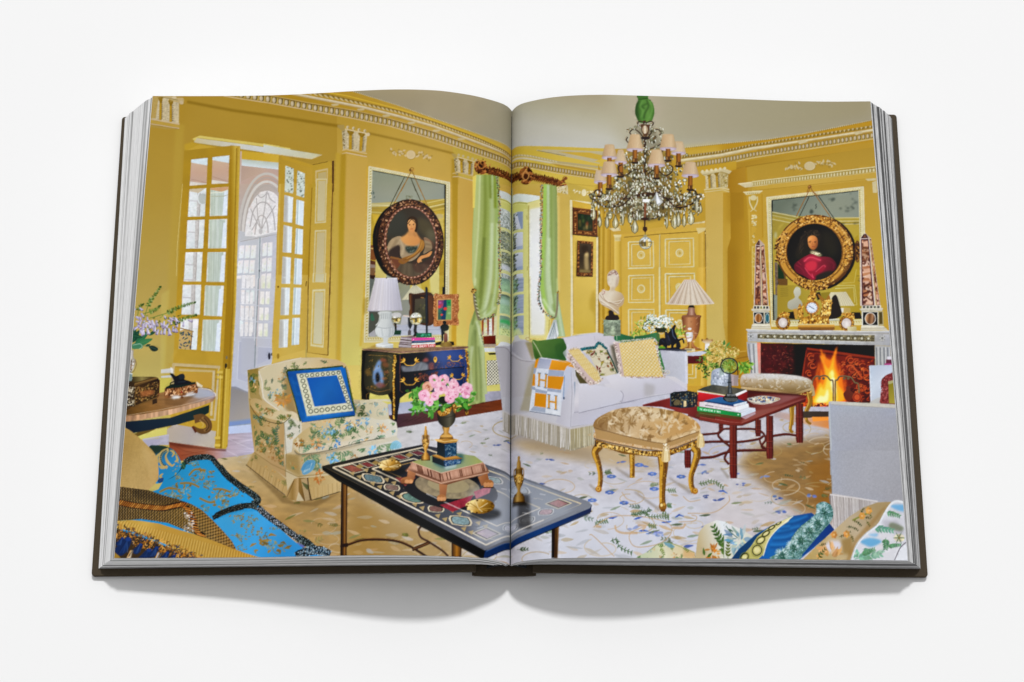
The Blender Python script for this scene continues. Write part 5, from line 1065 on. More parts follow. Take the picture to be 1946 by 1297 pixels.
# carpet
W0()
RUG=[(412,892),(520,880),(745,840),(960,806),(1000,800),(1250,800),(1580,800),(1745,800),(1745,1090),(200,1090),(420,960)]
P(RUG,('#c2b294','#c3c0c0','#c6c4cc','#c2bec4',(430,960),(1250,960)),n=(.06,16,6))
with K(RUG) as rugk:
 P([(420,900),(660,870),(760,1090),(400,1090)],('#b09460','#a07c40','#a88448',(500,900),(620,1070)),a=.85,bl=26,n=(.1,22,8))
 P([(680,960),(840,1000),(900,1080),(640,1080)],'#9c7838',a=.75,bl=22)
 P([(1130,850),(1120,800),(1260,910),(1160,905),(1000,880),(960,860)],'#b99c6a',a=.75,bl=10)
 P([(1440,870),(1590,850),(1590,1000),(1520,985),(1440,930),(1400,900)],('#94703c','#86602c',(1430,900),(1585,920)),a=.92,bl=14,n=(.12,20,6));P([(1530,900),(1585,890),(1585,1000),(1560,985)],'#8f5c18',a=.6,bl=8)
 P([(1240,790),(1580,790),(1570,840),(1250,850)],'#b7aeb6',a=.6,bl=10);P([(1290,850),(1420,860),(1400,900),(1290,880)],'#a9a6bc',a=.5,bl=8)
 P([(1020,960),(1340,960),(1340,1080),(1000,1080)],'#cdd0dc',a=.8,bl=26);P([(1380,940),(1480,960),(1460,1010),(1330,1040)],'#d0cacc',a=.6,bl=16)
 # scrolls
 def scroll(x,y,r,c,sq=.45,turns=1.3,w=1.6,a=.8,dirn=1):
  t=np.linspace(0,turns*2*math.pi,26);rr=r*(1-.55*t/t[-1]);o=rng.uniform(0,6)
  L(np.stack([x+rr*np.cos(o+dirn*t),y+rr*sq*np.sin(o+dirn*t)],1),w,c,a=a)
 for x,y in rugk.pts(110):
  scroll(x,y,rng.uniform(14,44),rng.choice(['#b39a72','#bba684','#c0a684','#a9925e','#c4b49c']),w=rng.uniform(.9,2),a=.65,turns=rng.uniform(.5,1.1),dirn=rng.choice([-1,1]))
 for x,y in rugk.pts(700):
  s=.5+(y-800)/280
  c=rng.choice(['#b89468','#c3a57c','#a98d5a','#c9b59a','#b2a48c','#a9adb4','#b9b3ae','#9fa39a'])
  leaf(x,y,rng.choice([rng.uniform(-25,25),rng.uniform(155,205)]),rng.uniform(10,26)*s,rng.uniform(2.5,6)*s,c,a=rng.uniform(.3,.7))
 for x,y in rugk.pts(150):
  s=.5+(y-800)/300;g=rng.choice(['#5d6a44','#4a5a3a','#748058','#7f8f78','#3f4f34','#6b7a70'])
  if x<860 and y>880: g=rng.choice(['#6a6a30','#5a5a28','#7f7c48'])
  an=rng.choice([rng.uniform(-25,20),rng.uniform(160,205)])
  if rng.random()<.5: sprig(x,y,an,rng.uniform(9,22)*s,g,k=rng.randint(2,4),lw=rng.uniform(.16,.34),sq=.5,a=rng.uniform(.45,.85),curl=rng.uniform(-60,60))
  else: leaf(x,y,an,20*s,4*s,g,a=.75)
 for x,y in rugk.pts(90):
  if x<900 and rng.random()<.8: continue
  s=.45+(y-800)/300;c=rng.choice(['#6a7cb4','#5a6eac','#7c8cbc','#4a5e9c','#8a98c4'])
  if rng.random()<.55:
   for j in range(rng.randint(4,7)): E(x+rng.uniform(-9,9)*s,y+rng.uniform(-3,3)*s,rng.uniform(2,4.5)*s,rng.uniform(1,2.2)*s,vary(c,.2),a=.75)
   E(x,y,2*s,1.2*s,'#a9a8b0',a=.7)
  else: leaf(x,y,rng.uniform(-30,10),16*s,5*s,c,a=.85);leaf(x,y,rng.uniform(150,190),9*s,4*s,c,a=.8)
 P([(1000,830),(1130,880),(1140,900),(1030,880),(960,850)],'#7a6f66',a=.35,bl=8)
E5()
for x,y in ((270,355),(460,478),(40,448),(295,165),(1215,165),(835,132),(660,25),(860,312)):
 for k in range(7): E(x+42*math.cos(k*.9),y+15*math.sin(k*.9),24,10,vary('#5672b4',.12),a=.9)
 E(x,y,14,6,'#9aa0b8')
for q,c in (([(550,620),(600,605),(640,610),(700,580),(760,590),(800,550)],'#3f5c34'),([(760,590),(770,630),(850,640),(960,630),(1055,650),(965,590)],'#5a7048'),([(280,925),(370,905),(400,990),(570,1060)],'#43603a'),([(80,740),(110,700),(240,685)],'#4f6a3f'),([(1450,250),(1540,235),(1600,215),(1690,235),(1780,295)],'#5a6e44'),([(770,735),(880,750)],'#5d7a5a'),([(200,120),(280,100)],'#4a5e30'),([(1030,325),(1140,325)],'#6a7c58'),([(1020,500),(1080,505)],'#55704a')):
 L(q,9,c,sm=1,a=.9)
 for x,y,an,d in along(q,max(3,len(q)*2)): leaf(x,y,an+55,44,20,c,a=.85);leaf(x,y,an-60,34,16,c,a=.7)
for x,y in ((1020,705),(1770,335),(720,800),(310,655),(650,655),(1190,620)): leaf(x,y,rng.uniform(150,200),66,24,'#4a6cb8');leaf(x,y,rng.uniform(-20,30),70,22,'#5c7cc0',a=.9);E(x,y,20,12,'#3f60ac')
for q in ([(60,760),(300,640),(700,640),(1050,720),(1070,850),(900,960),(620,990),(530,900),(560,820),(720,760)],[(0,850),(60,870),(330,1100)],[(1180,700),(1380,690),(1420,640),(1350,620)],[(1850,390),(1840,470),(1640,590),(1300,600)],[(430,350),(500,430),(620,470)],[(1240,400),(1330,460),(1470,440)]): L(q,12,'#bda07e',sm=1,a=.75)
for q in ([(340,740),(360,800),(450,830),(640,830)],[(640,740),(740,750),(700,800)],[(90,750),(160,760)],[(1100,770),(1230,770),(1270,720)]): L(q,26,'#c3a27c',sm=1,a=.7)
# shadows of stool legs
for q in (([(350,60),(540,170)]),([(0,260),(100,330)]),([(600,350),(930,560)]),([(1060,180),(1350,360)]),([(1740,60),(1850,180)])): L(q,(20,40),'#8a7f72',a=.6,bl=10)
# ---- lacquer chest -------------------------------------------------------------
D3()
P([(60,165),(110,160),(460,200),(430,930),(380,900),(370,720),(330,640),(230,650),(130,620),(120,700),(40,690),(30,560),(35,320)],'#17140f')
B([(100,185),(300,190),(400,215),(395,400),(380,560),(350,630),(230,650),(110,610),(70,540),(65,400),(75,280)],('#2c2a1c','#3f3d28','#2a2618',(80,300),(390,320)))
with K([(95,185),(400,200),(390,620),(230,650),(100,610),(65,400)]):
 B([(190,330),(230,270),(260,280),(250,340),(280,420),(275,540),(215,560),(165,500),(165,400)],'#6d88ae',bl=4);B([(195,430),(220,400),(240,450),(235,500),(200,505)],'#0e0f12',bl=3);L([(180,370),(250,340)],14,'#9fb4d0',a=.6,bl=4)
 for x,y,w,h,c in ((280,270,40,22,'#8a4a34'),(310,320,44,30,'#7a4a2c'),(110,400,36,40,'#6e5426'),(250,540,60,30,'#7a4438'),(320,400,40,14,'#8f5434'),(180,560,40,20,'#5f4a24'),(290,470,30,12,'#a8643c')): B([(x-w,y),(x-w*.3,y-h),(x+w*.5,y-h*.6),(x+w,y+h*.3),(x,y+h)],c,a=.8,bl=4)
 speck([(90,220),(380,240),(360,600),(100,580)],80,['#8a6a2c','#a8783a','#5c4a20'],3,9,.6);P([(330,200),(400,210),(390,600),(350,600)],'#555238',a=.6,bl=12)
L([(110,215),(340,225),(375,250)],4,'#b98a3c',a=.8);L([(85,570),(230,610),(360,585)],4,'#a8783a',sm=1,a=.8)
P([(40,160),(80,165),(60,330),(50,500),(60,690),(35,690),(30,500),(35,300)],'#0c0b0a');L([(95,690),(90,640),(125,620)],5,'#8a6a2c')
P([(460,200),(1190,150),(1235,180),(1245,380),(1225,500),(1190,560),(1200,700),(1180,720),(1170,600),(900,620),(620,600),(540,630),(470,680),(430,940),(410,900),(440,640),(420,400)],('#12151c','#14182a','#23366a','#2a4274',(460,400),(1230,300)))
P([(470,210),(1185,155),(1195,340),(470,405)],('#101114','#15161c','#35477c','#24386a',(480,260),(1180,220)));P([(760,160),(1185,155),(1190,250),(900,290)],'#3f5692',a=.6,bl=26)
B([(480,330),(560,340),(700,290),(770,310),(790,370),(700,400),(520,400)],'#7d8088',bl=10,a=.8);[L([(500+k*34,395),(530+k*36,330-(k % 3)*16)],8,rng.choice(['#a9acb4','#5c6068','#8f9298']),a=.6,bl=4) for k in range(8)]
B([(720,280),(760,245),(790,270),(770,290)],'#8f4a44',bl=4);B([(790,310),(840,300),(850,380),(800,380)],'#6a4044',bl=6)
speck([(820,290),(1180,280),(1180,340),(800,380)],70,['#7a4a50','#8f5a4a','#4a3a54','#a86a54'],4,12,.55);P([(470,410),(1195,345),(1200,500),(1170,590),(900,620),(620,600),(470,640)],('#0d0e12','#14141c','#2b4274','#1c2c54',(480,500),(1180,440)))
speck([(620,420),(900,390),(880,470),(700,500)],80,['#7a3a2c','#8f4a34','#5c2a24','#a86040'],5,16,.5);L([(465,408),(1195,343)],7,'#050608');L([(470,215),(465,420)],6,'#7d4438');L([(468,425),(470,600),(500,620)],5,'#8a5a3c',a=.8);L([(1175,160),(1195,330)],5,'#6a4a4a',a=.7);L([(1195,350),(1180,520)],5,'#7d5a4c',a=.7)
# ormolu
def ormolu(cx,cy,s=1,rot=0):
 for sd in (-1,1):
  for a0,l in ((-150 if sd<0 else -30,50),(-110 if sd<0 else -70,46),(170 if sd<0 else 10,52),(-90,36)): leaf(cx+sd*60*s,cy-6*s,a0+rot,l*s,17*s,rng.choice(['#e0b048','#d09a34','#c48c28']))
  L([(cx+sd*70*s,cy+5*s),(cx+sd*40*s,cy+34*s),(cx,cy+38*s)],8*s,'#dba93e',sm=1)
ormolu(580,290,1,-3);ormolu(578,500,1,-3);ormolu(1088,252,.85,-10);ormolu(1115,448,.85,-10)
E(865,262,20,30,'#d0a044');E(865,285,10,14,'#e0b450');E(862,255,8,12,'#6a4a18');E(880,440,10,8,'#c99a3c')
for q,n in (([(405,215),(410,280),(398,350),(404,420),(395,520),(400,700),(398,900)],150),([(1212,165),(1225,280),(1240,370),(1230,460),(1215,500)],60)):
 L(q,20,'#8a6218',sm=1)
 for x,y,an,d in along(crom(q),n): E(x+rng.uniform(-12,12)*(1.4 if y<400 else .6),y,rng.uniform(4,10),rng.uniform(3,7),rng.choice(['#e8b848','#c48c28','#f0cc64','#6a4610']),rot=rng.uniform(0,180),a=.9)
P([(1170,690),(1230,700),(1230,850),(1205,860)],'#12131a');speck([(1200,820),(1235,800),(1238,855),(1210,860)],16,['#d9a83e','#8a6218'],4,9)
P([(40,145),(1235,120),(1240,135),(1180,150),(480,195),(400,190),(60,160)],('#5f4638','#8a6a56','#6a5040',(60,150),(1200,140)),n=(.25,4));P([(60,135),(190,120),(440,150),(470,130),(860,150),(1100,110),(1230,118),(480,175),(400,172)],'#a38a5a',a=.6);L([(45,150),(410,185),(480,190),(1180,148),(1238,128)],5,'#b08a74',a=.8)
# ---- sofa ---------------------------------------------------------------------
W0()
SF=[(941,690),(966,687),(976,674),(1000,678),(1010,684),(1105,668),(1135,664),(1170,672),(1306,700),(1307,772),(1305,800),(1130,860),(1085,878),(985,845),(955,810),(945,720)]
P(SF,('#b9b8be','#c4c2c8','#c9c6ce',(960,700),(1250,760)))
C4()
P([(470,780),(560,765),(640,775),(700,860),(760,910),(930,935),(900,1310),(560,1310)],('#b0adb2','#b7b4ba','#b3aeb0',(500,900),(900,1100)));L([(475,782),(600,778),(660,830),(720,890),(790,925),(930,940)],7,'#8f8a90',sm=1)
P([(845,1000),(930,930),(900,1310),(800,1310)],'#a39668',a=.5,bl=10)
P([(680,705),(830,705),(890,920),(790,910),(720,860),(665,790)],('#a09ea6','#bcb9c0',(690,800),(860,800)));P([(690,640),(730,635),(760,690),(750,705),(690,705)],'#c0bfc6');P([(815,720),(900,715),(920,900),(890,920)],'#8f8456',a=.8,bl=5)
D4()
P([(660,180),(970,150),(1180,165),(1200,520),(1040,540),(700,400)],('#cdc9cf','#c3bfc4','#b9b3b2',(800,170),(1100,500)));L([(985,160),(1000,240)],5,'#aaa6ae',a=.7);P([(1140,250),(1200,230),(1220,500),(1160,400)],'#9c9078',a=.6,bl=12)
P([(690,460),(760,450),(790,640),(790,900),(750,1030),(600,980),(640,900)],('#bcbac4','#c9c8d2',(650,800),(790,800)));L([(755,470),(765,700),(750,1020)],5,'#9997a2',a=.8);L([(790,600),(800,750)],14,'#8492a8',a=.7)
P([(800,620),(1050,650),(1260,690),(1265,740),(1200,800),(800,900),(785,880)],('#cbc9d2','#d3d0d8','#b9b7c4',(900,640),(950,880)));P([(1050,560),(1460,540),(1460,790),(1260,800),(1270,700),(1100,650)],('#d0cdd3','#c6c4ce',(1200,560),(1250,800)));L([(1240,680),(1275,720),(1240,790)],6,'#9a97a6',sm=1);L([(785,890),(950,870),(1200,810),(1460,770)],6,'#8f8d9c');P([(800,890),(1460,780),(1460,860),(1000,980),(760,1010),(770,900)],('#bfbdc8','#c6c3cc',(800,900),(1400,850)))
L([(755,1020),(1000,985)],5,'#a5a2aa')
P([(100,880),(130,300),(170,330),(260,420),(390,405),(350,880),(300,900)],('#aaa8ae','#b4b1b6',(100,500),(350,500)),a=.6)
P([(250,870),(380,430),(395,420),(350,880)],'#958a66',a=.55,bl=12)
# fringe
P([(75,870),(180,890),(500,980),(750,1040),(980,1000),(985,1180),(770,1240),(560,1190),(180,1080),(80,1060)],('#8f8880','#a39a8c','#8f866e',(100,900),(980,1100)))
for (a,b,l0,n) in (((80,878),(180,895),180,12),((180,890),(750,1040),195,78),((750,1040),(980,1000),190,40)):
 for i in range(n):
  t=i/n;x,y=lerp(a,b,t);l=l0*rng.uniform(.93,1.06)
  L([(x,y),(x+rng.uniform(-4,4),y+l*.5),(x+rng.uniform(-8,8),y+l)],5.5,rng.choice(['#d3cfca','#c3beb8','#b5ae9e','#ddd9d6','#9c9484'] if a[0]<700 else ['#c3b99c','#b0a582','#d3ccb4','#9a8f6c']),a=.95)
L([(75,872),(180,890),(500,975),(750,1036),(980,998)],16,'#beb9ba')
# right arm of the sofa
C5();P([(1010,920),(1335,940),(1345,1290),(1300,1290),(1200,1220),(1060,1200)],('#b5b6c0','#c2c3cc',(1040,1000),(1340,1000)),n=(.03,2));P([(1310,935),(1342,945),(1345,1290),(1318,1290)],'#cfcfd8')
P([(370,1200),(560,1180),(1060,1205),(1200,1215),(1320,1290),(100,1290)],('#d0cdd0','#c9c6cf',(600,1200),(600,1290)))
D5();P([(0,130),(210,160),(400,200),(400,280),(300,330),(0,390)],('#cfcdd6','#c3c2ce',(100,150),(150,380)));P([(230,60),(800,70),(990,190),(990,210),(700,230),(390,310),(400,220),(330,190)],('#d2cfd6','#c6c4ce','#bdb9c6',(500,70),(560,300)));P([(600,130),(700,150),(690,240),(600,250)],'#a39e9c',a=.5,bl=18);L([(385,200),(410,240),(390,310)],5,'#9693a2',sm=1);L([(0,395),(380,310),(700,245),(995,200)],5,'#8f8d9c');P([(0,400),(400,315),(700,250),(990,210),(840,260),(580,330),(200,480),(0,500)],'#bebcc8')
# throw with H motif
D4()
q=[(405,385),(700,420),(660,920),(345,870)]
B([(560,405),(700,400),(790,440),(800,470),(760,460),(720,450)],'#d2942a')
P([(410,380),(470,372),(560,385),(700,410),(770,430),(720,450),(690,500),(685,560),(650,920),(340,880)],'#d3d6de')
P([(405,385),(440,375),(425,470),(390,470)],'#d28f20');P([(440,375),(565,390),(535,480),(415,470)],('#99a0b2','#b3b6c4',(450,380),(480,470)));P([(565,390),(770,425),(715,450),(690,495),(535,485)],('#dc9a28','#d08c1c',(600,400),(640,490)))
P([(390,470),(415,470),(400,530),(382,525)],'#9aa2b4');P([(535,485),(690,498),(680,550),(525,545)],'#a1a8b8');P([(382,525),(400,530),(400,640),(368,640)],'#cf8c20');P([(525,545),(692,552),(655,675),(520,660)],'#d28e1e');P([(365,645),(400,650),(400,680),(362,670)],'#9aa2b4');P([(400,665),(520,690),(515,715),(400,700)],'#9fa6b6');P([(520,662),(660,678),(655,705),(518,690)],'#a3aaba');P([(400,705),(512,718),(505,845),(390,830)],'#d08c1c');P([(385,832),(505,848),(500,890),(350,870)],'#a4abba');P([(520,862),(640,880),(650,915),(500,892)],'#d9dce2')
def letH(q):
 for a in ((0,0,.32,.07),(.68,0,1,.07),(0,.93,.32,1),(.68,.93,1,1)): P(sub(q,*a),'#6f7f90')
 for a in ((.08,.05,.25,.95),(.75,.05,.92,.95),(.2,.43,.8,.55)): P(sub(q,*a),'#cf9430')
 L([quad(q,.26,.06),quad(q,.26,.94)],4,'#7a7a60',a=.6);L([quad(q,.93,.06),quad(q,.93,.94)],4,'#7a7a60',a=.6)
letH([(425,512),(525,525),(515,665),(420,645)]);letH([(520,715),(622,730),(620,870),(518,852)])
L([(345,878),(500,900),(650,922)],6,'#5c6478');P([(690,500),(760,455),(745,600),(690,760),(655,800)],'#bfc2d0',a=.8);L([(690,540),(680,760)],8,'#6f8fb4',a=.7);E(684,755,8,14,'#4a5a74')
# cushions
C4()
B([(895,700),(960,705),(1090,690),(1225,678),(1260,720),(1280,790),(1240,840),(1275,920),(1150,910),(990,890),(930,910),(905,820)],('#5d8040','#4a6f34','#38602c',(950,720),(1200,900)),n=(.05,30));L([(900,710),(950,790),(1000,890)],7,'#cfcfa8',sm=1);L([(880,705),(850,670),(820,680),(840,705),(885,690)],7,'#b59a6a',sm=1);P([(905,780),(990,890),(930,915)],'#3a5a24',a=.7,bl=5);B([(1150,760),(1250,740),(1270,880),(1180,890)],'#2f5428',a=.4,bl=14)
C5()
B([(545,740),(700,770),(850,760),(1000,730),(1030,780),(1000,830),(560,835)],('#2f6e44','#2a6038','#3f7a4c',(560,760),(1000,780)));P([(1000,800),(1050,1000),(1085,1120),(1080,1180),(1020,1120)],'#3d7a42');P([(990,740),(1020,740),(1030,840),(1000,830)],'#4a6a3a')
for x,y in ((515,745),(1045,728),(1115,1165)): RING(x,y,26,20,5,'#d3ccb8');RING(x+4,y+4,15,12,4,'#b9b098')
L([(545,745),(548,830)],7,'#c9d0b0',a=.7)
def gingham(q,n,base='#d8c692',c2='#c9a23c',sm=0):
 P(q,base)
 for i in range(n):
  for j in range(n):
   if (i+j) % 2==0: P(sub(q,i/n,j/n,(i+.8)/n,(j+.8)/n),c2,a=.75)
   elif i % 2==0: P(sub(q,(i+.2)/n,(j+.2)/n,(i+.8)/n,(j+.8)/n),'#e9dfbc',a=.6)
# embroidered cushion with teal fringe
P([(140,915),(230,905),(310,900),(330,850),(370,860),(430,920),(500,1060),(555,1180),(420,1210),(350,1210),(250,1000)],'#cfc6ac')
with K([(190,940),(370,880),(440,940),(540,1180),(360,1210),(240,1020)]):
 for _ in range(46): 
  x,y=rng.uniform(200,540),rng.uniform(890,1210);c=rng.choice(['#8a8a3c','#6a7a30','#7a2424','#8f5a2c','#4a3a20','#a8923c','#5a6a4a','#6e2c20'])
  leaf(x,y,rng.uniform(0,360),rng.uniform(28,52),rng.uniform(18,34),c,a=.9);L(epts(x+20,y,24,18,rng.uniform(0,90),12,0,200),4,rng.choice(['#5a4a24','#4a2c1a']),a=.7)
for x,y,an,d in along(crom([(145,922),(240,905),(305,900),(330,855),(370,858),(430,915)]),60): 
 for _ in range(3): E(x+rng.uniform(-8,8),y+rng.uniform(-12,10),7,10,rng.choice(['#1c5a5e','#2f7074','#134448','#3f8488']),rot=rng.uniform(0,180))
L([(435,925),(500,1050),(555,1180)],16,'#2a4a3c');P([(480,880),(530,870),(590,1180),(550,1160)],'#3a3626',a=.6,bl=8)
def pom(pts,n,r,cols=('#e0d2c4','#cbb9ae','#eadfd4','#a8968a','#8f7c70')):
 for x,y,an,d in along(pts,n):
  for _ in range(3): E(x+rng.uniform(-r,r),y+rng.uniform(-r,r),r*.55,r*.5,rng.choice(cols),a=.95)
# leaning yellow check cushion
P([(0,930),(60,900),(120,915),(240,1050),(330,1150),(375,1260),(330,1290),(230,1280),(120,1150)],'#d1bd84')
gingham([(20,925),(125,915),(370,1240),(240,1270)],13);P([(75,1100),(240,1290),(130,1290),(85,1200)],'#5a5232');P([(310,1090),(340,1110),(330,1160)],'#7a2c24')
P([(-20,1000),(20,960),(230,1200),(330,1290),(240,1310),(100,1160)],'#c9b3ae');pom([(0,960),(90,1120),(180,1220),(260,1290)],40,16);pom([(260,1290),(340,1280),(378,1240)],14,12);pom([(0,930),(90,905),(130,915)],12,9)
# front check cushion
gingham([(560,850),(960,800),(1070,1215),(615,1215)],21)
P([(515,840),(570,845),(630,1210),(600,1210)],'#c0aaa6',a=.95);pom([(520,850),(560,1000),(590,1200)],34,15);pom([(530,835),(700,820),(870,805),(950,790)],34,9,('#e6dcd0','#cfc0b0','#d9ccb8'));pom([(955,795),(1000,850),(1010,950),(1030,1060),(1090,1200)],40,12);pom([(620,1215),(800,1222),(1090,1218)],34,9,('#a8745c','#d9c2ae','#8a6a4c','#e0d2c4'))
# bust on marble column
P([(398,590),(590,590),(592,770),(398,770)],('#7d8a70','#939e84','#7a866c',(400,680),(590,680)),n=(.35,6));[L([(x := rng.uniform(405,585),y := rng.uniform(595,760)),(x+rng.uniform(-40,40),y+rng.uniform(-30,30))],5,rng.choice(['#b9c0a8','#cfd2bc','#5f6a54']),a=.6) for _ in range(40)]
B([(455,490),(500,485),(520,530),(560,540),(565,590),(425,590),(430,550),(455,540)],'#2c1a14')
B([(440,90),(470,40),(520,20),(555,50),(572,110),(560,190),(530,230),(528,260),(600,290),(630,350),(615,420),(570,460),(580,530),(540,520),(470,470),(380,420),(340,350),(350,290),(400,260),(460,260),(470,220),(445,180)],('#d3c4a8','#d8cbb2','#b9a07a',(380,200),(620,300)))
B([(445,95),(470,45),(520,22),(555,52),(575,120),(545,90),(500,75)],'#b59c84');speck([(445,90),(475,45),(520,25),(560,60),(570,110),(520,80)],40,['#8f6a58','#d9cab4','#a88672'],6,12)
B([(545,110),(572,120),(560,200),(530,220)],'#b39a7c',a=.7,bl=5);E(462,138,8,4,'#a48e70',a=.7,bl=2);E(496,134,9,4,'#a48e70',a=.6,bl=2);B([(470,120),(480,120),(480,165),(466,166)],'#e2d6c0',a=.7,bl=2);E(475,188,10,3,'#a8866e',a=.7,bl=1);P([(480,220),(530,215),(530,260),(475,270)],'#b89f78',a=.6,bl=5)
for q in ([(350,300),(420,380),(560,440)],[(360,380),(450,440),(560,520)],[(400,270),(400,340),(470,400),(600,380)],[(620,360),(560,420),(460,390)],[(380,420),(480,460),(565,530)]): L(q,10,'#a88f70',sm=1,a=.75);L([(x+3,y-10) for x,y in q],8,'#e2d6c0',sm=1,a=.7)
speck([(380,250),(420,240),(430,300),(380,310)],20,['#c3a08c','#a88878','#dccab4'],5,10)
# lamp with pleated shade and marble body
C6()
B([(230,540),(420,535),(425,580),(415,700),(380,790),(345,820),(360,870),(400,900),(440,920),(210,920),(260,890),(280,850),(240,740),(222,620)],('#7d4a28','#c08a5a','#a86a3c','#6e4020',(225,650),(425,650)))
with K([(222,540),(425,540),(415,700),(360,820),(440,920),(210,920),(240,740)]):
 for _ in range(70): L([(x := rng.uniform(225,420),y := rng.uniform(545,910)),(x+rng.uniform(-40,40),y+rng.uniform(-24,24))],rng.uniform(3,9),rng.choice(['#d9b088','#8f5a34','#5c3418','#e0c09c','#b98452']),a=.5)
P([(288,450),(360,450),(365,500),(385,540),(265,540),(285,500)],('#8a5a44','#c09a80','#7a4a34',(285,480),(365,480)));P([(222,535),(425,535),(425,556),(222,560)],'#8f5e3c');P([(285,450),(365,450),(345,420),(305,420)],'#1c1512')
SH=[(245,130),(365,130),(585,400),(560,408),(320,415),(80,415),(50,405)]
P(SH,('#c3ae94','#d6c8b4','#cbb89c',(100,300),(560,300)))
with K(SH):
 for k in range(15): t=k/14;L([(250+t*112,128),(60+t*520,415)],(4,9),'#a0876c' if k % 2 else '#e4d9c8',a=.7)
L([(55,408),(320,418),(580,402)],8,'#dccfbc',sm=1);L([(245,133),(365,133)],8,'#d0b9a4')
# white urn, vase with yellow flowers, table
B([(262,740),(300,725),(345,735),(335,800),(310,835),(285,830)],('#cfcbc8','#eceae6','#b3aca4',(262,780),(345,780)));P([(280,700),(328,700),(318,725),(290,725)],'#c08a3c');E(305,688,22,14,'#dcd8d0');L([(260,740),(270,790),(330,780)],7,'#a8642c',sm=1);L([(340,740),(355,790),(325,840)],8,'#b8863c',sm=1)
P([(290,830),(325,830),(330,880),(360,910),(250,910),(285,880)],('#8a5a20','#d0a050','#8a5a20',(290,870),(330,870)));P([(250,905),(365,905),(368,938),(250,938)],('#c9b88c','#e0d6b4',(260,905),(260,938)));L([(262,922),(330,922)],10,'#5a5040')
P([(285,950),(480,930),(500,950),(420,985),(285,988)],'#c3c4cc');P([(285,985),(470,985),(450,1072),(285,1072)],('#5a1018','#6e1a1c',(285,1000),(450,1040)),n=(.3,8));P([(440,935),(500,930),(490,945)],'#6a6a5a')
P([(480,850),(530,850),(520,920),(475,925)],('#d9d6d0','#efece6',(480,880),(525,880)));P([(440,805),(560,805),(558,830),(520,850),(480,850),(445,830)],('#b58a4c','#d8cdb4',(450,800),(450,850)));E(445,812,10,14,'#8a6230');E(558,815,9,14,'#a87a44');P([(480,805),(500,785),(520,805)],'#8a6230')
P([(400,1060),(400,1060),(401,1061)],'#000000',a=0)
def foliage(cx,cy,rx,ry,n,cols,l0=24,l1=46,wr=.5,sq=1):
 for _ in range(n):
  t=rng.uniform(0,6.28);r=math.sqrt(rng.random());leaf(cx+rx*r*math.cos(t),cy+ry*r*math.sin(t),rng.uniform(0,360),rng.uniform(l0,l1),rng.uniform(l0,l1)*wr,rng.choice(cols))
G=['#4a6a24','#5f7f2c','#34521c','#7d9a3c','#8fae4c','#2a4416','#6a8a30']
foliage(640,1010,170,150,170,G);foliage(470,1060,90,90,50,G,22,40);foliage(930,1110,80,70,60,['#5f8a2c','#7fae40','#4a7420','#98c050'],28,56);foliage(490,1190,26,50,16,G,24,40)
for cx,cy,rx,ry in ((680,960,110,62),(800,950,62,60),(640,860,70,40),(610,1030,44,30),(560,900,50,30),(530,1010,40,36)):
 for _ in range(int(rx*1.6)): 
  t=rng.uniform(0,6.28);r=math.sqrt(rng.random());E(cx+rx*r*math.cos(t),cy+ry*r*math.sin(t),rng.uniform(6,13),rng.uniform(5,10),rng.choice(['#c9a848','#b8963a','#d9bc68','#9a7c2a','#a8a044','#e0cc84']),a=.95)
leaf(690,870,-85,60,30,'#4a7a34');leaf(720,880,-50,60,30,'#5f8a3c')
B([(560,1150),(640,1120),(740,1150),(760,1220),(750,1310),(560,1310),(545,1230)],('#8f98a4','#b9c0cc','#7f8894',(550,1220),(760,1220)),n=(.15,8));P([(640,1080),(680,1080),(690,1200),(640,1200)],'#6f8a6a',a=.5,bl=6);speck([(570,1160),(740,1170),(740,1300),(560,1300)],50,['#d3d9e2','#6a7480','#e6eaf0'],6,14,.6)
P([(750,1180),(850,1200),(850,1310),(760,1310)],'#b0a0a0');P([(800,1200),(860,1190),(840,1310),(800,1310)],'#8f8078',a=.7)
# white blossoms, fern and bronze group behind the sofa
C5()
for x,y,a0 in ((760,740,200),(800,650,200),(870,600,215),(1230,700,0),(1250,740,20),(820,730,190)):
 for k in range(14): leaf(x+rng.uniform(-60,70),y+rng.uniform(-30,30),rng.uniform(0,360),rng.uniform(30,60),14,rng.choice(['#8fb040','#7a9c34','#a9c458','#5f8428','#c9c860']))
foliage(1000,650,170,70,60,['#2f4a24','#3f5f30','#20341a'],24,44)
for cx,cy,rx,ry in ((940,570,60,44),(930,660,80,70),(1080,580,70,44),(1140,620,80,60),(1030,630,60,50)):
 for _ in range(60): t=rng.uniform(0,6.28);r=math.sqrt(rng.random());E(cx+rx*r*math.cos(t),cy+ry*r*math.sin(t),rng.uniform(6,12),rng.uniform(5,10),rng.choice(['#e6ebe4','#d3dbd6','#f2f4ee','#b5c2b4','#8fa088']),a=.95)
P([(970,680),(1110,680),(1090,730),(1000,730)],'#2a3018')
BR='#15161c'
B([(1150,700),(1190,650),(1212,655),(1200,700),(1220,760),(1240,800),(1290,790),(1308,840),(1295,850),(1280,810),(1245,830),(1190,870),(1185,900),(1160,900),(1150,850),(1120,870),(1110,900),(1080,890),(1100,830),(1110,760)],BR);B([(1020,830),(1050,790),(1110,800),(1130,840),(1090,900),(1060,870),(1020,880)],BR);B([(1085,740),(1110,720),(1130,760),(1160,840),(1130,880),(1100,830)],'#20222a');P([(1020,905),(1230,890),(1280,920),(1240,935),(1020,920)],'#1c1c24');B([(1215,850),(1250,830),(1265,890),(1220,905)],'#1a1c22');L([(1170,690),(1180,760),(1210,800)],10,'#5f7088',sm=1,a=.8);L([(1120,760),(1140,820)],7,'#44506a',a=.7);L([(1050,810),(1080,840)],6,'#3c465a',a=.7);E(1200,655,10,12,BR)
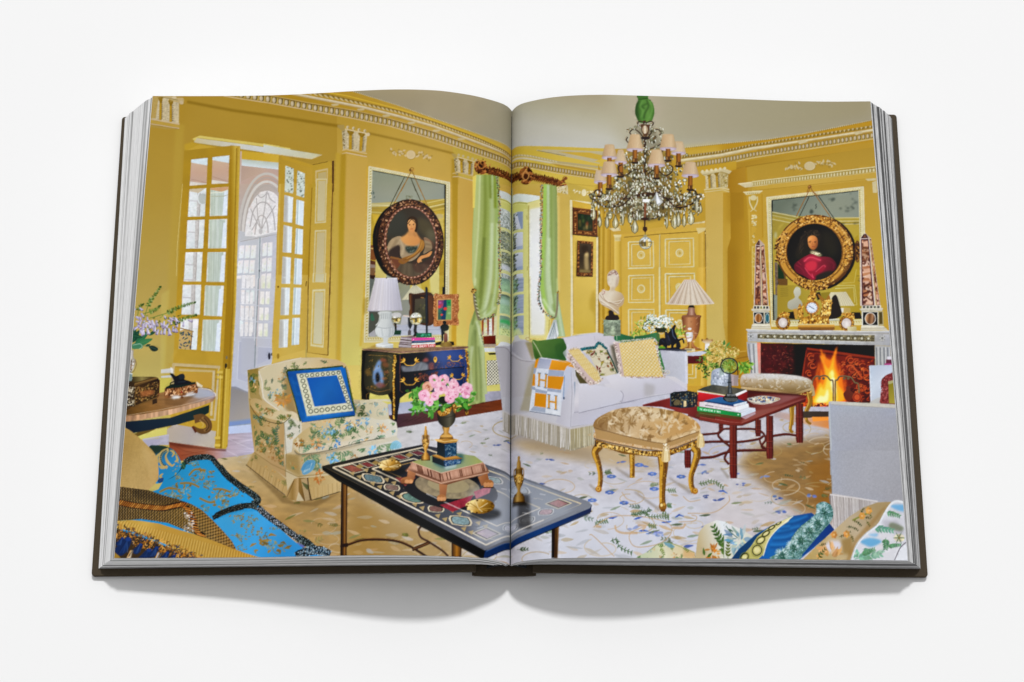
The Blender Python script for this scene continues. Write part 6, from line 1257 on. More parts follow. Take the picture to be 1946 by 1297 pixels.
P([(1020,880),(1080,885),(1100,905),(1020,905)],'#5f9a24');P([(1010,910),(1320,915),(1335,940),(1010,925)],'#3a3c4a',a=.8)
P([(1340,955),(1415,960),(1415,990),(1340,985)],'#c0c2cc');P([(1345,985),(1415,990),(1415,1075),(1345,1072)],'#5c141a');P([(1345,1075),(1415,1075),(1415,1290),(1348,1290)],'#c3a038');L([(1345,1190),(1400,1190),(1400,1080)],9,'#d3cba4');L([(1350,1225),(1415,1230)],10,'#cfc79e')
# ---- red table, stools, right armchair ------------------------------------------
def damask(q,n,c1,c2,s0=20,s1=46,sm=1,sq=.6):
 with K(q,sm) as k:
  for x,y in k.pts(n):
   a0=rng.uniform(0,360)
   for j in range(rng.randint(3,6)): leaf(x,y,a0+j*rng.uniform(22,40),rng.uniform(s0,s1),rng.uniform(s0,s1)*.36,rng.choice([c1,c1,c2]),a=.55)
C7()
B([(0,890),(60,865),(300,865),(500,880),(620,910),(650,940),(640,980),(580,1010),(480,1030),(300,1000),(100,985),(0,975)],('#c8c0b6','#b5a184','#8a6e44',(300,865),(300,1000)))
damask([(0,890),(300,865),(620,910),(650,960),(480,1020),(0,975)],60,'#a08458','#d8cfc2',18,44)
B([(60,868),(300,866),(560,890),(620,915),(480,920),(120,905),(20,900)],'#ccc9cc',a=.65,bl=8)
P([(0,975),(300,1000),(480,1030),(640,985),(645,1010),(490,1050),(250,1025),(0,1000)],('#c0a67c','#9c7c4c',(300,990),(300,1030)));L([(0,975),(300,1002),(480,1032),(640,985)],5,'#6a4c28',a=.7);L([(0,1005),(250,1028),(490,1052),(640,1012)],5,'#5a3c1c',a=.8)
B([(635,960),(660,970),(675,1050),(640,1050)],'#b39a6a');L([(635,1020),(640,1040),(610,1050),(520,1060)],22,'#8a6420',sm=1);speck([(520,1040),(645,1010),(645,1050),(540,1070)],36,['#c89a44','#5a3c14','#dcb25c'],4,9)
L([(615,1050),(635,1110),(600,1190),(610,1260),(640,1300)],(44,24),'#8f6418',sm=1);L([(610,1060),(625,1110),(596,1190),(606,1290)],8,'#d0a040',sm=1);L([(470,1130),(460,1310)],38,'#9c7018');L([(460,1130),(452,1310)],9,'#d0a544')
D6()
P([(930,640),(1250,690),(1447,720),(1447,800),(1250,760),(900,690)],('#b09a98','#c9a088','#d08a50',(950,660),(1400,720)),bl=6)
L([(1075,590),(1080,700),(1065,800),(1090,830)],(46,24),'#94691a',sm=1);L([(1065,590),(1070,700),(1056,800)],9,'#cfa240',sm=1);L([(1240,480),(1255,560),(1215,640),(1220,720),(1260,755)],(50,22),'#8f641a',sm=1);L([(1230,480),(1240,560),(1206,640),(1212,720)],9,'#d0a242',sm=1)
P([(1170,640),(1440,640),(1440,690),(1170,700)],'#46362a');P([(1270,690),(1440,690),(1440,720),(1280,732)],'#f0963c')
# red lacquer table
RT='#5e1c14'
P([(-330,730),(-60,640),(180,600),(650,450),(1225,495),(1210,530),(600,745),(495,735),(-10,650)],('#6e221a','#7a2c22','#6a2018',(0,560),(1100,560)))
P([(660,470),(1180,500),(960,580),(700,640),(600,720),(560,700)],('#4a1210','#7d3c36','#8f5a58',(700,480),(900,640)),a=.8,bl=10);P([(700,640),(960,590),(1200,520),(1150,560),(620,740),(590,735)],'#a5746c',a=.5,bl=12)
D5();P([(585,325),(840,265),(1100,230),(1249,330),(1249,460),(1110,450),(1000,400),(760,340),(590,335)],('#6a1c18','#84302a','#5a1814',(650,300),(1200,420)));L([(585,325),(840,262)],6,'#8a3a34');P([(1090,385),(1249,410),(1249,440),(1060,430)],'#5a5a2c',a=.5,bl=8);L([(1000,410),(1120,445),(1249,460)],18,'#6a231c',a=.9)
D6()
P([(205,690),(495,735),(605,745),(1215,520),(1212,548),(605,768),(490,768),(190,718)],('#7d3026','#6a241c','#5a1c16',(300,720),(1100,560)));L([(205,692),(495,737),(605,745),(1215,522)],5,'#a8584c',a=.8);L([(195,720),(490,768),(605,768),(1210,550)],5,'#3a0e0a',a=.9)
P([(660,450),(1170,485),(1160,500),(660,475)],'#2c0a0a',a=.7,bl=4)
def bleg(x,y0,y1,w,c='#5c1c14'):
 P([(x-w,y0),(x+w,y0),(x+w,y1-40),(x+w*.9,y1),(x-w*.8,y1),(x-w,y1-40)],(c,'#7a2c20','#3a100c',(x-w,y0),(x+w,y0)));L([(x,y0),(x,y1)],5,'#2c0a08');L([(x-w*.6,y0),(x-w*.6,y1-50)],5,'#94402f',a=.8)
 for t in (.35,.6,.75): y=y0+(y1-y0)*t;L([(x-w,y),(x+w,y)],4,'#a05040',a=.6);L([(x-w,y+6),(x+w,y+6)],3,'#2c0a08',a=.6)
for q,w in (([(215,850),(380,835),(430,800),(560,798),(720,800),(800,830),(830,890),(790,950),(835,980)],20),([(240,915),(430,910),(560,915),(750,890),(810,860)],22),([(390,820),(380,860),(430,910),(490,960),(460,1010),(440,1060),(480,1110)],22),([(190,1055),(330,1045),(440,1010),(560,990),(850,985)],24),([(900,860),(1020,845),(1120,855)],22),([(770,890),(790,940),(850,985)],18)):
 L(q,w,'#4a1812',sm=1);L([(x,y-5) for x,y in q],5,'#8a4234',sm=1,a=.7)
bleg(405,755,820,22,'#3a120e');bleg(758,715,865,28,'#4a1610');bleg(868,680,1060,34);bleg(1152,570,920,36);bleg(522,770,1230,36,'#6a2418');bleg(88,985,1140,32,'#50160f')
# black japanned box
D5()
P([(838,225),(870,210),(1000,200),(1085,215),(1085,330),(1040,345),(940,350),(838,335)],('#14161c','#20242c',(850,220),(1080,330)));P([(870,212),(1000,200),(1085,215),(1050,250),(940,250)],'#1c2228');L([(940,250),(940,348)],5,'#3c4a58');L([(840,228),(842,335)],6,'#44607c');P([(940,250),(1000,245),(1000,345),(940,348)],'#223040');L([(1040,250),(1040,340)],4,'#405060')
speck([(850,215),(1080,215),(1080,335),(850,330)],70,['#8a7a4c','#b09a5a','#5a6a6a','#a8855a'],3,8,.8);B([(870,300),(900,275),(930,290),(920,320),(880,325)],'#7a6844',a=.8);P([(962,290),(985,285),(985,335),(962,340)],'#d8c090')
# books
D6()
P([(185,450),(240,425),(330,400),(560,430),(650,445),(560,500),(440,492)],('#3a3c34','#5c5a50','#4a463c',(200,440),(640,450)),n=(.2,8));P([(180,455),(440,495),(440,510),(182,468)],'#d9d3cc');P([(188,468),(430,500),(430,560),(190,545)],('#c8222a','#a81820',(200,470),(200,550)));P([(430,500),(560,500),(655,460),(658,530),(560,560),(430,560)],('#b01e26','#7d1218',(450,500),(640,540)));P([(540,485),(645,445),(655,460),(555,505)],'#e6e6ea');P([(180,560),(190,550),(220,560),(190,600)],'#d86a4c',a=.7)
P([(245,545),(400,510),(540,520),(655,555),(650,575),(530,595),(500,590)],('#2f6496','#24507e',(300,520),(600,590)));P([(245,545),(525,580),(525,598),(245,562)],'#1c3a66');P([(525,580),(650,550),(652,572),(528,598)],'#d3d9e2')
P([(200,560),(245,555),(530,600),(660,570),(672,605),(560,640),(545,640),(200,598)],('#d3c8cc','#dcd6da',(220,560),(540,640)));P([(545,605),(665,570),(672,602),(548,642)],'#e9ebf0');[L([(555,612+k*8),(668,578+k*8)],3,'#b9bcc8',a=.6) for k in range(4)]
for k in range(9): L([(255+k*9,585+k*1.2),(261+k*9,590+k*1.2)],8,'#3a3438',a=.85)
for k in range(16): L([(345+k*10,598+k*1.4),(351+k*10,603+k*1.4)],6,'#6a6468',a=.7)
P([(180,598),(595,655),(597,692),(178,638)],('#1e9a4c','#168040',(200,600),(580,690)));P([(595,655),(730,610),(735,640),(598,692)],'#d6dae6');P([(200,596),(560,640),(670,605),(730,612),(595,655)],'#cfd3de');[L([(605,662+k*8),(732,618+k*7)],3,'#a9aec0',a=.7) for k in range(4)]
text('THE ARCHITECTURE OF TREES',[(205,615),(402,641),(402,655),(205,629)],3.4,'#e6f2e6',gap=.25);E(570,670,8,7,'#d3ecd3')
P([(178,640),(596,695),(596,718),(560,715),(200,665)],('#4a5a20','#5a3c20',(300,650),(300,710)),a=.85);[L([(205+k*9,655+k*1.2),(210+k*9,660+k*1.2)],5,'#94a07c',a=.5) for k in range(22)];P([(600,695),(730,645),(735,665),(640,710)],'#c3b4c4',a=.7)
# magnifier
RING(484,228,80,72,11,'#1a1c1c');E(484,228,74,66,'#6a8a34',a=.45);RING(484,228,72,64,4,'#7d8f84',a=.7);foliage(484,240,60,45,26,['#4a6a20','#8aa848','#6a8030','#a8b860'],18,34)
P([(478,302),(500,302),(503,350),(512,490),(470,490),(476,350)],('#2c2f30','#6a7074','#1c1e20',(474,400),(508,400)));L([(470,380),(508,380)],9,'#1a1c1e');L([(472,430),(510,430)],9,'#3c4042');L([(566,240),(566,310)],8,'#20241c')
B([(465,480),(515,480),(545,500),(570,520),(550,550),(490,560),(435,540),(425,515),(445,500)],'#191b1c');[L([(440+k*14,520),(470+k*12,552)],6,'#7d8484',a=.9) for k in range(9)];[L([(468+k*10,484),(464+k*12,505)],5,'#c9cccc',a=.8) for k in range(7)]
# painted dish
B([(655,530),(700,515),(800,500),(920,512),(970,530),(900,560),(800,572),(720,565)],'#c9c2b4');L([(660,540),(720,572),(810,578),(900,562)],5,'#e0dcd2',a=.8)
speck([(665,530),(800,505),(960,530),(800,562)],120,['#c98a34','#3a4a7c','#dcd3c0','#a86a24','#5a6a94','#e8e0d0','#2a3460'],5,12,.9,sm=1)
# ---- damask stool ------------------------------------------------------------
D5()
def cab(q,w,c0='#7d5414',c1='#d6a63c'):
 L(q,w,c0,sm=1);qs=[(x-.18*(w[0] if np.ndim(w) else w),y) for x,y in q];L(qs,(w[0]*.35,w[-1]*.35) if np.ndim(w) else w*.35,c1,sm=1,a=.85);L([(x+.22*(w[0] if np.ndim(w) else w),y) for x,y in q],6,'#4a2e0a',sm=1,a=.7)
 for x,y,an,d in along(crom(q),26): E(x+rng.uniform(-.3,.3)*(w[0] if np.ndim(w) else w),y,rng.uniform(3,8),rng.uniform(3,7),rng.choice(['#e6bc58','#5a380c','#c08a2c','#f0d080']),a=.55)
cab([(487,745),(490,840),(490,940)],(52,44),'#8f6414')
cab([(190,670),(150,730),(180,820),(200,920),(195,1000),(175,1045)],(80,60,44,42,44));E(182,1035,30,26,'#a9742a');RING(178,1032,14,13,6,'#e0b860')
cab([(1050,680),(1085,730),(1060,830),(1030,920),(1030,1000),(1055,1060)],(80,70,50,46,50));E(1062,1050,30,26,'#a87428');RING(1066,1045,13,12,6,'#dcb050')
cab([(765,730),(775,830),(770,940),(765,1080),(768,1170)],(100,90,66,48,60));E(768,1175,36,36,'#8f6420');E(757,1165,12,14,'#f0d890');E(780,1160,10,12,'#c89a48');P([(745,1195),(795,1195),(790,1218),(750,1218)],'#7a5218')
P([(150,620),(300,660),(600,715),(770,715),(900,690),(1090,620),(1095,660),(960,710),(850,750),(770,770),(620,760),(400,740),(280,700),(150,680)],'#7d5416')
speck([(150,630),(300,665),(600,720),(770,720),(900,695),(1090,625),(1090,660),(850,750),(770,765),(600,755),(300,700),(150,680)],420,['#d9aa44','#5a380c','#b98428','#efcc78','#8a5c18','#3a2408'],5,13)
for k in range(14): L(epts(190+k*42,672+k*6,16,14,30,14,0,270),6,'#e6c068',a=.8)
B([(140,575),(180,560),(450,620),(760,650),(800,640),(1090,555),(1095,590),(1080,620),(880,690),(770,715),(560,695),(300,650),(150,610)],('#c6a070','#d2b48c','#c09a68',(200,600),(1000,620)));damask([(150,570),(760,655),(1090,560),(1085,615),(770,710),(150,605)],46,'#b0803e','#e2cfae',14,40)
for x,y,an,d in along([(140,612),(300,650),(560,697),(770,718),(880,690),(1090,615)],90): E(x,y,5,5,'#3a2010');E(x-1,y-2,2,2,'#b08a5a')
P([(150,560),(140,520),(780,610),(1110,500),(1095,590),(770,700),(160,610)],'#b08c58')
CU=[(135,490),(170,440),(300,375),(440,345),(580,338),(760,355),(930,390),(1040,440),(1100,490),(1112,530),(1060,560),(900,610),(780,650),(640,630),(400,580),(200,545),(140,520)]
B(CU,('#9c7a4c','#c9ad84','#c39c62','#b98c50',(160,500),(1080,500)))
with K(CU,1):
 B([(400,380),(600,350),(800,375),(760,440),(560,440)],'#ddd0b8',a=.6,bl=24);B([(135,480),(250,420),(330,480),(260,540),(150,520)],'#8a683c',a=.5,bl=20)
 P([(500,600),(780,620),(1100,520),(1110,560),(780,660),(500,630)],'#d9c4a0',a=.6,bl=10)
damask(CU,42,'#94703e','#7d5a30',30,76);damask(CU,34,'#d9c3a0','#e4d4b8',26,70)
with K(CU,1):
 for x,y in [(rng.uniform(150,1090),rng.uniform(350,640)) for _ in range(46)]: L(epts(x,y,rng.uniform(20,60),rng.uniform(14,36),rng.uniform(0,180),16,0,rng.uniform(120,240)),4,rng.choice(['#e0cba4','#8a683a','#d4bc92']),a=.6)
L([(140,520),(400,585),(640,635),(780,655),(900,615),(1105,550)],7,'#7a5a34',a=.8)
for x0,y0,s in ((800,700,1),(1118,590,.9)):
 L([(x0-15*s,y0-70*s),(x0,y0)],9,'#d8bc86');B([(x0-24*s,y0-10),(x0+20*s,y0-10),(x0+36*s,y0+95*s),(x0-40*s,y0+100*s)],('#c9a868','#e6d6ac','#c2a470',(x0-30,y0),(x0+30,y0)));[L([(x0+(k-3)*5,y0),(x0+(k-3)*10,y0+100*s)],3,rng.choice(['#a88a50','#f2e8c8']),a=.7) for k in range(7)]
speck([(770,650),(830,650),(830,720),(780,710)],30,['#f0e4cc','#d9c4a0','#a88a5c'],5,11)
# ---- right armchair ------------------------------------------------------------
D7()
P([(990,220),(1070,215),(1070,240),(990,240)],'#b04a80');P([(1005,180),(1075,180),(1075,220),(1005,220)],'#6a3040');P([(1018,152),(1075,150),(1075,182),(1018,180)],'#d9d4d8')
P([(835,240),(1080,235),(1110,640),(850,620),(840,420)],('#b3b9c9','#c6cad6','#b5b9c4',(850,260),(1060,500)));L([(838,245),(850,615)],9,'#d3d6df');B([(840,615),(880,580),(960,555),(970,620)],'#b9b6b4')
B([(955,400),(990,350),(1050,320),(1090,335),(1110,620),(945,615),(970,500)],'#7d3430');speck([(955,400),(1000,340),(1090,325),(1040,400),(1030,610),(945,612)],160,['#9c4a44','#5c2020','#b0605a','#7a2c2c'],5,11);P([(1030,400),(1110,390),(1110,620),(1035,615)],('#8a7a20','#a5943c',(1030,420),(1090,600)));P([(1025,400),(1090,380),(1090,410),(1030,430)],'#b5ae84',a=.8)
P([(415,600),(440,595),(1100,635),(1240,640),(1240,1300),(430,1300),(425,1000),(412,780)],('#a9abb4','#a2a4b0','#a0a0a6',(440,640),(900,1300)),n=(.05,1.6))
P([(418,600),(450,594),(1100,625),(1100,660),(440,622)],'#c3beb4');L([(440,628),(1100,662)],5,'#a89c90',a=.8);L([(420,610),(436,1000),(434,1300)],9,'#bfc4c2',a=.8)
E6()
P([(1070,-10),(1790,-10),(1830,480),(1500,470),(1090,400),(1095,300)],('#a2a4ae','#a6a7b0','#a1a1a8',(1100,0),(1700,450)),n=(.05,1.6));L([(1075,0),(1095,390)],8,'#8f9296',a=.7);L([(1095,395),(1500,470)],9,'#c3c0c0')
P([(1060,420),(1090,395),(1300,430),(1560,470),(1400,560),(1120,720),(1095,650)],'#7d7470')
for i in range(58): t=i/58;x,y=1080+t*470,400+t*75;L([(x,y),(x+6,y+160),(x+12,y+330)],6,rng.choice(['#d6d2d0','#c6c0be','#b0a8a6','#e0dcdc']),a=.95)
L([(1070,402),(1300,430),(1560,468)],14,'#cfcaca')
# ---- bottom right: chair back and cushions ---------------------------------------
def toile(q,n,sm=0,g=('#5a7a5c','#4a6a4c','#7a9478','#68896c','#8a9a60'),fl=('#c99a64','#d9b078','#5a8ab4','#6fa0c4','#b98450','#3f7cb0'),s=40,sq=1.0,fs=.5,a=.9):
 with K(q,sm) as k:
  pts=k.pts(n)
  for x,y in pts:
   r=rng.random()
   if r<.68: sprig(x,y,rng.uniform(0,360),s*rng.uniform(.7,1.5),rng.choice(g),k=4,lw=.26,sq=sq,a=a)
   elif r<.95: bloom(x,y,s*rng.uniform(.3,.6),rng.choice(fl),rng.choice(['#d9a458','#e6d8b0','#8a6a3c']),rng.randint(5,7),sq,a)
   else: L(epts(x,y,s*.5,s*.3,rng.uniform(0,180),14,0,200),4,rng.choice(g),a=a*.8)
E5()
q=[(620,1110),(760,1050),(880,970),(1020,935),(1200,970),(1390,1050),(1400,1125),(620,1125)]
P(q,('#b9c4a8','#d3d0b4','#d6bf94',(640,1100),(1390,1080)),sm=0);toile(q,16,g=('#5a7a3a','#4a6a3a','#6f9a8a','#7d9050'),s=70);B([(980,940),(1060,945),(1130,990),(1060,1000)],'#6a9ab0',a=.8);P([(1250,1020),(1395,1060),(1400,1120),(1230,1110)],'#c9a068',a=.6,bl=10);L([(760,1050),(1000,937),(1390,1055)],7,'#7d8a58',sm=1,a=.8)
q=[(1400,1125),(1420,960),(1450,820),(1520,740),(1680,680),(1800,700),(1960,790),(1960,1130)]
P(q,('#bfae88','#cfc9b4','#dde2e6',(1420,900),(1760,760)))
with K(q):
 sprig(1860,1110,-125,400,'#4a6a34',k=8,lw=.16,curl=20);sprig(1780,1120,-100,240,'#5a7434',k=6,lw=.16);bloom(1640,1070,90,'#c98a3c','#a86a24',22);leaf(1520,1090,-100,90,40,'#5a7438');leaf(1560,1110,-40,80,36,'#4a6a2c');sprig(1930,850,-150,170,'#6a8f7a',k=5,lw=.2)
E6()
q=[(-20,660),(50,680),(180,730),(300,800),(240,900),(60,990),(-20,990)]
P(q,('#d8dce0','#c8c8b4',(0,700),(200,950)));bloom(130,830,110,'#5c8cb0','#d8cfae',26);bloom(130,830,60,'#7aa6c0','#e0d8b0',8);L([(0,690),(40,740),(120,800)],7,'#4a6a5a',sm=1);leaf(20,720,20,60,20,'#4a6a5a');sprig(20,990,-100,140,'#5a6a24',k=5,lw=.2);leaf(170,800,60,90,20,'#e0d8a0',a=.6)
BL=[(50,990),(130,900),(300,770),(460,690),(680,600),(880,570),(960,620),(1060,660),(1115,725),(980,830),(860,920),(760,990)]
P(BL,('#124a80','#1c66ac','#1a5c9c','#123c74',(100,950),(1050,700)))
with K(BL):
 P([(50,990),(130,900),(320,760),(420,720),(260,860),(200,990)],'#164468',a=.9,bl=6)
 for q2 in ([(520,740),(640,720),(760,690)],[(480,800),(620,790),(700,760)],[(600,660),(720,640),(840,600)],[(450,860),(560,860),(640,850)],[(560,700),(660,690)]): L(q2,22,'#2f84c8',sm=1,a=.6,bl=8);L([(x,y+22) for x,y in q2],16,'#0e3c70',sm=1,a=.5,bl=8)
 BD=[(130,990),(250,880),(320,790),(430,710),(560,640),(680,600),(640,650),(520,720),(430,820),(390,940),(330,990)]
 P(BD,('#b5b06a','#c2bd84','#cfcba0',(200,950),(640,640)))
 for x,y,rx,ry,rt in ((190,970,40,30,-30),(318,910,48,44,-30),(355,820,44,26,-28),(410,760,40,18,-30),(470,705,34,12,-28),(540,665,28,9,-25)): RING(x,y,rx*1.3,ry*1.35,4,'#7a7a30',rt);RING(x,y,rx,ry,10,'#2a3018',rt);E(x,y,rx*.6,ry*.6,'#d2cd98',rt)
 L([(380,960),(430,830),(520,725),(690,600)],8,'#dfe0cc',sm=1);P([(860,900),(1000,790),(1115,725),(1060,690),(940,790),(760,980)],'#123f80',a=.8)
TF=[(450,985),(540,930),(640,860),(680,790),(760,700),(860,630),(930,570),(930,500),(1000,470),(1080,500),(1105,580),(1080,650),(1010,720),(930,800),(860,870),(790,940),(740,990)]
with K(TF,1) as k:
 P(TF,'#4f7a78',sm=1)
 for x,y in k.pts(1500):
  a0=rng.uniform(-170,60);c=rng.choice(['#2a5450','#6f9a98','#a9cdd4','#3f6a62','#cfe4ea','#1c4440','#5f8a70','#8ab4b8'])
  L([(x,y),(x+22*math.cos(math.radians(a0)),y+22*math.sin(math.radians(a0)))],4.5,c,a=.75)
for cx,cy,r in ((1000,560,88),(940,660,86),(850,730,76),(760,810,80),(680,880,74),(570,960,90)):
 for i in range(110):
  a0=rng.uniform(-200,20);rr=r*rng.uniform(.5,1.12);x,y=cx+rr*.6*math.cos(math.radians(a0)),cy+rr*.6*math.sin(math.radians(a0));L([(x,y),(x+26*math.cos(math.radians(a0)),y+26*math.sin(math.radians(a0)))],(5,1.5),rng.choice(['#cfe2ea','#a9cad6','#e4f0f4','#7fa8ac','#4f7f74']),a=.85)
 for i in range(60): a0=rng.uniform(0,360);rr=r*rng.uniform(0,.45);x,y=cx+rr*math.cos(math.radians(a0))+10,cy+rr*math.sin(math.radians(a0))+14;L([(x,y),(x+16*math.cos(math.radians(a0)),y+16*math.sin(math.radians(a0)))],5,rng.choice(['#1f4a42','#2f5f50','#3f6f58','#173c38']),a=.8)
FC=[(780,1000),(930,870),(1100,740),(1260,610),(1420,520),(1560,475),(1700,470),(1650,580),(1560,680),(1440,760),(1350,860),(1280,1000)]
P(FC,('#b09a64','#bca880','#b9a88c','#a5906a',(850,950),(1560,560)))
with K(FC):
 B([(1000,900),(1060,830),(1170,830),(1190,900),(1100,930)],'#d3cdd2',bl=14);P([(1180,820),(1300,780),(1300,960),(1200,940)],'#94743c',a=.7,bl=16);P([(1600,540),(1660,500),(1500,700),(1340,840),(1280,1000),(1230,1000),(1330,800)],'#9a7a48',a=.6,bl=12)
 bloom(1080,980,130,'#cf9a5c','#d9c8a4',26);sprig(940,990,-60,110,'#4a5a2c',k=4);L([(1300,640),(1420,590),(1500,560)],16,'#8a8a44',sm=1);
 for x,y in ((1420,610),(1460,560),(1380,580),(1300,640),(1340,650),(1240,700),(1300,700),(1220,770),(1280,770),(1160,790),(1440,640),(960,870)): sprig(x,y,rng.uniform(-60,60),60,rng.choice(['#4a4a2a','#5a5a2c','#3f4a2c']),k=3)
 for x,y in ((1400,600),(1240,765),(1110,770),(1470,550)): flower(x,y,34,'#c9924c','#d9b070',6)
WC=[(1280,1000),(1340,870),(1440,770),(1560,690),(1620,600),(1680,510),(1740,465),(1830,470),(1870,1010),(1280,1010)]
P(WC,('#cfd0d6','#d3d4da','#c9cad2',(1400,950),(1800,550)))
with K(WC):
 P([(1600,640),(1760,640),(1840,760),(1780,780),(1640,720)],'#a9a8b0',a=.6,bl=14);B([(1700,660),(1820,700),(1800,740),(1680,710)],'#6a7458',a=.7,bl=6)
 for pts,c in (([(1380,830),(1480,800),(1600,830),(1500,880),(1420,860)],'#5fa4d0'),([(1700,500),(1830,500),(1830,560),(1720,530)],'#6aa8d4'),([(1460,770),(1560,760),(1540,790)],'#86b8dc')): B(pts,c,a=.85,bl=3)
 for x,y,a0,l in ((1640,560,20,190),(1500,700,10,260),(1320,990,-20,330),(1400,900,10,120),(1640,800,80,200),(1650,880,-20,170),(1380,960,-40,200),(1500,980,-50,180)): sprig(x,y,a0,l*.8,rng.choice(['#7fae96','#6a9c86','#5f8f6c','#8fb4a0']),k=6,lw=.2,sq=.6,curl=30)
 flower(1780,800,54,'#d3cfb4','#cf9a5c',9,.7);[leaf(1775,800,t,60,12,'#4f7050',a=.8) for t in (0,60,120,180,240,300)];flower(1330,940,40,'#7fae96','#b8cabc',6)
 L([(1730,1000),(1790,890),(1850,840)],7,'#4a4450',sm=1);P([(1740,1010),(1800,890),(1860,850),(1870,1010)],'#dcdfe6',a=.8)
L([(1285,1000),(1345,865),(1440,765),(1560,685),(1625,590),(1690,500),(1750,465),(1830,475)],20,'#d9dde2',sm=1);L([(1280,1000),(1338,865),(1434,762),(1554,680)],5,'#9a9894',sm=1,a=.7)
# ---- chintz armchair on the left ------------------------------------------------
D2()
BODY=[(85,200),(180,180),(300,150),(420,115),(560,95),(720,95),(880,115),(950,150),(985,220),(1000,330),(990,400),(1010,450),(1080,455),(1250,455),(1320,490),(1335,610),(1400,640),(1412,700),(1405,760),(1440,800),(1445,860),(1100,960),(750,1010),(880,1100),(920,1110),(910,1200),(650,1270),(500,1275),(420,1230),(75,990),(120,900),(150,880),(130,750),(95,450)]
P(BODY,('#b8a275','#c3b18c','#c9bda0','#cac6b4',(90,600),(1400,700)))
with K(BODY):
 P([(85,200),(180,185),(190,400),(220,460),(110,440)],('#8f7a3c','#a38c54',(90,200),(200,400)))
 B([(185,220),(300,160),(560,100),(880,115),(960,170),(1000,350),(970,560),(560,620),(390,540),(230,450),(215,400)],('#c9bd9c','#cdbf9c','#c2a878',(200,300),(900,200)))
 P([(400,240),(450,200),(540,600),(420,530)],'#7d6230',a=.65,bl=14)
 P([(100,440),(200,470),(380,560),(420,640),(410,900),(430,1090),(150,900),(125,700)],('#a3874c','#b59a68','#b09060',(110,600),(420,800)))
 P([(150,880),(430,1100),(450,1240),(75,990)],('#a98e5c','#b59660',(120,900),(440,1200)))
 B([(110,460),(160,440),(260,480),(400,545),(490,550),(545,590),(565,650),(560,740),(480,770),(420,740),(400,640),(250,600),(140,530)],('#b59a66','#cbb88e','#d0c8b0',(120,480),(540,680)))
 P([(410,640),(470,600),(560,640),(560,740),(490,780),(480,880),(420,900)],'#cdc8b8')
 B([(520,760),(700,640),(900,590),(1200,595),(1400,640),(1412,700),(1380,750),(1100,800),(800,880),(560,900),(500,840)],('#bda878','#cfc5a8','#d3d0c2',(560,700),(1380,700)))
 P([(530,760),(600,830),(1000,790),(1405,680),(1412,750),(1100,810),(800,880),(560,900),(490,840)],('#cfc2a4','#d4d0c4',(540,820),(1400,720)),a=.9)
 P([(430,900),(560,905),(1000,860),(1440,780),(1450,870),(1100,960),(760,1000),(900,1060),(540,1085),(430,1020)],('#b39a68','#c9bfa4','#cfcdc4',(440,960),(1400,850)))
 P([(430,900),(540,910),(560,1080),(430,1010)],'#8f7640',a=.6,bl=14)
 P([(600,1090),(900,1060),(920,1110),(910,1210),(650,1270)],('#b3965e','#c0a878',(620,1150),(900,1150)))
 P([(1010,450),(1080,455),(1200,470),(1180,600),(1040,600)],'#8f8460',a=.5,bl=12);B([(1080,460),(1250,455),(1330,500),(1335,610),(1180,600)],'#cbc2a4',a=.8)
gC=('#5f6f48','#4f6040','#74805a','#6a7a4a','#7d8450','#4a5e4c');fC=('#b8854c','#6a9cb8','#5a8cb0','#c69a60','#a8783c','#7fa8bc')
toile([(215,240),(560,110),(880,125),(440,230),(430,520),(240,440)],34,g=gC,fl=('#6a9cb8','#7fa8bc','#b8905c'),s=52,fs=.4)
toile([(90,210),(180,190),(200,420),(120,440)],8,g=('#4a5a24','#3f5420','#5f6a30'),s=90)
toile([(130,520),(400,640),(410,1000),(160,870)],52,g=('#5f6a38','#4f6438','#6a6a34','#4a6a54'),fl=('#a8783c','#6a8f94','#94682c','#8f6a34'),s=62)
toile([(130,470),(400,560),(480,580),(410,630),(200,560)],20,g=('#5f6a34','#6a7038'),fl=('#a8783c','#c08a48'),s=60)
toile([(430,600),(550,620),(550,740),(430,880)],9,g=gC,fl=('#4a84b8','#6aa0c4','#a8783c'),s=54)
toile([(620,650),(900,600),(1390,645),(1380,680),(1000,780),(620,820)],56,g=('#4f7050','#5f7a54','#6f8a5c','#44683f'),fl=('#5a94c0','#6aa4c8','#d3a468','#dfc9a0','#d3a878'),s=62)
toile([(540,790),(1000,800),(1400,700),(1380,750),(800,870),(540,890)],30,g=('#4f7858','#5f8a68','#44684f'),fl=('#4a88c0','#d39a58','#5a98c8','#d8a868'),s=64)
toile([(450,920),(1000,870),(1430,800),(1420,860),(1000,960),(620,1060),(480,1020)],34,g=('#6f8a68','#5f7f5c','#7f9a74'),fl=('#6aa8d0','#86bcd8','#5a9cc8','#9a7440'),s=76)
toile([(1020,470),(1190,480),(1180,590),(1040,595)],8,g=('#4f5a34','#3f5430','#5a6a48'),fl=('#6a8f98',),s=90);toile([(1200,470),(1320,500),(1325,600),(1200,600)],5,g=('#7f9484','#6f8474'),fl=('#8fb0c0',),s=56)
toile([(160,900),(430,1100),(440,1180),(110,950)],10,g=('#6a6a34','#7a7440'),fl=('#b0843c',),s=50)
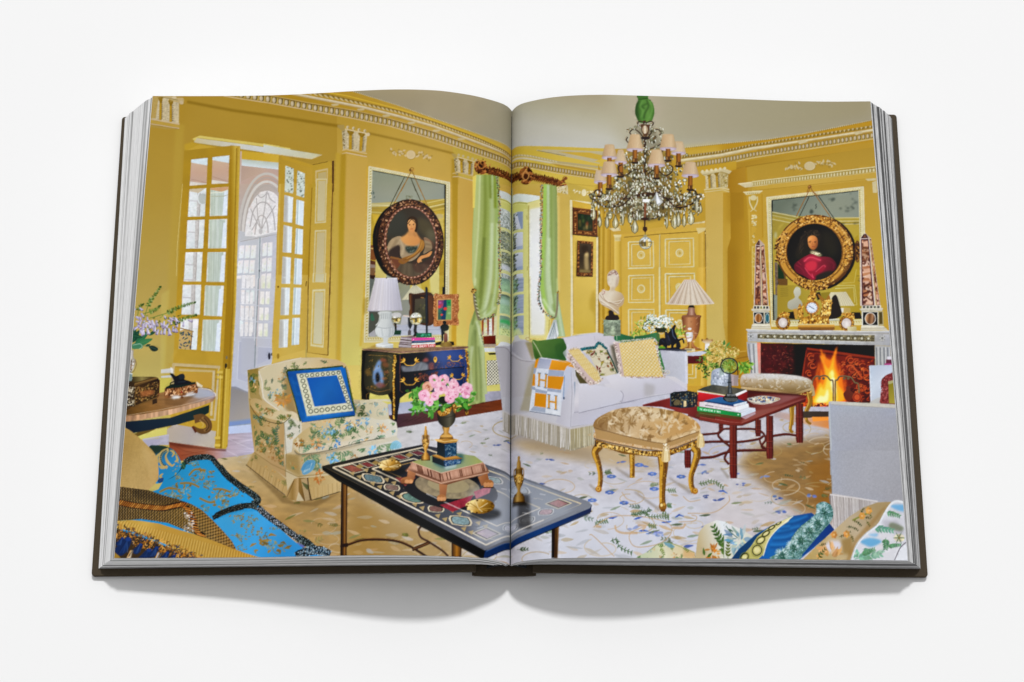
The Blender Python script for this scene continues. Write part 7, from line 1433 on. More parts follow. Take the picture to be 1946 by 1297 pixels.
# big motifs
for (x,y,a0,l) in ((575,1060,-60,150),): B([(x,y),(x-5,y-60),(x+40,y-110),(x+110,y-105),(x+95,y-40),(x+40,y)],'#5f98bc',a=.85);[L([(x+10+k*16,y-10-k*8),(x+40+k*14,y-70-k*6)],7,'#d3dcd8',a=.6) for k in range(4)]
B([(1350,860),(1360,810),(1400,790),(1440,810),(1440,850)],'#86bcd8',a=.8);B([(560,1030),(590,980),(640,960),(640,1010)],'#4f88ac',a=.7)
B([(330,440),(400,420),(470,440),(460,480),(380,490)],'#b07c3c',a=.7);bloom(400,450,56,'#b8823c','#d3b070',16);bloom(720,1090,50,'#b8783a','#8f5a28',16);bloom(540,810,40,'#a8742c','#6a3c14',14);bloom(690,810,44,'#d8a468','#b87a3c',14);bloom(1290,700,44,'#dcb078','#c48a48',14);bloom(820,700,40,'#5a94c0','#c8d4cc',12);bloom(980,660,34,'#6aa0c8','#d8d8c4',12);bloom(880,815,36,'#3f80bc','#6aa4d0',12);bloom(1120,625,38,'#6aa4c8','#d8dcc8',12);bloom(845,930,46,'#7ab0d4','#5a90b8',14);bloom(1190,880,44,'#86bcdc','#6aa4cc',14)
# seams, piping, folds
L([(185,210),(215,300),(222,400),(250,460),(370,540)],8,'#d8d0c0',sm=1);L([(190,200),(300,155),(560,96)],6,'#ddd4c0',sm=1,a=.8);L([(110,500),(180,590),(300,640),(400,645),(470,590)],6,'#4a4024',sm=1,a=.8);L([(500,870),(560,900),(800,870),(1100,800),(1300,770)],6,'#5a5440',sm=1,a=.8);L([(505,880),(570,908),(820,878),(1100,812)],10,'#3a3424',sm=1,a=.4,bl=4)
L([(150,885),(300,980),(530,1080),(700,1065),(900,1035)],6,'#8f7644',a=.9);L([(425,1080),(430,900),(410,640)],6,'#6a5a34',a=.5)
for (a,b,n,l,dx) in (((110,930),(430,1140),40,90,-20),((650,1170),(905,1120),34,84,4)):
 for i in range(n): t=i/n;x,y=lerp(a,b,t);L([(x,y),(x+dx,y+l)],4,rng.choice(['#d0b078','#8a6c38','#c4a060','#b08c50']),a=.5)
L([(75,985),(250,1110),(440,1240)],6,'#3a2a14',a=.8);L([(655,1268),(905,1200)],6,'#2c2012',a=.8)
P([(420,1230),(500,1100),(545,1085),(540,1200),(520,1275),(460,1260)],('#b0905c','#94743c','#c0a070',(430,1200),(540,1200)));P([(540,1090),(620,1090),(650,1270),(590,1275),(540,1200)],('#8a6a34','#6a4e24',(540,1150),(640,1200)));P([(560,1100),(615,1090),(640,1140),(620,1160),(640,1265),(600,1275)],'#b8a078',a=.8);L([(620,1090),(630,1180),(655,1270)],10,'#3a2a14',a=.8);P([(565,1120),(630,1150),(620,1190),(590,1160)],'#3f4a24',a=.7);L([(500,1110),(440,1240)],6,'#5a4422',a=.7)
P([(85,1000),(440,1245),(500,1285),(650,1282),(905,1210),(700,1320),(400,1290)],'#5a4422',a=.4,bl=10)
# blue cushion
CB=[(440,215),(600,200),(760,190),(920,175),(950,190),(970,300),(1010,480),(1040,580),(850,600),(570,640),(545,580),(500,420),(455,290)]
L([(435,210),(520,480),(560,630)],26,'#344a24');L([(435,205),(700,195),(930,172)],22,'#2f4420');L([(945,180),(975,300),(1035,560)],18,'#40582c');L([(565,635),(800,608),(1035,585)],12,'#1f4a4a')
for q in ([(435,210),(520,480),(560,630)],[(435,205),(700,195),(930,172)],[(945,180),(975,300),(1035,560)]):
 for x,y,an,d in along(q,90): L([(x,y),(x+rng.uniform(-16,16),y+rng.uniform(-14,14))],4,rng.choice(['#1f3418','#4a6434','#5f7a44','#283c1c']),a=.8)
P(CB,('#14569c','#1a68b4','#1c6cb8','#124f94',(450,300),(1030,500)))
with K(CB):
 for q in ([(470,260),(500,340),(520,420)],[(530,450),(560,540),(580,620)],[(600,590),(800,580),(1000,560)],[(480,300),(530,320)],[(520,400),(560,410)],[(560,560),(620,600)]): L(q,18,'#3f88cc',sm=1,a=.5,bl=7)
 P([(440,220),(520,240),(600,600),(560,640)],'#0f4a88',a=.5,bl=8)
o=[(520,235),(905,205),(1020,545),(612,588)];i=[(608,268),(875,245),(962,480),(678,510)]
P(o,'#c9ccb8');P(i,('#1559a8','#1a62b0','#1656a0',(620,280),(900,480)),n=(.03,20));L(o+[o[0]],4,'#a3aa94')
for e,n in ((0,7),(1,7),(2,7),(3,7)):
 a,b=lerp(o[e],i[e],.5),lerp(o[(e+1) % 4],i[(e+1) % 4],.5)
 for k in range(n):
  x,y=lerp(a,b,k/(n-.0)+(.0 if e else .0));s=17 if e in (2,3) else 14
  RING(x,y,s,s*.9,5,'#22302c');RING(x,y,s*1.35,s*1.25,2,'#9aa08a',a=.8)
# ---- pietra dura table -----------------------------------------------------------
E3()
# under-structure
L([(290,560),(285,1250)],66,('#2c1a0c','#6a4418','#3a240e',(255,800),(325,800)));L([(300,560),(296,1240)],10,'#a87430',a=.6);L([(268,560),(268,1230)],10,'#171008',a=.8)
L([(315,1130),(480,1085),(700,1080),(860,1100),(970,1140),(1100,1210),(1150,1240)],22,'#3a2210',sm=1);L([(315,1122),(480,1077),(700,1072),(860,1092),(970,1132)],6,'#8a5c2c',sm=1,a=.7)
L([(1080,960),(1055,1000),(1080,1060),(1160,1100),(1300,1180),(1360,1230)],20,'#4a3222',sm=1);L([(990,1170),(1170,1105)],30,'#3a2210');L([(1000,1165),(1160,1110)],10,'#6a4420');P([(255,1120),(330,1110),(330,1145),(250,1150)],'#2c1a0c')
P([(1395,1110),(1500,1140),(1495,1240),(1395,1240)],('#2c1c0c','#8a5a1c','#3a240e',(1395,1180),(1495,1180)))
E4();P([(1080,930),(1155,915),(1140,1200),(1078,1200)],('#1c140a','#2c1c0c','#8f6a40',(1078,1000),(1150,1000)));L([(1120,940),(1112,1200)],5,'#6a4a20')
P([(95,1070),(190,1090),(190,1180),(95,1180)],('#3a240e','#a06a20','#3a240e',(95,1100),(190,1100)))
W0()
TL,TT,TR,TBt=(612,905),(795,869),(1125,971),(921,1050)
top=[(611,905),(700,886),(800,868),(835,874),(1000,928),(1118,966),(1125,972),(1121,978),(928,1048),(921,1048),(760,974),(640,918)]
P([(611,905),(612,912),(640,930),(760,990),(915,1062),(925,1060),(1122,985),(1125,972),(921,1048)],'#0d0d0c')
P([(922,1048),(1124,972),(1124,984),(925,1061),(919,1061)],('#16305c','#1c4178','#122c54',(930,1055),(1120,978)));L([(924,1050),(1122,976)],1.6,'#4a6a9c',a=.7);L([(925,1061),(1122,986)],1.5,'#0a1628',a=.8)
L([(615,914),(760,988),(915,1060)],1.2,'#3a3a30',a=.6)
P(top,('#2e2c24','#26252a','#5a5c66','#7f838e',(640,900),(1020,1000)))
T4=[(613,905),(800,868.5),(1121,970),(922,1047)]
with K(T4):
 def U(a,b): return quad(T4,a,b)     # a along the far edge,b towards the viewer
 def S(a0,b0,a1,b1): return sub(T4,a0,b0,a1,b1)
 CR_='#cdbfa4'
 def box(a0,b0,a1,b1,w=2.0,c=CR_): q=S(a0,b0,a1,b1);L(q+[q[0]],w,c)
 # quad order: tl=left corner, tr=far corner, br=right corner, bl=near corner
 box(.05,.03,.96,.975,2.4);box(.3,.12,.72,.88,2.2);box(.36,.15,.66,.5,1.2,'#b08a4c')
 def cart(u,v,du,dv,c,rim=CR_,ov=0):
  q=S(u-du,v-dv,u+du,v+dv)
  if ov:
   cx,cy=quad(q,.5,.5);pts=[quad(q,.5+.5*math.cos(t)*(1 if abs(math.cos(t))<.8 else 1),.5+.5*math.sin(t)) for t in np.linspace(0,6.28,24)]
  else: pts=[quad(q,*p) for p in ((.5,0),(.72,.12),(.86,.28),(1,.5),(.86,.72),(.72,.88),(.5,1),(.28,.88),(.14,.72),(0,.5),(.14,.28),(.28,.12))]
  P(pts,rim);cx=sum(p[0] for p in pts)/len(pts);cy=sum(p[1] for p in pts)/len(pts)
  P([lerp(p,(cx,cy),.17) for p in pts],'#1c1b1c');P([lerp(p,(cx,cy),.25) for p in pts],c,n=(.2,3))
 def dia(u,v,du,dv,c):
  q=S(u-du,v-dv,u+du,v+dv);P(q,CR_);P(sub(q,.1,.07,.9,.93),'#2a2624');P(sub(q,.18,.12,.82,.88),c,n=(.15,4))
 # long near band (left edge to near corner): u ~ .17
 seq=[(.06,'d','#8a5040'),(.175,'c','#5f7478'),(.29,'s','#7a6258'),(.42,'o','#5f7a70'),(.56,'s','#75524c'),(.71,'c','#7f9498'),(.88,'d','#a88a98')]
 for v,k,c in seq:
  if k=='d': dia(.17,v+.02,.075,.045,c)
  else: cart(.17,v+.03,.085 if k != 's' else .07,.065 if k != 's' else .042,c,ov=(k=='o'))
 for v in (.115,.24,.36,.5,.64,.8):
  for s in (-1,1):
   for t in (-.022,.022): q=U(.17+s*.07,v+.03+t);P([(q[0]-7,q[1]-2),(q[0]+4,q[1]-4),(q[0]+1,q[1]+4)],'#b39a68',a=.85)
 # far band (left corner to far corner): v ~ .06
 for u,c in ((.33,'#7a3a38'),(.5,'#6a6458'),(.66,'#7d3a3a'),(.84,'#6a343a')): dia(u,.075,.05,.03,c)
 for u in (.25,.41,.58,.75): q=U(u,.075);P([(q[0]-8,q[1]),(q[0],q[1]-4),(q[0]+8,q[1]),(q[0],q[1]+4)],'#a8894c',a=.85)
 # right band towards the right corner and the near-right edge
 for v,c in ((.2,'#6a7478'),(.36,'#8a6a60'),(.52,'#7f8f90'),(.68,'#a0a4a8')): cart(.84,v,.075,.06,c,rim='#c9c8c4')
 dia(.86,.9,.07,.04,'#9a605c');q=U(.8,.8);
 for u,c in ((.7,'#b08a90'),(.52,'#b9bcc0'),(.36,'#c2bec8')): cart(u,.925,.075,.035,c,rim='#d3d2d2')
 # centre roundel and marbles
 cx,cy=U(.55,.5);E(855,945,92,34,'#1c1a1e',rot=8);E(850,940,62,21,'#8a7a60',rot=6,n=(.2,8));E(852,938,40,13,'#a3926e',rot=6,a=.8)
 P([(855,968),(900,955),(890,972),(860,984),(835,972)],'#8f2a38',n=(.2,4));P([(900,950),(935,938),(930,952),(905,962)],'#a84a54',n=(.2,4));P([(750,925),(790,925),(770,940)],'#7d3834')
 # reflected window light on the polish
 P([(905,1030),(965,930),(930,885),(990,920),(1060,950),(1090,985),(960,1040)],'#b0b7c4',a=.5,bl=14);P([(890,950),(970,910),(1000,930),(950,1040),(900,1035)],'#c9ced8',a=.42,bl=12);P([(985,955),(1006,955),(1010,1015),(984,1012)],'#1c1a1a',a=.6,bl=4)
 for _ in range(40): 
  x,y=rng.uniform(900,1060),rng.uniform(900,1030);L([(x,y),(x+rng.uniform(-16,16),y+rng.uniform(-4,4))],rng.uniform(.8,2),rng.choice(['#dfe2e8','#9aa0ac','#c3c0bc','#6a7078']),a=.5)
 L([U(.05,.3),U(.05,.97),U(.6,.975)],2.2,'#dcd8d4',a=.7);L([U(.3,.45),U(.3,.88),U(.72,.88)],2,'#d8d4d0',a=.6)
# small dishes
def shell(cx,cy,s):
 E(cx+8*s,cy+10*s,24*s,8*s,'#0c0b0a',a=.6,bl=3);B([(cx-22*s,cy-2*s),(cx-10*s,cy-9*s),(cx+6*s,cy-10*s),(cx+20*s,cy-5*s),(cx+21*s,cy+3*s),(cx+8*s,cy+9*s),(cx-10*s,cy+8*s)],('#e6cd8c','#b3842f','#6a4a14',(cx-10*s,cy-8*s),(cx+10*s,cy+9*s)))
 for k in range(11): t=-2.8+k*.5;L([(cx-2*s,cy+3*s),(cx-2*s+20*s*math.cos(t),cy+1*s+8*s*math.sin(t))],1.2*s,rng.choice(['#8a6420','#f2e2b4','#c29a4a']),a=.7)
 for k in range(14): E(cx+20*s*math.cos(k*.45),cy+8.5*s*math.sin(k*.45),1.8*s,1.3*s,rng.choice(['#8a6420','#e6c87c','#5a3c10']))
shell(740,904,1.0);shell(912,975,1.25)
# gilt lion-foot stand with mirror top
E3();P([(910,450),(970,400),(1320,500),(1520,440),(1520,520),(1330,590),(1280,570),(960,470)],'#5f3f2c')
W0()
ST=[(772,912),(783,898),(845,882),(922,905),(929,916),(925,925),(850,940),(838,935)]
P([(775,909),(838,928),(925,908),(930,917),(848,938),(836,937),(772,915)],'#7a5038')
P([(783,898),(838,917),(838,932),(773,912)],('#8f6248','#b3846a','#6f4632',(780,900),(780,916)));P([(838,917),(918,899),(929,916),(838,934)],('#a87a62','#b98c74','#7d523c',(880,905),(885,926)))
for x,y,an,d in list(along([(781,904),(838,925)],20))+list(along([(840,925),(924,908)],30)): L([(x-2,y-6),(x+1,y+6)],1.6,rng.choice(['#d3a890','#5a3422','#c0947c']),a=.85)
L([(783,898),(838,917),(918,899)],2,'#d9b49c');L([(773,913),(838,935),(929,917)],2.2,'#c39a80')
P([(783,898),(845,880),(902,888),(918,899),(838,917)],('#9a9a5a','#7f9080','#a3a868',(790,900),(910,895)));P([(822,890),(880,884),(880,898),(840,908),(825,902)],'#2f5a60',a=.85,bl=3);P([(842,900),(868,896),(866,908),(846,911)],'#b9c9cc',a=.7,bl=2)
def paw(pts,ft):
 P(pts,('#b0764c','#8a5434',(pts[0][0],pts[0][1]),(pts[2][0],pts[2][1])));E(ft[0],ft[1],ft[2],ft[3],'#a0683c');[E(ft[0]+(k-1)*ft[2]*.6,ft[1]+ft[3]*.3,ft[2]*.36,ft[3]*.6,rng.choice(['#c98f60','#8a5430'])) for k in range(3)];L([(ft[0]-ft[2],ft[1]+ft[3]),(ft[0]+ft[2],ft[1]+ft[3])],2,'#2c1408',a=.7)
paw([(775,912),(790,918),(785,932),(772,930)],(773,930,12,6));paw([(834,936),(850,938),(847,958),(836,960)],(839,960,9,6));paw([(908,924),(926,918),(930,932),(915,940)],(928,936,10,7))
# urn of roses on its marble plinth
D3()
P([(885,1120),(1105,1130),(1105,1310),(885,1310)],'#10222c')
E3()
P([(1195,310),(1310,340),(1325,415),(1195,370)],('#101c20','#1a2c34',(1200,340),(1320,380)));P([(1310,345),(1495,335),(1490,385),(1325,415)],('#1f3f66','#24486c',(1320,370),(1490,360)),n=(.4,3));P([(1195,305),(1250,300),(1440,310),(1500,340),(1330,355)],'#b8863c');L([(1195,308),(1318,350),(1500,335)],10,'#8a6226')
P([(1245,170),(1320,190),(1325,330),(1245,300)],('#0f1a1e','#1a2a30',(1250,200),(1320,300)));P([(1320,190),(1445,180),(1443,310),(1325,330)],('#173652','#1c4560',(1330,200),(1440,300)))
for q in ([(1325,195),(1440,185),(1440,310),(1330,325)],[(1325,350),(1490,340),(1488,385),(1330,410)]):
 with K(q) as k:
  for x,y in k.pts(34): L([(x,y),(x+rng.uniform(-26,26),y+rng.uniform(-16,16)),(x+rng.uniform(-30,30),y+rng.uniform(-26,26))],3.5,rng.choice(['#a9c2cc','#cfdde2','#5f8a9c']),a=.7)
P([(1215,155),(1290,150),(1400,145),(1465,160),(1440,185),(1320,195),(1240,175)],('#d0a050','#a87830','#c89a48',(1230,160),(1450,170)));L([(1220,158),(1320,178),(1462,162)],6,'#e6c47c')
D3()
P([(940,980),(1030,980),(1015,1040),(1060,1080),(1070,1110),(910,1110),(925,1075),(960,1040)],('#5a3c14','#d0a45a','#a87830','#4a300e',(930,1050),(1060,1050)));E(990,1085,72,20,'#a87c38');E(990,1078,66,15,'#cfa254');L([(920,1100),(1065,1100)],10,'#7a541c')
B([(890,800),(920,770),(1060,770),(1085,820),(1092,900),(1060,960),(1010,990),(960,985),(905,940),(888,880)],('#1f1c14','#3a3628','#5f5a48','#2a261c',(890,880),(1090,880)));L([(890,875),(985,890),(1090,860)],5,'#2a261a',a=.8);P([(885,770),(1090,740),(1085,800),(890,810)],'#2a2214');E(985,752,56,12,'#b3884a')
B([(890,820),(960,810),(1020,790),(1050,770),(1040,820),(990,860),(920,868)],'#9c6a20');speck([(890,820),(1050,775),(1030,840),(920,868)],70,['#d9a84c','#5a3a0e','#c08a30','#f0cc78'],5,10);B([(1060,750),(1130,730),(1100,780),(1095,840),(1070,820)],'#8f5f1c');speck([(1060,750),(1120,735),(1095,830)],24,['#d9a84c','#5a3a0e','#e6bc68'],5,9)
for x,y,rx,ry,n in ((680,650,80,90,36),(680,780,80,60,26),(820,830,30,70,10),(900,740,90,50,26),(1160,700,100,60,22),(1190,760,50,40,10),(1290,640,40,30,6),(600,620,50,30,8)): foliage(x,y,rx,ry,n,['#4f8a34','#3f7428','#6aa844','#2f5a1e','#7ab854','#5a9a3c'],40,84,.5)
leaf(820,800,80,100,44,'#4a8a34');leaf(1180,730,55,90,44,'#5f9f3c');leaf(1080,690,20,90,40,'#4a8430');leaf(600,800,-30,80,44,'#6ab848');leaf(620,740,10,70,40,'#3f7a2c');E(960,700,60,40,'#1a2410')
def rose(cx,cy,r,base=('#d98aa8','#e8b4c6','#f0ccd8','#c46a8c')):
 E(cx,cy,r,r*.95,base[0]);
 for j in range(26):
  t=rng.uniform(0,6.28);rr=r*math.sqrt(rng.random())*.9;L(epts(cx+rr*.35*math.cos(t),cy+rr*.35*math.sin(t),rr*.75,rr*.65,rng.uniform(0,360),12,0,rng.uniform(90,190)),r*rng.uniform(.1,.2),rng.choice([base[1],base[2],base[0],base[3],base[2]]),a=.85)
 for j in range(6): t=j*1.05+rng.random();E(cx+r*.75*math.cos(t),cy+r*.7*math.sin(t),r*.42,r*.34,rng.choice([base[1],base[2]]),rot=math.degrees(t)+90,a=.75)
 E(cx+r*.1,cy+r*.05,r*.2,r*.18,base[3],a=.8)
rose(780,560,60,('#c9886c','#d8a48c','#e0b4a0','#a86048'))
for x,y,r in ((850,480,56),(960,485,60),(860,530,44),(920,575,68),(1065,560,70),(1010,615,44),(1220,575,62),(1210,635,50),(1150,590,40),(740,650,64),(860,660,48),(1030,680,56),(1090,640,40),(800,720,44),(1070,505,36)): rose(x,y,r)
for x,y in ((870,495),(930,500),(990,520)): leaf(x,y,rng.uniform(0,360),44,24,'#6a9c4c')
# little gilt urns
def giltvase(cx,y0,s,c=('#5a3a12','#d9a850','#a87428','#4a2e0c')):
 def prof(p): return [(cx-w*s,y0+h*s) for h,w in p]+[(cx+w*s,y0+h*s) for h,w in p[::-1]]
 g=lambda w: (*c,(cx-w*s,y0),(cx+w*s,y0))
 P(prof([(0,1),(3,3),(8,2.5),(14,4.5),(24,5),(26,8),(38,8),(40,10),(50,11),(60,8),(68,4),(74,3),(78,6),(80,10),(84,11)]),g(10));P(prof([(84,13),(96,14),(98,13)]),g(13))
 for k in range(5): L([(cx+(k-2)*3.4*s,y0+27*s),(cx+(k-2)*3.4*s,y0+37*s)],1.6*s,'#3a2408')
 for sd in (-1,1): L([(cx+sd*8*s,y0+26*s),(cx+sd*11*s,y0+32*s),(cx+sd*10*s,y0+48*s)],2*s,c[2],sm=1)
 speck(epts(cx,y0+48*s,10*s,11*s),50,['#f0d080','#6a4410','#c8923a','#e0b458'],1*s,2.4*s,.85);L([(cx-13*s,y0+96*s),(cx+14*s,y0+97*s)],2*s,'#2c1a08',a=.8)
W0();giltvase(808.5,835,.62);giltvase(986,888,.83,('#4a3414','#c09a54','#8a6428','#3a280c'));P([(974,968),(1000,968),(1002,974),(974,974)],'#1a140c',a=.7,bl=2)
# ---- left foreground: round table, foxgloves, blue settee, cushions -----------------
D1()
P([(130,690),(250,690),(360,620),(450,650),(380,680),(280,715),(250,720)],'#6a5420')
P([(140,575),(600,540),(1005,415),(1002,490),(900,545),(700,600),(380,660),(140,700)],('#14222c','#1c2c38','#1c2e26',(150,640),(950,450)))
P([(130,525),(400,480),(700,430),(950,370),(1060,330),(1072,345),(1040,380),(900,430),(600,510),(300,560),(130,575)],('#a8805c','#c09a78','#b08a68',(150,550),(1050,350)),n=(.25,5,30))
P([(130,525),(160,420),(480,300),(700,250),(900,245),(1000,265),(1062,300),(1072,325),(1040,350),(900,390),(650,450),(350,500)],('#5c3f14','#8a6030','#9a7450','#a79a9c',(150,480),(1040,300)),n=(.1,20,4))
P([(760,260),(900,250),(1000,270),(1055,305),(1040,330),(900,350),(800,330)],'#aab0bc',a=.75,bl=12);P([(600,340),(660,320),(860,290),(850,310),(700,340),(640,360)],'#eef0f2',bl=5);L([(900,245),(1005,265),(1064,302),(1072,330)],7,'#e0d6c6',sm=1);L([(880,240),(1010,258),(1050,290)],5,'#4a3a24',sm=1,a=.8);P([(540,350),(760,330),(880,310),(700,430),(550,410)],'#5f3f1c',a=.4,bl=12);L([(130,520),(480,465),(800,400),(1060,325)],5,'#d8bfa4',sm=1,a=.6)
L([(850,555),(930,540),(990,580),(1000,640),(950,670),(890,660),(840,630)],(80,70,62,50,30),'#6a4a24',sm=1);L([(930,535),(985,580),(995,640),(950,665)],24,'#94703c',sm=1,a=.7);[E(x,y,8,6,'#2c1c0c',a=.8) for x,y,an,d in along(crom([(950,540),(990,585),(1000,630),(970,665)]),12)];L([(832,622),(870,680)],22,'#5c2c14');L([(905,560),(945,600),(930,630)],12,'#c9a86a',sm=1,a=.5)
# dark bronze on gilt stand
P([(545,250),(700,210),(860,195),(890,230),(885,285),(830,310),(700,330),(560,350),(540,330)],'#7a4c28')
speck([(545,255),(700,235),(870,215),(885,270),(700,320),(555,330)],170,['#b8804c','#4a2810','#a06838','#d0a06c','#6a3c1c','#e0b484'],5,13);P([(600,320),(690,320),(700,350),(640,350)],'#e6e4e2',a=.8,bl=4);P([(770,300),(850,280),(840,310),(760,330)],'#e0e2e6',a=.8,bl=4);E(560,335,18,16,'#8a5a30');E(725,340,16,14,'#6a4224');E(870,285,18,18,'#7a4c28');E(720,288,10,12,'#8f2a20')
P([(555,240),(620,210),(860,190),(865,205),(700,245),(560,255)],'#16261c')
B([(600,110),(625,105),(660,130),(700,115),(740,110),(752,140),(750,165),(800,180),(820,195),(740,215),(650,220),(640,180),(625,150)],'#14171a');L([(640,185),(605,200),(602,220)],12,'#16181a');B([(690,120),(735,108),(752,145),(700,165)],'#24282a');L([(680,190),(760,185)],7,'#3c4044',a=.7);P([(870,185),(935,225),(930,245),(880,230)],'#d8ccb0')
# lacquer casket
P([(150,170),(390,135),(470,145),(495,175),(490,290),(480,340),(240,430),(150,430)],('#2c1c0c','#3f2a10','#2a1a0c',(150,300),(490,250)))
P([(200,135),(390,135),(450,140),(210,200),(190,190)],('#3a2c10','#8a7a44','#4a3818',(200,180),(420,140)));P([(210,205),(450,140),(480,155),(230,235)],'#5f4420');L([(215,215),(470,150)],8,'#8f7038',a=.8)
speck([(245,240),(485,175),(482,330),(245,410)],260,['#8a6a30','#5a3c14','#c09a54','#3a260e','#a8743c'],3,9,.8);B([(300,290),(360,270),(430,270),(430,310),(340,330),(300,320)],'#a86434',a=.75,bl=6);speck([(155,235),(240,235),(238,425),(155,430)],150,['#b8a888','#5a4a30','#d8ccb0','#2a2014','#8a7a5c'],4,9);P([(150,190),(235,195),(230,232),(152,232)],'#3a2a14');L([(245,235),(240,425)],7,'#7a5c2c');L([(240,425),(480,335)],6,'#8a6630',a=.8);P([(418,365),(465,350),(470,395),(420,410)],'#3a2614');L([(492,170),(488,290),(470,345)],6,'#7d3a1c',sm=1,a=.8);P([(150,430),(200,440),(170,460),(150,465)],'#4a3418')
# silver jug, foxgloves
C1()
B([(80,920),(140,900),(150,930),(130,1000),(100,1060),(110,1120),(60,1140),(70,1060),(85,980)],('#6a604c','#c9c4b4','#7a6a4c',(80,980),(150,980)));L([(110,800),(105,860),(118,910)],34,'#a49c8a');L([(108,810),(104,900)],8,'#efe9dc',a=.8);L([(150,920),(158,960),(130,1030),(100,1050)],8,'#8a7444',sm=1);P([(85,1050),(115,1060),(105,1140),(70,1140)],'#7a8a84');L([(70,1050),(115,1065)],10,'#dfe0da');speck([(80,920),(140,910),(110,1030),(75,1040)],30,['#efe8dc','#5a4a34','#a88a6a'],5,12,.7)
GF=['#1f4a34','#2f6a44','#173a2c','#3f7a4c','#285a3c']
for x,y,a0,l,w in ((110,720,-60,160,70),(140,740,-40,200,70),(170,740,-20,180,70),(120,680,-80,140,60),(220,680,-50,120,46),(300,640,-35,110,40),(110,640,10,120,50),(260,760,-20,60,30)): leaf(x,y,a0,l,w,rng.choice(GF));L([(x,y),(x+l*.8*math.cos(math.radians(a0)),y+l*.8*math.sin(math.radians(a0)))],4,'#5f9a5c',a=.6)
L([(120,770),(200,755),(300,760)],6,'#4a6a4c',sm=1);B([(298,760),(340,752),(385,770),(402,795),(380,815),(340,815),(315,795)],'#24382c');L([(310,768),(390,795)],4,'#5f7a5c',a=.7);B([(110,740),(180,720),(220,740),(225,780),(160,790),(110,785)],'#3f7a58',a=.9);L([(120,745),(200,735),(222,765),(190,790)],6,'#b9d0b4',sm=1,a=.8)
for path,n in (([(240,460),(300,280),(370,180),(425,95)],30),([(300,450),(500,390),(650,320),(815,270)],32),([(420,600),(560,520),(700,450),(835,410)],26),([(220,400),(300,380),(380,350),(420,310)],14),([(170,420),(190,330),(230,290)],8)):
 L(path,7,'#5f7a34',sm=1)
 for i,(x,y,an,d) in enumerate(along(crom(path),n)):
  f=1-i/n
  if i>n*.35:
   for sd in (-1,1): leaf(x,y,an+sd*rng.uniform(50,110),16+30*f,10+10*f,rng.choice(['#4a6a24','#6f8a3c','#2f4a18','#8fa060','#3f5a20']))
 x,y=path[-1];[E(x+rng.uniform(-10,10),y+rng.uniform(-6,12),8,8,rng.choice(['#2c4418','#3f5a20'])) for _ in range(6)]
def bell(x,y,a0,l):
 a=math.radians(a0);c,s=math.cos(a),math.sin(a);Tm=lambda u,v: (x+u*c-v*s,y+u*s+v*c)
 col=rng.choice(['#c9c3d6','#b9b0c6','#d3cfe0','#a89cb4','#c0b4be','#dad6e6'])
 P([Tm(0,-l*.14),Tm(l*.4,-l*.2),Tm(l*.8,-l*.24),Tm(l,-l*.34),Tm(l*1.06,0),Tm(l,l*.34),Tm(l*.8,l*.24),Tm(l*.4,l*.2),Tm(0,l*.14)],(col,'#8f849c',Tm(l*.5,-l*.3),Tm(l*.5,l*.4)))
 L([Tm(l*.1,-l*.06),Tm(l*.9,-l*.1)],l*.09,'#e6e2ee',a=.8);E(*Tm(l*.98,0),l*.1,l*.22,'#6a5468',rot=a0,a=.8)
for x,y,a0,l in ((150,350,200,60),(190,330,40,50),(150,430,30,70),(190,430,70,60),(210,390,60,56),(250,470,110,70),(300,470,80,90),(330,470,70,80),(240,520,100,100),(200,580,60,70),(180,540,150,60),(380,470,80,70),(400,520,150,60),(430,500,60,70),(470,480,100,60),(520,500,120,60),(480,560,100,70),(520,560,80,80),(560,440,30,60),(590,440,60,60),(620,490,100,60),(570,540,90,60),(640,480,140,50),(690,490,95,50),(470,420,60,44),(330,530,60,60),(280,560,80,70),(150,480,20,60),(740,470,20,50),(440,580,100,50),(600,560,70,50)): bell(x,y,a0,l)
for _ in range(40): leaf(rng.uniform(230,660),rng.uniform(400,600),rng.uniform(0,360),30,13,rng.choice(['#2f4a20','#4a6a30','#1f3a1c','#6a8a44']),a=.8)
for _ in range(16): bell(rng.uniform(160,600),rng.uniform(430,590),rng.uniform(20,140),rng.uniform(40,64))
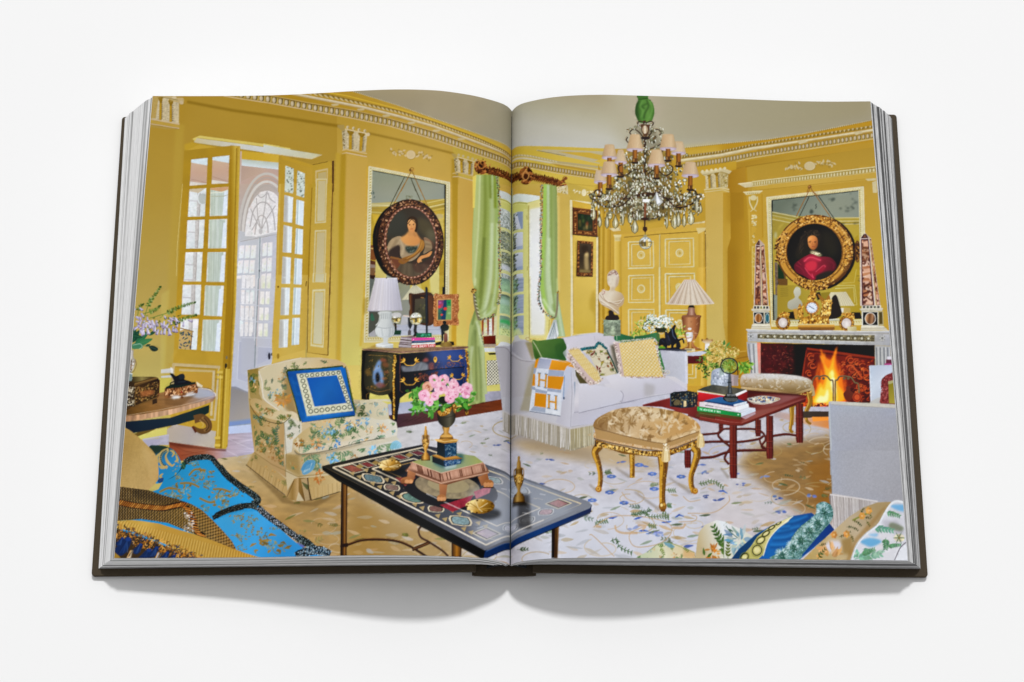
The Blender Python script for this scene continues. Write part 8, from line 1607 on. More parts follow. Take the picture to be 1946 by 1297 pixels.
# --- settee
E1()
SE=[(590,560),(640,480),(850,340),(880,280),(1000,235),(1120,225),(1200,240),(1260,320),(1310,400),(1533,560),(1700,700),(1760,780),(1850,900),(2000,1000),(2300,1200),(2560,1230),(2560,1290),(95,1290),(150,700)]
with K(SE):
 P(SE,('#2288b8','#2a94cc','#3a90cc',(900,300),(1900,1200)),n=(.05,60))
 def dam(x,y,s,rot=0,sq=.55,c=('#7d6a34','#8f7434','#6f5f30','#947c40')):
  for j in range(15):
   t=rng.uniform(0,6.28);r0=s*rng.uniform(.1,.8);px,py=x+r0*math.cos(t),y+r0*sq*math.sin(t)
   l=s*rng.uniform(.18,.42);a0=t+rng.uniform(-1.1,1.1);cv=rng.uniform(-.9,.9)
   L([(px,py),(px+l*.5*math.cos(a0),py+l*.5*sq*math.sin(a0)),(px+l*math.cos(a0+cv),py+l*sq*math.sin(a0+cv))],(s*.04,s*rng.uniform(.08,.16),s*.02),rng.choice(c),sm=1,a=.92)
   if rng.random()<.5: L(epts(px,py,l*.5,l*.5*sq,rng.uniform(0,180),12,0,220),s*.035,rng.choice(c),a=.8)
  speck(epts(x,y,s*.3,s*.22*sq/.55),24,['#8fa09a','#7d8a74','#5f98b4','#a08f50'],s*.03,s*.07,.8)
 for x,y,s in ((900,580,190),(1080,400,150),(1280,640,190),(980,300,80),(1350,730,110),(760,620,120),(1160,520,110),(1450,600,110),(1100,760,80),(1020,470,90),(820,440,70)): dam(x,y,s,rng.uniform(0,40))
 for q in ([(600,590),(700,550),(800,560)],[(830,500),(950,500),(1050,540)],[(1050,650),(1150,690),(1230,690)],[(930,420),(1000,360),(1120,370)],[(1200,560),(1300,560),(1400,590)]): L(q,22,'#8a7030',sm=1,a=.9)
E2()
P([(-60,860),(60,830),(200,790),(400,780),(520,860),(720,1000),(930,1160),(860,1240),(-60,1240)],('#3a96c8','#3f9ed8','#2f88c4',(100,850),(700,1200)))
for x,y,s in ((560,1110,250),(180,850,120),(340,860,90),(220,1030,110),(430,1000,120),(300,930,90),(240,1140,70),(600,950,60)):
 with K([(-60,860),(60,830),(200,790),(400,780),(520,860),(720,1000),(930,1160),(860,1240),(-60,1240)]): dam(x,y,s,rng.uniform(0,40),.5)
def braid(path,w,n,cols=('#1c2a26','#3a4a44','#5f7478','#0e1614','#8fa0a0','#26343a')):
 L(path,w,'#141c1c',sm=1)
 for x,y,an,d in along(crom(path),n):
  for _ in range(3):
   r=rng.uniform(-.5,.5)*w;E(x+r*math.sin(math.radians(an)),y-r*math.cos(math.radians(an)),w*.1,w*.06,rng.choice(cols),rot=rng.uniform(0,180),a=.9)
braid([(-20,330),(60,420),(200,520),(330,600),(410,660),(390,700),(340,710)],66,150)
braid([(-60,830),(0,800),(180,740),(320,725),(400,745)],56,100)
braid([(410,740),(480,800),(600,880),(740,970),(880,1060),(1000,1120)],64,130,('#8f98a8','#b9c0cc','#5f6a74','#2c3438','#d3d8e0','#6a7a80'));braid([(860,1040),(960,1090),(1040,1150)],74,50);braid([(840,1225),(920,1190),(1020,1170),(1130,1170),(1220,1210)],84,100,('#1c2c38','#5f8098','#a9c4d4','#0e1820','#d3e4ee','#3a5a70'))
E1()
braid([(880,290),(950,250),(1080,232),(1180,240),(1240,300),(1330,390),(1450,490),(1560,580)],56,160);braid([(1200,850),(1330,790),(1540,740)],46,50);L([(640,470),(760,420),(860,330)],22,'#10211c',sm=1);E(868,320,26,40,'#1f4a3c');L([(850,300),(885,345)],5,'#5f8a74')
# paisley bolster
B([(480,130),(560,110),(660,120),(760,160),(820,240),(845,320),(800,400),(700,460),(600,500),(540,480),(480,300)],('#2a4a44','#2a78a8','#1f86b8',(540,120),(660,450)))
with K([(480,130),(560,110),(660,120),(760,160),(820,240),(845,320),(800,400),(700,460),(600,500),(540,480),(480,300)],1):
 P([(480,120),(680,110),(720,140),(560,200),(480,200)],'#26301c',a=.7,bl=10)
 L([(700,150),(630,180),(605,240),(630,310),(690,340)],34,'#b09a60',sm=1);[E(x,y,9,9,'#1f4a58') for x,y,an,d in along(crom([(680,160),(630,190),(612,240),(635,300),(670,320)]),11)]
 for q in ([(700,170),(670,220),(690,280),(740,320),(770,300)],[(620,180),(570,230),(590,290)],[(720,160),(760,190),(740,230)],[(780,200),(800,260),(770,280)],[(640,400),(610,430),(640,450)],[(590,320),(620,340),(660,350)]): L(q,(8,30,10),'#b09c60',sm=1)
 for x,y in ((750,180),(800,230),(780,380),(820,310),(620,480),(560,280)): bloom(x,y,30,'#b09a5c','#8a7a44',6)
 B([(580,470),(640,440),(640,480),(600,500)],'#14306a',a=.7)
# straw coloured cushion
B([(150,560),(160,300),(180,80),(190,-60),(240,-60),(330,0),(440,90),(540,190),(580,280),(590,400),(580,470),(480,565),(400,580),(250,560)],('#a98a4c','#b8995c','#b3955c',(200,100),(560,450)),n=(.04,3))
with K([(150,560),(160,300),(180,80),(190,-60),(240,-60),(330,0),(440,90),(540,190),(580,280),(590,400),(580,470),(480,565),(400,580),(250,560)],1):
 for k in range(26): L([(150,80+k*18),(300-k*2,110+k*17)],4,'#94763c',a=.4)
 for k in range(18): L([(300+k*6,110+k*17),(620,60+k*30)],3,'#a5884c',a=.35)
 for k in range(14): L([(180+k*14,120),(150+k*20,560)],3,'#9a7c40',a=.35)
 B([(400,120),(560,260),(580,420),(500,540),(480,400)],'#c2a66c',a=.4,bl=24)
# woven throw
TH=[(145,535),(300,550),(480,570),(640,620),(800,660),(960,710),(1080,770),(1200,870),(1330,990),(1420,1080),(1470,1160),(1300,1130),(1000,1010),(700,900),(400,860),(120,880)]
P(TH,('#4a3a20','#6a5428','#8a6c38',(200,600),(1400,1050)))
with K(TH):
 for r in range(24):
  for i in range(96):
   x=130+i*15+(r % 2)*7;y=540+r*15+max(0,x-400)*.22+max(0,x-1000)*.55-(0 if x>400 else 0)
   E(x,y,6.5,4.5,rng.choice(['#b08a4c','#a27c3c','#c09a5c']) if (i+r) % 2 else '#14110e',rot=20,a=.9)
 P([(300,540),(800,650),(960,710),(700,720),(300,640)],'#16130f',a=.3,bl=16)
for q,n in (([(140,690),(300,720),(480,740),(650,750),(760,730),(860,715),(900,730)],34),([(900,740),(940,790),(980,860),(1000,940),(1040,1000),(1100,1030)],14)):
 L(q,62,'#1c130c',sm=1)
 for x,y,an,d in along(crom(q),n): L([(x-22,y+22),(x-2,y+4),(x+22,y-22)] if n>20 else [(x-40,y-8),(x,y),(x+40,y+6)],11,rng.choice(['#b8742c','#a4621f','#c98838']),sm=1)
for _ in range(90): E(rng.uniform(880,990),rng.uniform(790,990),9,7,rng.choice(['#d0c4b4','#8a7a64','#3a3a44','#b09c84','#f0e8e0']),a=.8)
# golden cord cushion and tassels
CO=[(120,880),(200,875),(300,870),(400,878),(600,905),(800,960),(1000,1010),(1200,1070),(1400,1140),(1560,1190),(1700,1230),(1800,1250),(1800,1300),(1000,1300),(700,1120),(400,1010),(200,960),(110,960)]
P(CO,('#b8923c','#c29c44','#b48c38',(300,880),(500,1050)))
with K(CO):
 for k in range(60):
  x=110+k*30;L([(x+34,860+k*7),(x+6,900+k*10),(x+2,960+k*12),(x+10,1040+k*14)],6,'#94702a',sm=1,a=.75);L([(x+24,860+k*7),(x-6,900+k*10),(x-10,960+k*12)],9,'#d6b460',sm=1,a=.55)
  for j in range(5): L([(x-6,905+k*9+j*34),(x+18,895+k*9+j*34)],4,'#a37e34',a=.45)
P([(95,950),(300,1010),(560,1090),(800,1170),(1050,1260),(1100,1300),(90,1300)],'#3a2c1a')
for _ in range(420):
 t=rng.random();x=110+t*960;y=930+t*310+rng.uniform(-30,130)*(1.1-t*.6)
 a0=rng.uniform(0,6.28);L([(x,y),(x+24*math.cos(a0),y+18*math.sin(a0)),(x+34*math.cos(a0+.7),y+30*math.sin(a0+.7))],rng.uniform(5,10),rng.choice(['#c9862f','#8a5a20','#e0a850','#5a3a18','#b07428','#2c2418','#1c2c50']),sm=1,a=.9)
P([(95,1180),(150,1220),(190,1260),(95,1260)],'#94742c')
for x,y,s in ((230,1040,1),(470,1150,.9),(180,1040,.5),(380,1100,.6),(560,1130,.6),(680,1180,.6),(760,1210,.5)):
 B([(x+10*s,y),(x+60*s,y+20*s),(x+60*s,y+50*s),(x+10*s,y+140*s),(x-60*s,y+180*s),(x-130*s,y+130*s),(x-60*s,y+60*s)],'#14294f');[L([(x+10*s,y+30*s),(x+(20-k*16)*s,y+(150+k*2)*s)],6*s,rng.choice(['#2c4a80','#0e1c3a','#3f5f94','#1c3664']),a=.8) for k in range(8)];E(x+25*s,y+20*s,30*s,20*s,'#1c3870')
for x,y in ((300,1170),(610,1190),(250,1230)): [L([(x+rng.uniform(-20,30),y),(x-40+rng.uniform(-30,30),y+90)],8,rng.choice(['#c9b89a','#8a98b0','#b09a78','#d8a868','#6a5a48'])) for _ in range(8)]
# ---- chandelier --------------------------------------------------------------------
A5()
P([(65,100),(185,100),(185,130),(240,200),(258,310),(240,400),(210,440),(100,450),(60,390),(40,310),(50,220),(75,160)],('#2f5218','#4f7c30','#5f8a3c','#3f6a24',(45,280),(255,280)),sm=1)
for q,c in (([(80,170),(60,280),(80,410)],'#23420f'),([(170,150),(190,240),(150,330),(140,400)],'#203c10'),([(130,160),(100,240),(130,300),(110,380)],'#6f9c4c'),([(200,160),(235,260),(200,400)],'#74a050'),([(180,200),(120,240),(150,270)],'#2c4c18')): L(q,14,c,sm=1,a=.8,bl=3)
P([(68,100),(186,100),(186,145),(75,165)],'#3f6a24');L([(75,150),(185,135)],7,'#22400f');L([(200,155),(216,160)],8,'#1c3410')
DK=['#2a1a0c','#3f2a14','#1c1008','#54381c']
CRY=['#cfcfb4','#a9a88a','#7a7858','#e6e5d4','#4f4a30','#b9b89c','#8f8e6e','#5f5636','#dcdcc8','#3a3220','#6a4a24']
def scroll_arm(path,w=9): L(path,w,'#2c1a0c',sm=1);L([(x-2,y-2) for x,y in path],w*.3,'#8a6434',sm=1,a=.7)
def crystals(n,fn,s0=4,s1=10):
 for _ in range(n):
  x,y=fn();s=rng.uniform(s0,s1);c=rng.choice(CRY)
  k=rng.random()
  if k<.3: E(x,y,s,s,c,a=.85);RING(x,y,s,s,1.6,'#4a4428',a=.5)
  elif k<.75: P([(x,y-s*1.3),(x+s*.7,y),(x,y+s*1.5),(x-s*.7,y)],c,a=.85);L([(x,y-s),(x+s*.2,y+s)],1.5,'#f4f4ea',a=.8);L([(x-s*.6,y),(x,y+s*1.4)],1.6,'#5a5434',a=.6)
  else: E(x,y,s*.7,s*.5,rng.choice(DK+['#6f4f24','#8a6a3c']),rot=rng.uniform(0,180),a=.9)
W0()
def shade(cx,yt,wt,wb,h,candle=22,back=0):
 cb,ct=('#b0936c','#c9ab84') if not back else ('#b8a488','#cdb89a')
 P([(cx-4.4,yt+h-1),(cx+4.4,yt+h-1),(cx+4.2,yt+h+candle),(cx-4.2,yt+h+candle)],('#5f3a10','#a86c24','#7a4a14',(cx-4,yt),(cx+4,yt)))
 E(cx,yt+h,wb,4.6,'#b3a0a6');E(cx,yt+h+1,wb*.8,3,'#c9bcc4',a=.7);P([(cx-4.4,yt+h),(cx+4.4,yt+h),(cx+4.2,yt+h+candle),(cx-4.2,yt+h+candle)],('#6a4012','#a86c24','#7a4a14',(cx-4,yt),(cx+4,yt)))
 pts=[(cx-wt,yt),(cx+wt,yt),(cx+wb,yt+h-1)]+[(cx+wb*math.cos(t),yt+h-1-3.4*math.sin(t)*-0+2.6*-math.sin(t)) for t in np.linspace(0,math.pi,9)]+[(cx-wb,yt+h-1)]
 P(pts,(cb,ct,'#d6bc96',cb,(cx-wb,yt),(cx+wb,yt)))
 for k in range(12): t=k/11;L([(cx-wt+2*wt*t,yt),(cx-wb+2*wb*t,yt+h-2.5)],.7,'#9c8058',a=.45)
 E(cx,yt,wt,1.6,'#c2a680')
 E(cx,yt+h+candle+3,7,3,'#2c1a0c');P([(cx-5,yt+h+candle-6),(cx+5,yt+h+candle-6),(cx+4,yt+h+candle+2),(cx-4,yt+h+candle+2)],'#5f3c14');L([(cx-2,yt+h+candle-5),(cx-2,yt+h+candle+1)],1.4,'#c2924c');crystals(9,lambda: (cx+rng.gauss(0,5),yt+h+candle+8+rng.uniform(0,14)),1,2.6)
CX=1227
for q,a in (([(1215,250),(1240,250),(1262,300),(1285,350),(1300,400),(1290,425),(1227,446),(1165,425),(1155,400),(1172,345),(1198,300)],.32),([(1210,320),(1245,320),(1275,390),(1250,440),(1205,440),(1185,390)],.4),([(1140,395),(1310,395),(1322,415),(1270,440),(1185,440),(1132,415)],.34)): B(q,'#4a4028',a=a,bl=5)
# stem and upper cage
L([(CX-2,236),(CX-1,300),(CX-2,420)],5,'#3a2412');L([(CX-4,250),(CX-3,420)],1.4,'#8a6434')
for sd in (-1,1):
 scroll_arm([(CX,242),(CX+sd*10,238),(CX+sd*15,242),(CX+sd*12,248)],2.2);scroll_arm([(CX+sd*3,275),(CX+sd*12,262),(CX+sd*22,255),(CX+sd*30,262),(CX+sd*26,268)],2.2);scroll_arm([(CX+sd*2,300),(CX+sd*24,290),(CX+sd*36,280),(CX+sd*34,272)],2)
crystals(70,lambda: (CX+rng.gauss(0,9),rng.uniform(242,300)),1.2,3.2);crystals(40,lambda: (CX+rng.choice([-1,1])*rng.uniform(12,36),rng.uniform(248,300)),1.2,3)
P([(1217,245),(1236,245),(1233,262),(1228,274),(1220,262)],'#5a3c22');E(1226,256,5,9,'#c9b898',a=.8);L([(1226,248),(1226,264)],1.5,'#efe6d0');E(1227,274,9,3,'#2a180c')
crystals(520,lambda: (CX+rng.gauss(0,26+0),rng.uniform(300,420)),1.2,3.4)
crystals(260,lambda: (CX+rng.uniform(-1,1)*(40+45*rng.random()),rng.uniform(330,430)),1.2,3.2)
# back shades
shade(1290,282,8,14,24,24,1);shade(1141,343,8,12,24,26,1);shade(1180,300,5,12,26,26,1)
# main scrolling arms
for sd in (-1,1):
 scroll_arm([(CX+sd*8,396),(CX+sd*24,388),(CX+sd*42,402),(CX+sd*60,418),(CX+sd*84,414),(CX+sd*98,400),(CX+sd*96,386),(CX+sd*86,384),(CX+sd*80,394)],3);scroll_arm([(CX+sd*14,394),(CX+sd*30,402),(CX+sd*46,416),(CX+sd*66,412),(CX+sd*74,396),(CX+sd*66,390)],2.4)
 scroll_arm([(CX+sd*4,350),(CX+sd*20,340),(CX+sd*36,352),(CX+sd*48,348),(CX+sd*52,336),(CX+sd*44,330)],2.2);scroll_arm([(CX+sd*96,392),(CX+sd*106,392),(CX+sd*104,400),(CX+sd*96,406)],2.2)
 scroll_arm([(CX+sd*10,420),(CX+sd*26,432),(CX+sd*20,440),(CX+sd*10,442)],2.2);scroll_arm([(CX+sd*20,396),(CX+sd*28,384),(CX+sd*22,378)],2)
L([(1185,402),(1215,396),(1240,395),(1268,400),(1280,402)],4,'#331f10',sm=1);L([(1212,396),(1230,390),(1246,394)],6,'#3f2712',sm=1)
crystals(330,lambda: (CX+rng.uniform(-100,100),405+rng.gauss(0,12)),1.2,3.4)
B([(1207,404),(1240,402),(1252,412),(1246,436),(1228,444),(1212,440),(1202,420)],'#a39a72',a=.55);crystals(170,lambda: (CX+rng.gauss(0,18),rng.uniform(402,444)),1.4,3.4);P([(1222,402),(1236,402),(1234,408),(1222,408)],'#efeef2');L([(1227,410),(1226,446)],4,'#7d4a2c');E(1226,442,8,3,'#3a2010')
# kite-shaped big prism and pendants
P([(1248,385),(1252,396),(1261,407),(1252,417),(1246,404),(1238,405),(1245,396)],'#b4b4ae');P([(1248,388),(1256,408),(1249,412)],'#e6e8f0');P([(1247,390),(1240,404),(1247,404)],'#8f9084')
def drop(x,y,h,w,tone=0):
 P([(x,y),(x+w*.8,y+h*.55),(x+w*.7,y+h*.8),(x,y+h),(x-w*.7,y+h*.8),(x-w*.8,y+h*.55)],rng.choice(['#b3a878','#a8a07a','#c0b88c']),a=.9)
 L([(x,y),(x-w*.8,y+h*.55),(x-w*.7,y+h*.82),(x,y+h),(x+w*.7,y+h*.82),(x+w*.8,y+h*.55),(x,y)],1.1,'#3c3a28',a=.9);P([(x,y+h*.2),(x+w*.35,y+h*.55),(x,y+h*.9),(x-w*.1,y+h*.5)],'#efeedc',a=.85);L([(x-w*.35,y+h*.5),(x-w*.3,y+h*.8)],1.2,'#5a5434',a=.7);E(x,y-1,1.4,1.6,'#8a8464')
for x,y,h,w in ((1170,434,28,7),(1154,432,30,5),(1140,432,28,4.5),(1128,412,34,6),(1207,442,30,8),(1283,430,32,8),(1268,428,34,3),(1290,426,32,6),(1301,428,30,5),(1314,424,30,8),(1325,396,34,5),(1332,410,20,4),(1184,420,36,3.5),(1160,424,20,5),(1198,430,22,5)): drop(x,y,h,w)
for x0,y0,n in ((1125,410,12),(1138,420,12),(1160,405,14),(1200,425,14),(1275,415,14),(1300,405,12),(1328,395,16),(1310,415,10),(1180,425,12),(1265,430,10)):
 for k in range(n): E(x0+rng.uniform(-1.5,1.5),y0+k*2.6,1.5,1.4,rng.choice(CRY),a=.95)
for x,y in ((1127,396),(1333,396),(1176,372),(1207,386),(1290,372),(1150,398),(1305,396)):
 for k in range(8): E(x+5*math.cos(k*.8),y+5*math.sin(k*.8),2.2,1.6,rng.choice(['#d3d3bc','#8f8e70','#efeee2','#5c583c']),rot=k*45)
# front shades
shade(1158.5,289,8.5,14.5,27,16);shade(1207,267,8.5,16,32,24);shade(1270,266.5,10,16,30,22);shade(1158,325,10,16,27,26);shade(1248,299.5,9,17,32,24);shade(1312.5,325,9,16.5,28,26)
# lower stem and mirrored ball
L([(1226,444),(1226,466)],2.6,'#3a2010');P([(1223,458),(1230,458),(1231,464),(1227,470),(1222,464)],'#3f2414');L([(1227,468),(1227,476)],1,'#4a3a20');P([(1224,474),(1230,474),(1231,480),(1223,480)],'#a89c6c')
ball(1227.5,490.5,12.3);P([(1218,486),(1224,483),(1224,498),(1219,497)],'#6a5420',a=.7);P([(1228,484),(1233,485),(1233,497),(1228,498)],'#caa84c',a=.8)
# ---- print finish: the photographic grain and crispness of the plate
lum=INK.mean(-1)
mean_=blurm(lum,3);sd=np.sqrt(np.maximum(blurm(lum*lum,3)-mean_**2,0))
yy,xx=np.mgrid[0:PH,0:PW].astype(np.float32)
tex=(noise(xx/1.7,yy/1.7,1)-.5)*.55+(noise(xx/4.2,yy/3.4,2)-.5)*.5+(noise(xx/11,yy/8,3)-.5)*.35
INK *= (1+tex*np.clip(.010+np.maximum(sd-.015,0)*1.0,0,.16))[...,None]
big=np.stack([blurm(INK[...,k],26) for k in range(3)],-1)
INK+=(INK-big)*.16
yel=np.clip((INK[...,0]-.68)*6,0,1)*np.clip((INK[...,0]-INK[...,2]-.28)*6,0,1)*np.clip(1-np.abs(INK[...,1]/np.maximum(INK[...,0],.01)-.84)*8,0,1)
INK+=yel[...,None]*np.array([.012,.016,.045],np.float32)
INK[:]=np.clip(INK,0,1)
# ---------------------------------------------------------------------------
# 2. THE BOOK, lying open on a white tabletop (metres; x right, y away, z up)
# ---------------------------------------------------------------------------
import bpy, bmesh
sc = bpy.context.scene
col = sc.collection

def link(o, parent=None):
    col.objects.link(o)
    if parent is not None: o.parent = parent
    return o

def mesh_obj(name, verts, faces, mat, parent=None, smooth=False):
    me = bpy.data.meshes.new(name)
    me.from_pydata([tuple(map(float, v)) for v in verts], [], faces)
    me.update()
    if smooth: me.polygons.foreach_set('use_smooth', [True] * len(me.polygons))
    me.materials.append(mat)
    return link(bpy.data.objects.new(name, me), parent)

def new_mat(name):
    m = bpy.data.materials.new(name); m.use_nodes = True
    nt = m.node_tree
    return m, nt, nt.nodes['Principled BSDF']

# knots: fraction of the page width from the gutter, then head edge and tail edge of each page
US = [0, .012, .03, .06, .1, .15, .2, .26, .33, .42, .52, .64, .76, .88, 1]
PAGES = {
 'left': dict(
  head=[(0, .16453, .0261), (-.00301, .16451, .02852), (-.0075, .16415, .03284), (-.01494, .16354, .03914), (-.0248, .16318, .04557), (-.03707, .16296, .05086), (-.04935, .16325, .05377), (-.06411, .1635, .05499), (-.08141, .16397, .05432), (-.10379, .16437, .05169), (-.12879, .16451, .04807), (-.15891, .1649, .04398), (-.18914, .16585, .04059), (-.21936, .16686, .03828), (-.24969, .16803, .03591)],
  tail=[(-.00102, -.16252, .0261), (-.0041, -.16267, .02836), (-.00869, -.16276, .03244), (-.01631, -.16282, .03834), (-.02639, -.16352, .04423), (-.03896, -.16412, .04886), (-.05153, -.16431, .0511), (-.06667, -.16414, .05152), (-.08445, -.16363, .04992), (-.1075, -.16281, .04609), (-.13331, -.16207, .04113), (-.16444, -.16132, .03578), (-.19562, -.16057, .03179), (-.22681, -.15994, .02888), (-.25814, -.15932, .02591)],
  lh=[(973, 203.5), (964.8, 200.6), (952.5, 196.3), (932, 190.2), (904.7, 183.2), (870.6, 177.3), (836.4, 172.9), (795.4, 170.8), (747.6, 170.5), (686.1, 172.7), (617.8, 176.8), (535.9, 180.9), (453.9, 182.7), (372, 183), (290, 183)],
  lt=[(970, 1070), (961, 1068.8), (947.4, 1066), (924.8, 1061.8), (894.7, 1059.5), (857, 1057.8), (819.4, 1056.6), (774.2, 1055.8), (721.5, 1055.6), (653.7, 1056.1), (578.4, 1057.6), (488.1, 1059.4), (397.7, 1060.2), (307.4, 1060.6), (217, 1061)],
  base=(-.0165, -.274, -.2717)),
 'right': dict(
  head=[(0, .16426, .02661), (.003, .16429, .02886), (.00748, .16396, .03296), (.0149, .16323, .0385), (.02475, .16265, .04386), (.03702, .162, .04819), (.04928, .16151, .05066), (.06401, .16115, .0519), (.08124, .16074, .05175), (.1035, .16084, .05007), (.12838, .16135, .0473), (.15838, .16195, .04357), (.18852, .16249, .03992), (.21863, .163, .0375), (.24864, .1637, .03649)],
  tail=[(-.00102, -.16266, .02661), (.00206, -.16287, .0287), (.00667, -.16321, .03256), (.01432, -.16357, .0377), (.02446, -.16399, .04252), (.0371, -.16449, .04619), (.04975, -.16483, .04799), (.06495, -.16494, .04843), (.08277, -.16478, .04735), (.10584, -.16419, .04447), (.13166, -.16331, .04037), (.16284, -.16233, .03537), (.19414, -.16161, .03112), (.22542, -.16118, .0281), (.25657, -.16111, .02649)],
  lh=[(973, 203.5), (981.2, 200.8), (993.4, 196.6), (1013.9, 191.7), (1041.1, 186.6), (1075.2, 182.9), (1109.2, 181.1), (1150.1, 180.5), (1197.7, 181.7), (1259, 183.5), (1327.1, 185.7), (1408.8, 188.7), (1490.6, 191.8), (1572.3, 193.5), (1654, 193)],
  lt=[(970, 1070), (979.1, 1069.1), (992.6, 1067.2), (1015.3, 1064.5), (1045.5, 1062.1), (1083.2, 1060.8), (1121, 1060.5), (1166.3, 1060.5), (1219.2, 1060.8), (1287.1, 1061.2), (1362.6, 1061.8), (1453.2, 1062.6), (1543.8, 1063.7), (1634.4, 1064.7), (1725, 1065.7)],
  base=(.0115, .2688, .2687)),
}
def hermite(kn, u):
    """smooth curve through the knots, evaluated at u (0..1)"""
    us = np.array(US, float); k = np.asarray(kn, float); d = np.gradient(k, us, axis=0)
    i = np.clip(np.searchsorted(us, u, 'right') - 1, 0, len(us) - 2)
    h = (us[i + 1] - us[i])[:, None]; t = ((u - us[i])[:, None]) / h
    return (2 * t**3 - 3 * t**2 + 1) * k[i] + (t**3 - 2 * t**2 + t) * h * d[i] + (-2 * t**3 + 3 * t**2) * k[i + 1] + (t**3 - t**2) * h * d[i + 1]

def srgb_lin(c): return np.where(c <= .04045, c / 12.92, ((c + .055) / 1.055) ** 2.4)

# --- materials
TABLE_ALBEDO = .80
m_table, nt, b = new_mat('white_tabletop')
b.inputs['Base Color'].default_value = (TABLE_ALBEDO, TABLE_ALBEDO, TABLE_ALBEDO, 1); b.inputs['Roughness'].default_value = .9; b.inputs['Specular IOR Level'].default_value = 0

m_page, nt, b = new_mat('printed_paper')
at = nt.nodes.new('ShaderNodeAttribute'); at.attribute_name = 'ink'
nt.links.new(at.outputs['Color'], b.inputs['Base Color'])
b.inputs['Roughness'].default_value = .5; b.inputs['Specular IOR Level'].default_value = .06

def block_mat(name, dark, seed, paper, soft):
    """page edges: fine sheet lines along the block with inked bands where printed pages bleed to the edge"""
    m, nt, b = new_mat(name); N = nt.nodes.new; Lk = nt.links.new
    uv = N('ShaderNodeUVMap'); uv.uv_map = 'sheets'
    def noise_n(sx, sy, det, off):
        mp = N('ShaderNodeMapping'); mp.inputs['Scale'].default_value = (sx, sy, 1); mp.inputs['Location'].default_value = (off, seed + off * .3, seed * .7)
        n = N('ShaderNodeTexNoise'); n.inputs['Scale'].default_value = 1; n.inputs['Detail'].default_value = det
        Lk(uv.outputs['UV'], mp.inputs['Vector']); Lk(mp.outputs['Vector'], n.inputs['Vector']); return n
    def ramp(stops):
        r = N('ShaderNodeValToRGB'); e = r.color_ramp.elements
        e[0].position, e[0].color = stops[0][0], (*[stops[0][1]] * 3, 1); e[1].position, e[1].color = stops[-1][0], (*[stops[-1][1]] * 3, 1)
        for p, v in stops[1:-1]: x = e.new(p); x.color = (v, v, v, 1)
        return r
    def mul(a, c):
        mx = N('ShaderNodeMix'); mx.data_type = 'RGBA'; mx.blend_type = 'MULTIPLY'; mx.inputs[0].default_value = 1
        Lk(a, mx.inputs[6]); Lk(c, mx.inputs[7]); return mx.outputs[2]
    r1 = ramp([(.36, dark), (.42, .45 + dark * .5), (.5, 1), (.62, .93), (.66, .6 + .3 * soft), (.72, 1)]); Lk(noise_n(.5, 15, 1, 1.3).outputs['Fac'], r1.inputs['Fac'])
    r2 = ramp([(.3, .62 + .24 * soft), (.5, 1), (.7, .84 + .1 * soft)]); Lk(noise_n(1.2, 60, 2, 4.1).outputs['Fac'], r2.inputs['Fac'])
    r3 = ramp([(.35, .72 + .18 * soft), (.6, 1)]); Lk(noise_n(40, 50, 2, 7.7).outputs['Fac'], r3.inputs['Fac'])
    rgb = N('ShaderNodeRGB'); rgb.outputs[0].default_value = (*paper, 1)
    Lk(mul(mul(mul(r1.outputs['Color'], r2.outputs['Color']), r3.outputs['Color']), rgb.outputs[0]), b.inputs['Base Color'])
    b.inputs['Roughness'].default_value = .8; b.inputs['Specular IOR Level'].default_value = .1
    return m
m_block = {'left': block_mat('page_edges', .30, 3.1, (.90, .90, .90), 1), 'right': block_mat('darker_page_edges', .14, 9.4, (.74, .74, .745), 0)}

m_cover, nt, b = new_mat('brown_bookcloth')
n = nt.nodes.new('ShaderNodeTexNoise'); n.inputs['Scale'].default_value = 900; n.inputs['Detail'].default_value = 3
r = nt.nodes.new('ShaderNodeValToRGB'); r.color_ramp.elements[0].color = (.040, .028, .015, 1); r.color_ramp.elements[1].color = (.058, .043, .025, 1)
tc = nt.nodes.new('ShaderNodeTexCoord'); nt.links.new(tc.outputs['Object'], n.inputs['Vector']); nt.links.new(n.outputs['Fac'], r.inputs['Fac']); nt.links.new(r.outputs['Color'], b.inputs['Base Color'])
bp = nt.nodes.new('ShaderNodeBump'); bp.inputs['Strength'].default_value = .15; bp.inputs['Distance'].default_value = .0004; nt.links.new(n.outputs['Fac'], bp.inputs['Height']); nt.links.new(bp.outputs['Normal'], b.inputs['Normal'])
b.inputs['Roughness'].default_value = .7; b.inputs['Specular IOR Level'].default_value = .2
m_hollow_shade, nt, b = new_mat('spine_hollow_shade'); b.inputs['Base Color'].default_value = (.006, .009, .010, 1); b.inputs['Roughness'].default_value = .9  # shade of the spine hollow, put into a near-black base colour

# --- the book
book = link(bpy.data.objects.new('open_book', None))
book['label'] = 'thick open brown hardcover book showing a yellow drawing room photograph across both pages'
book['category'] = 'book'

OUT, RISE = .2762, .0130
def board_z(x): return .0010 + RISE * max(0, 1 - abs(x) / OUT)

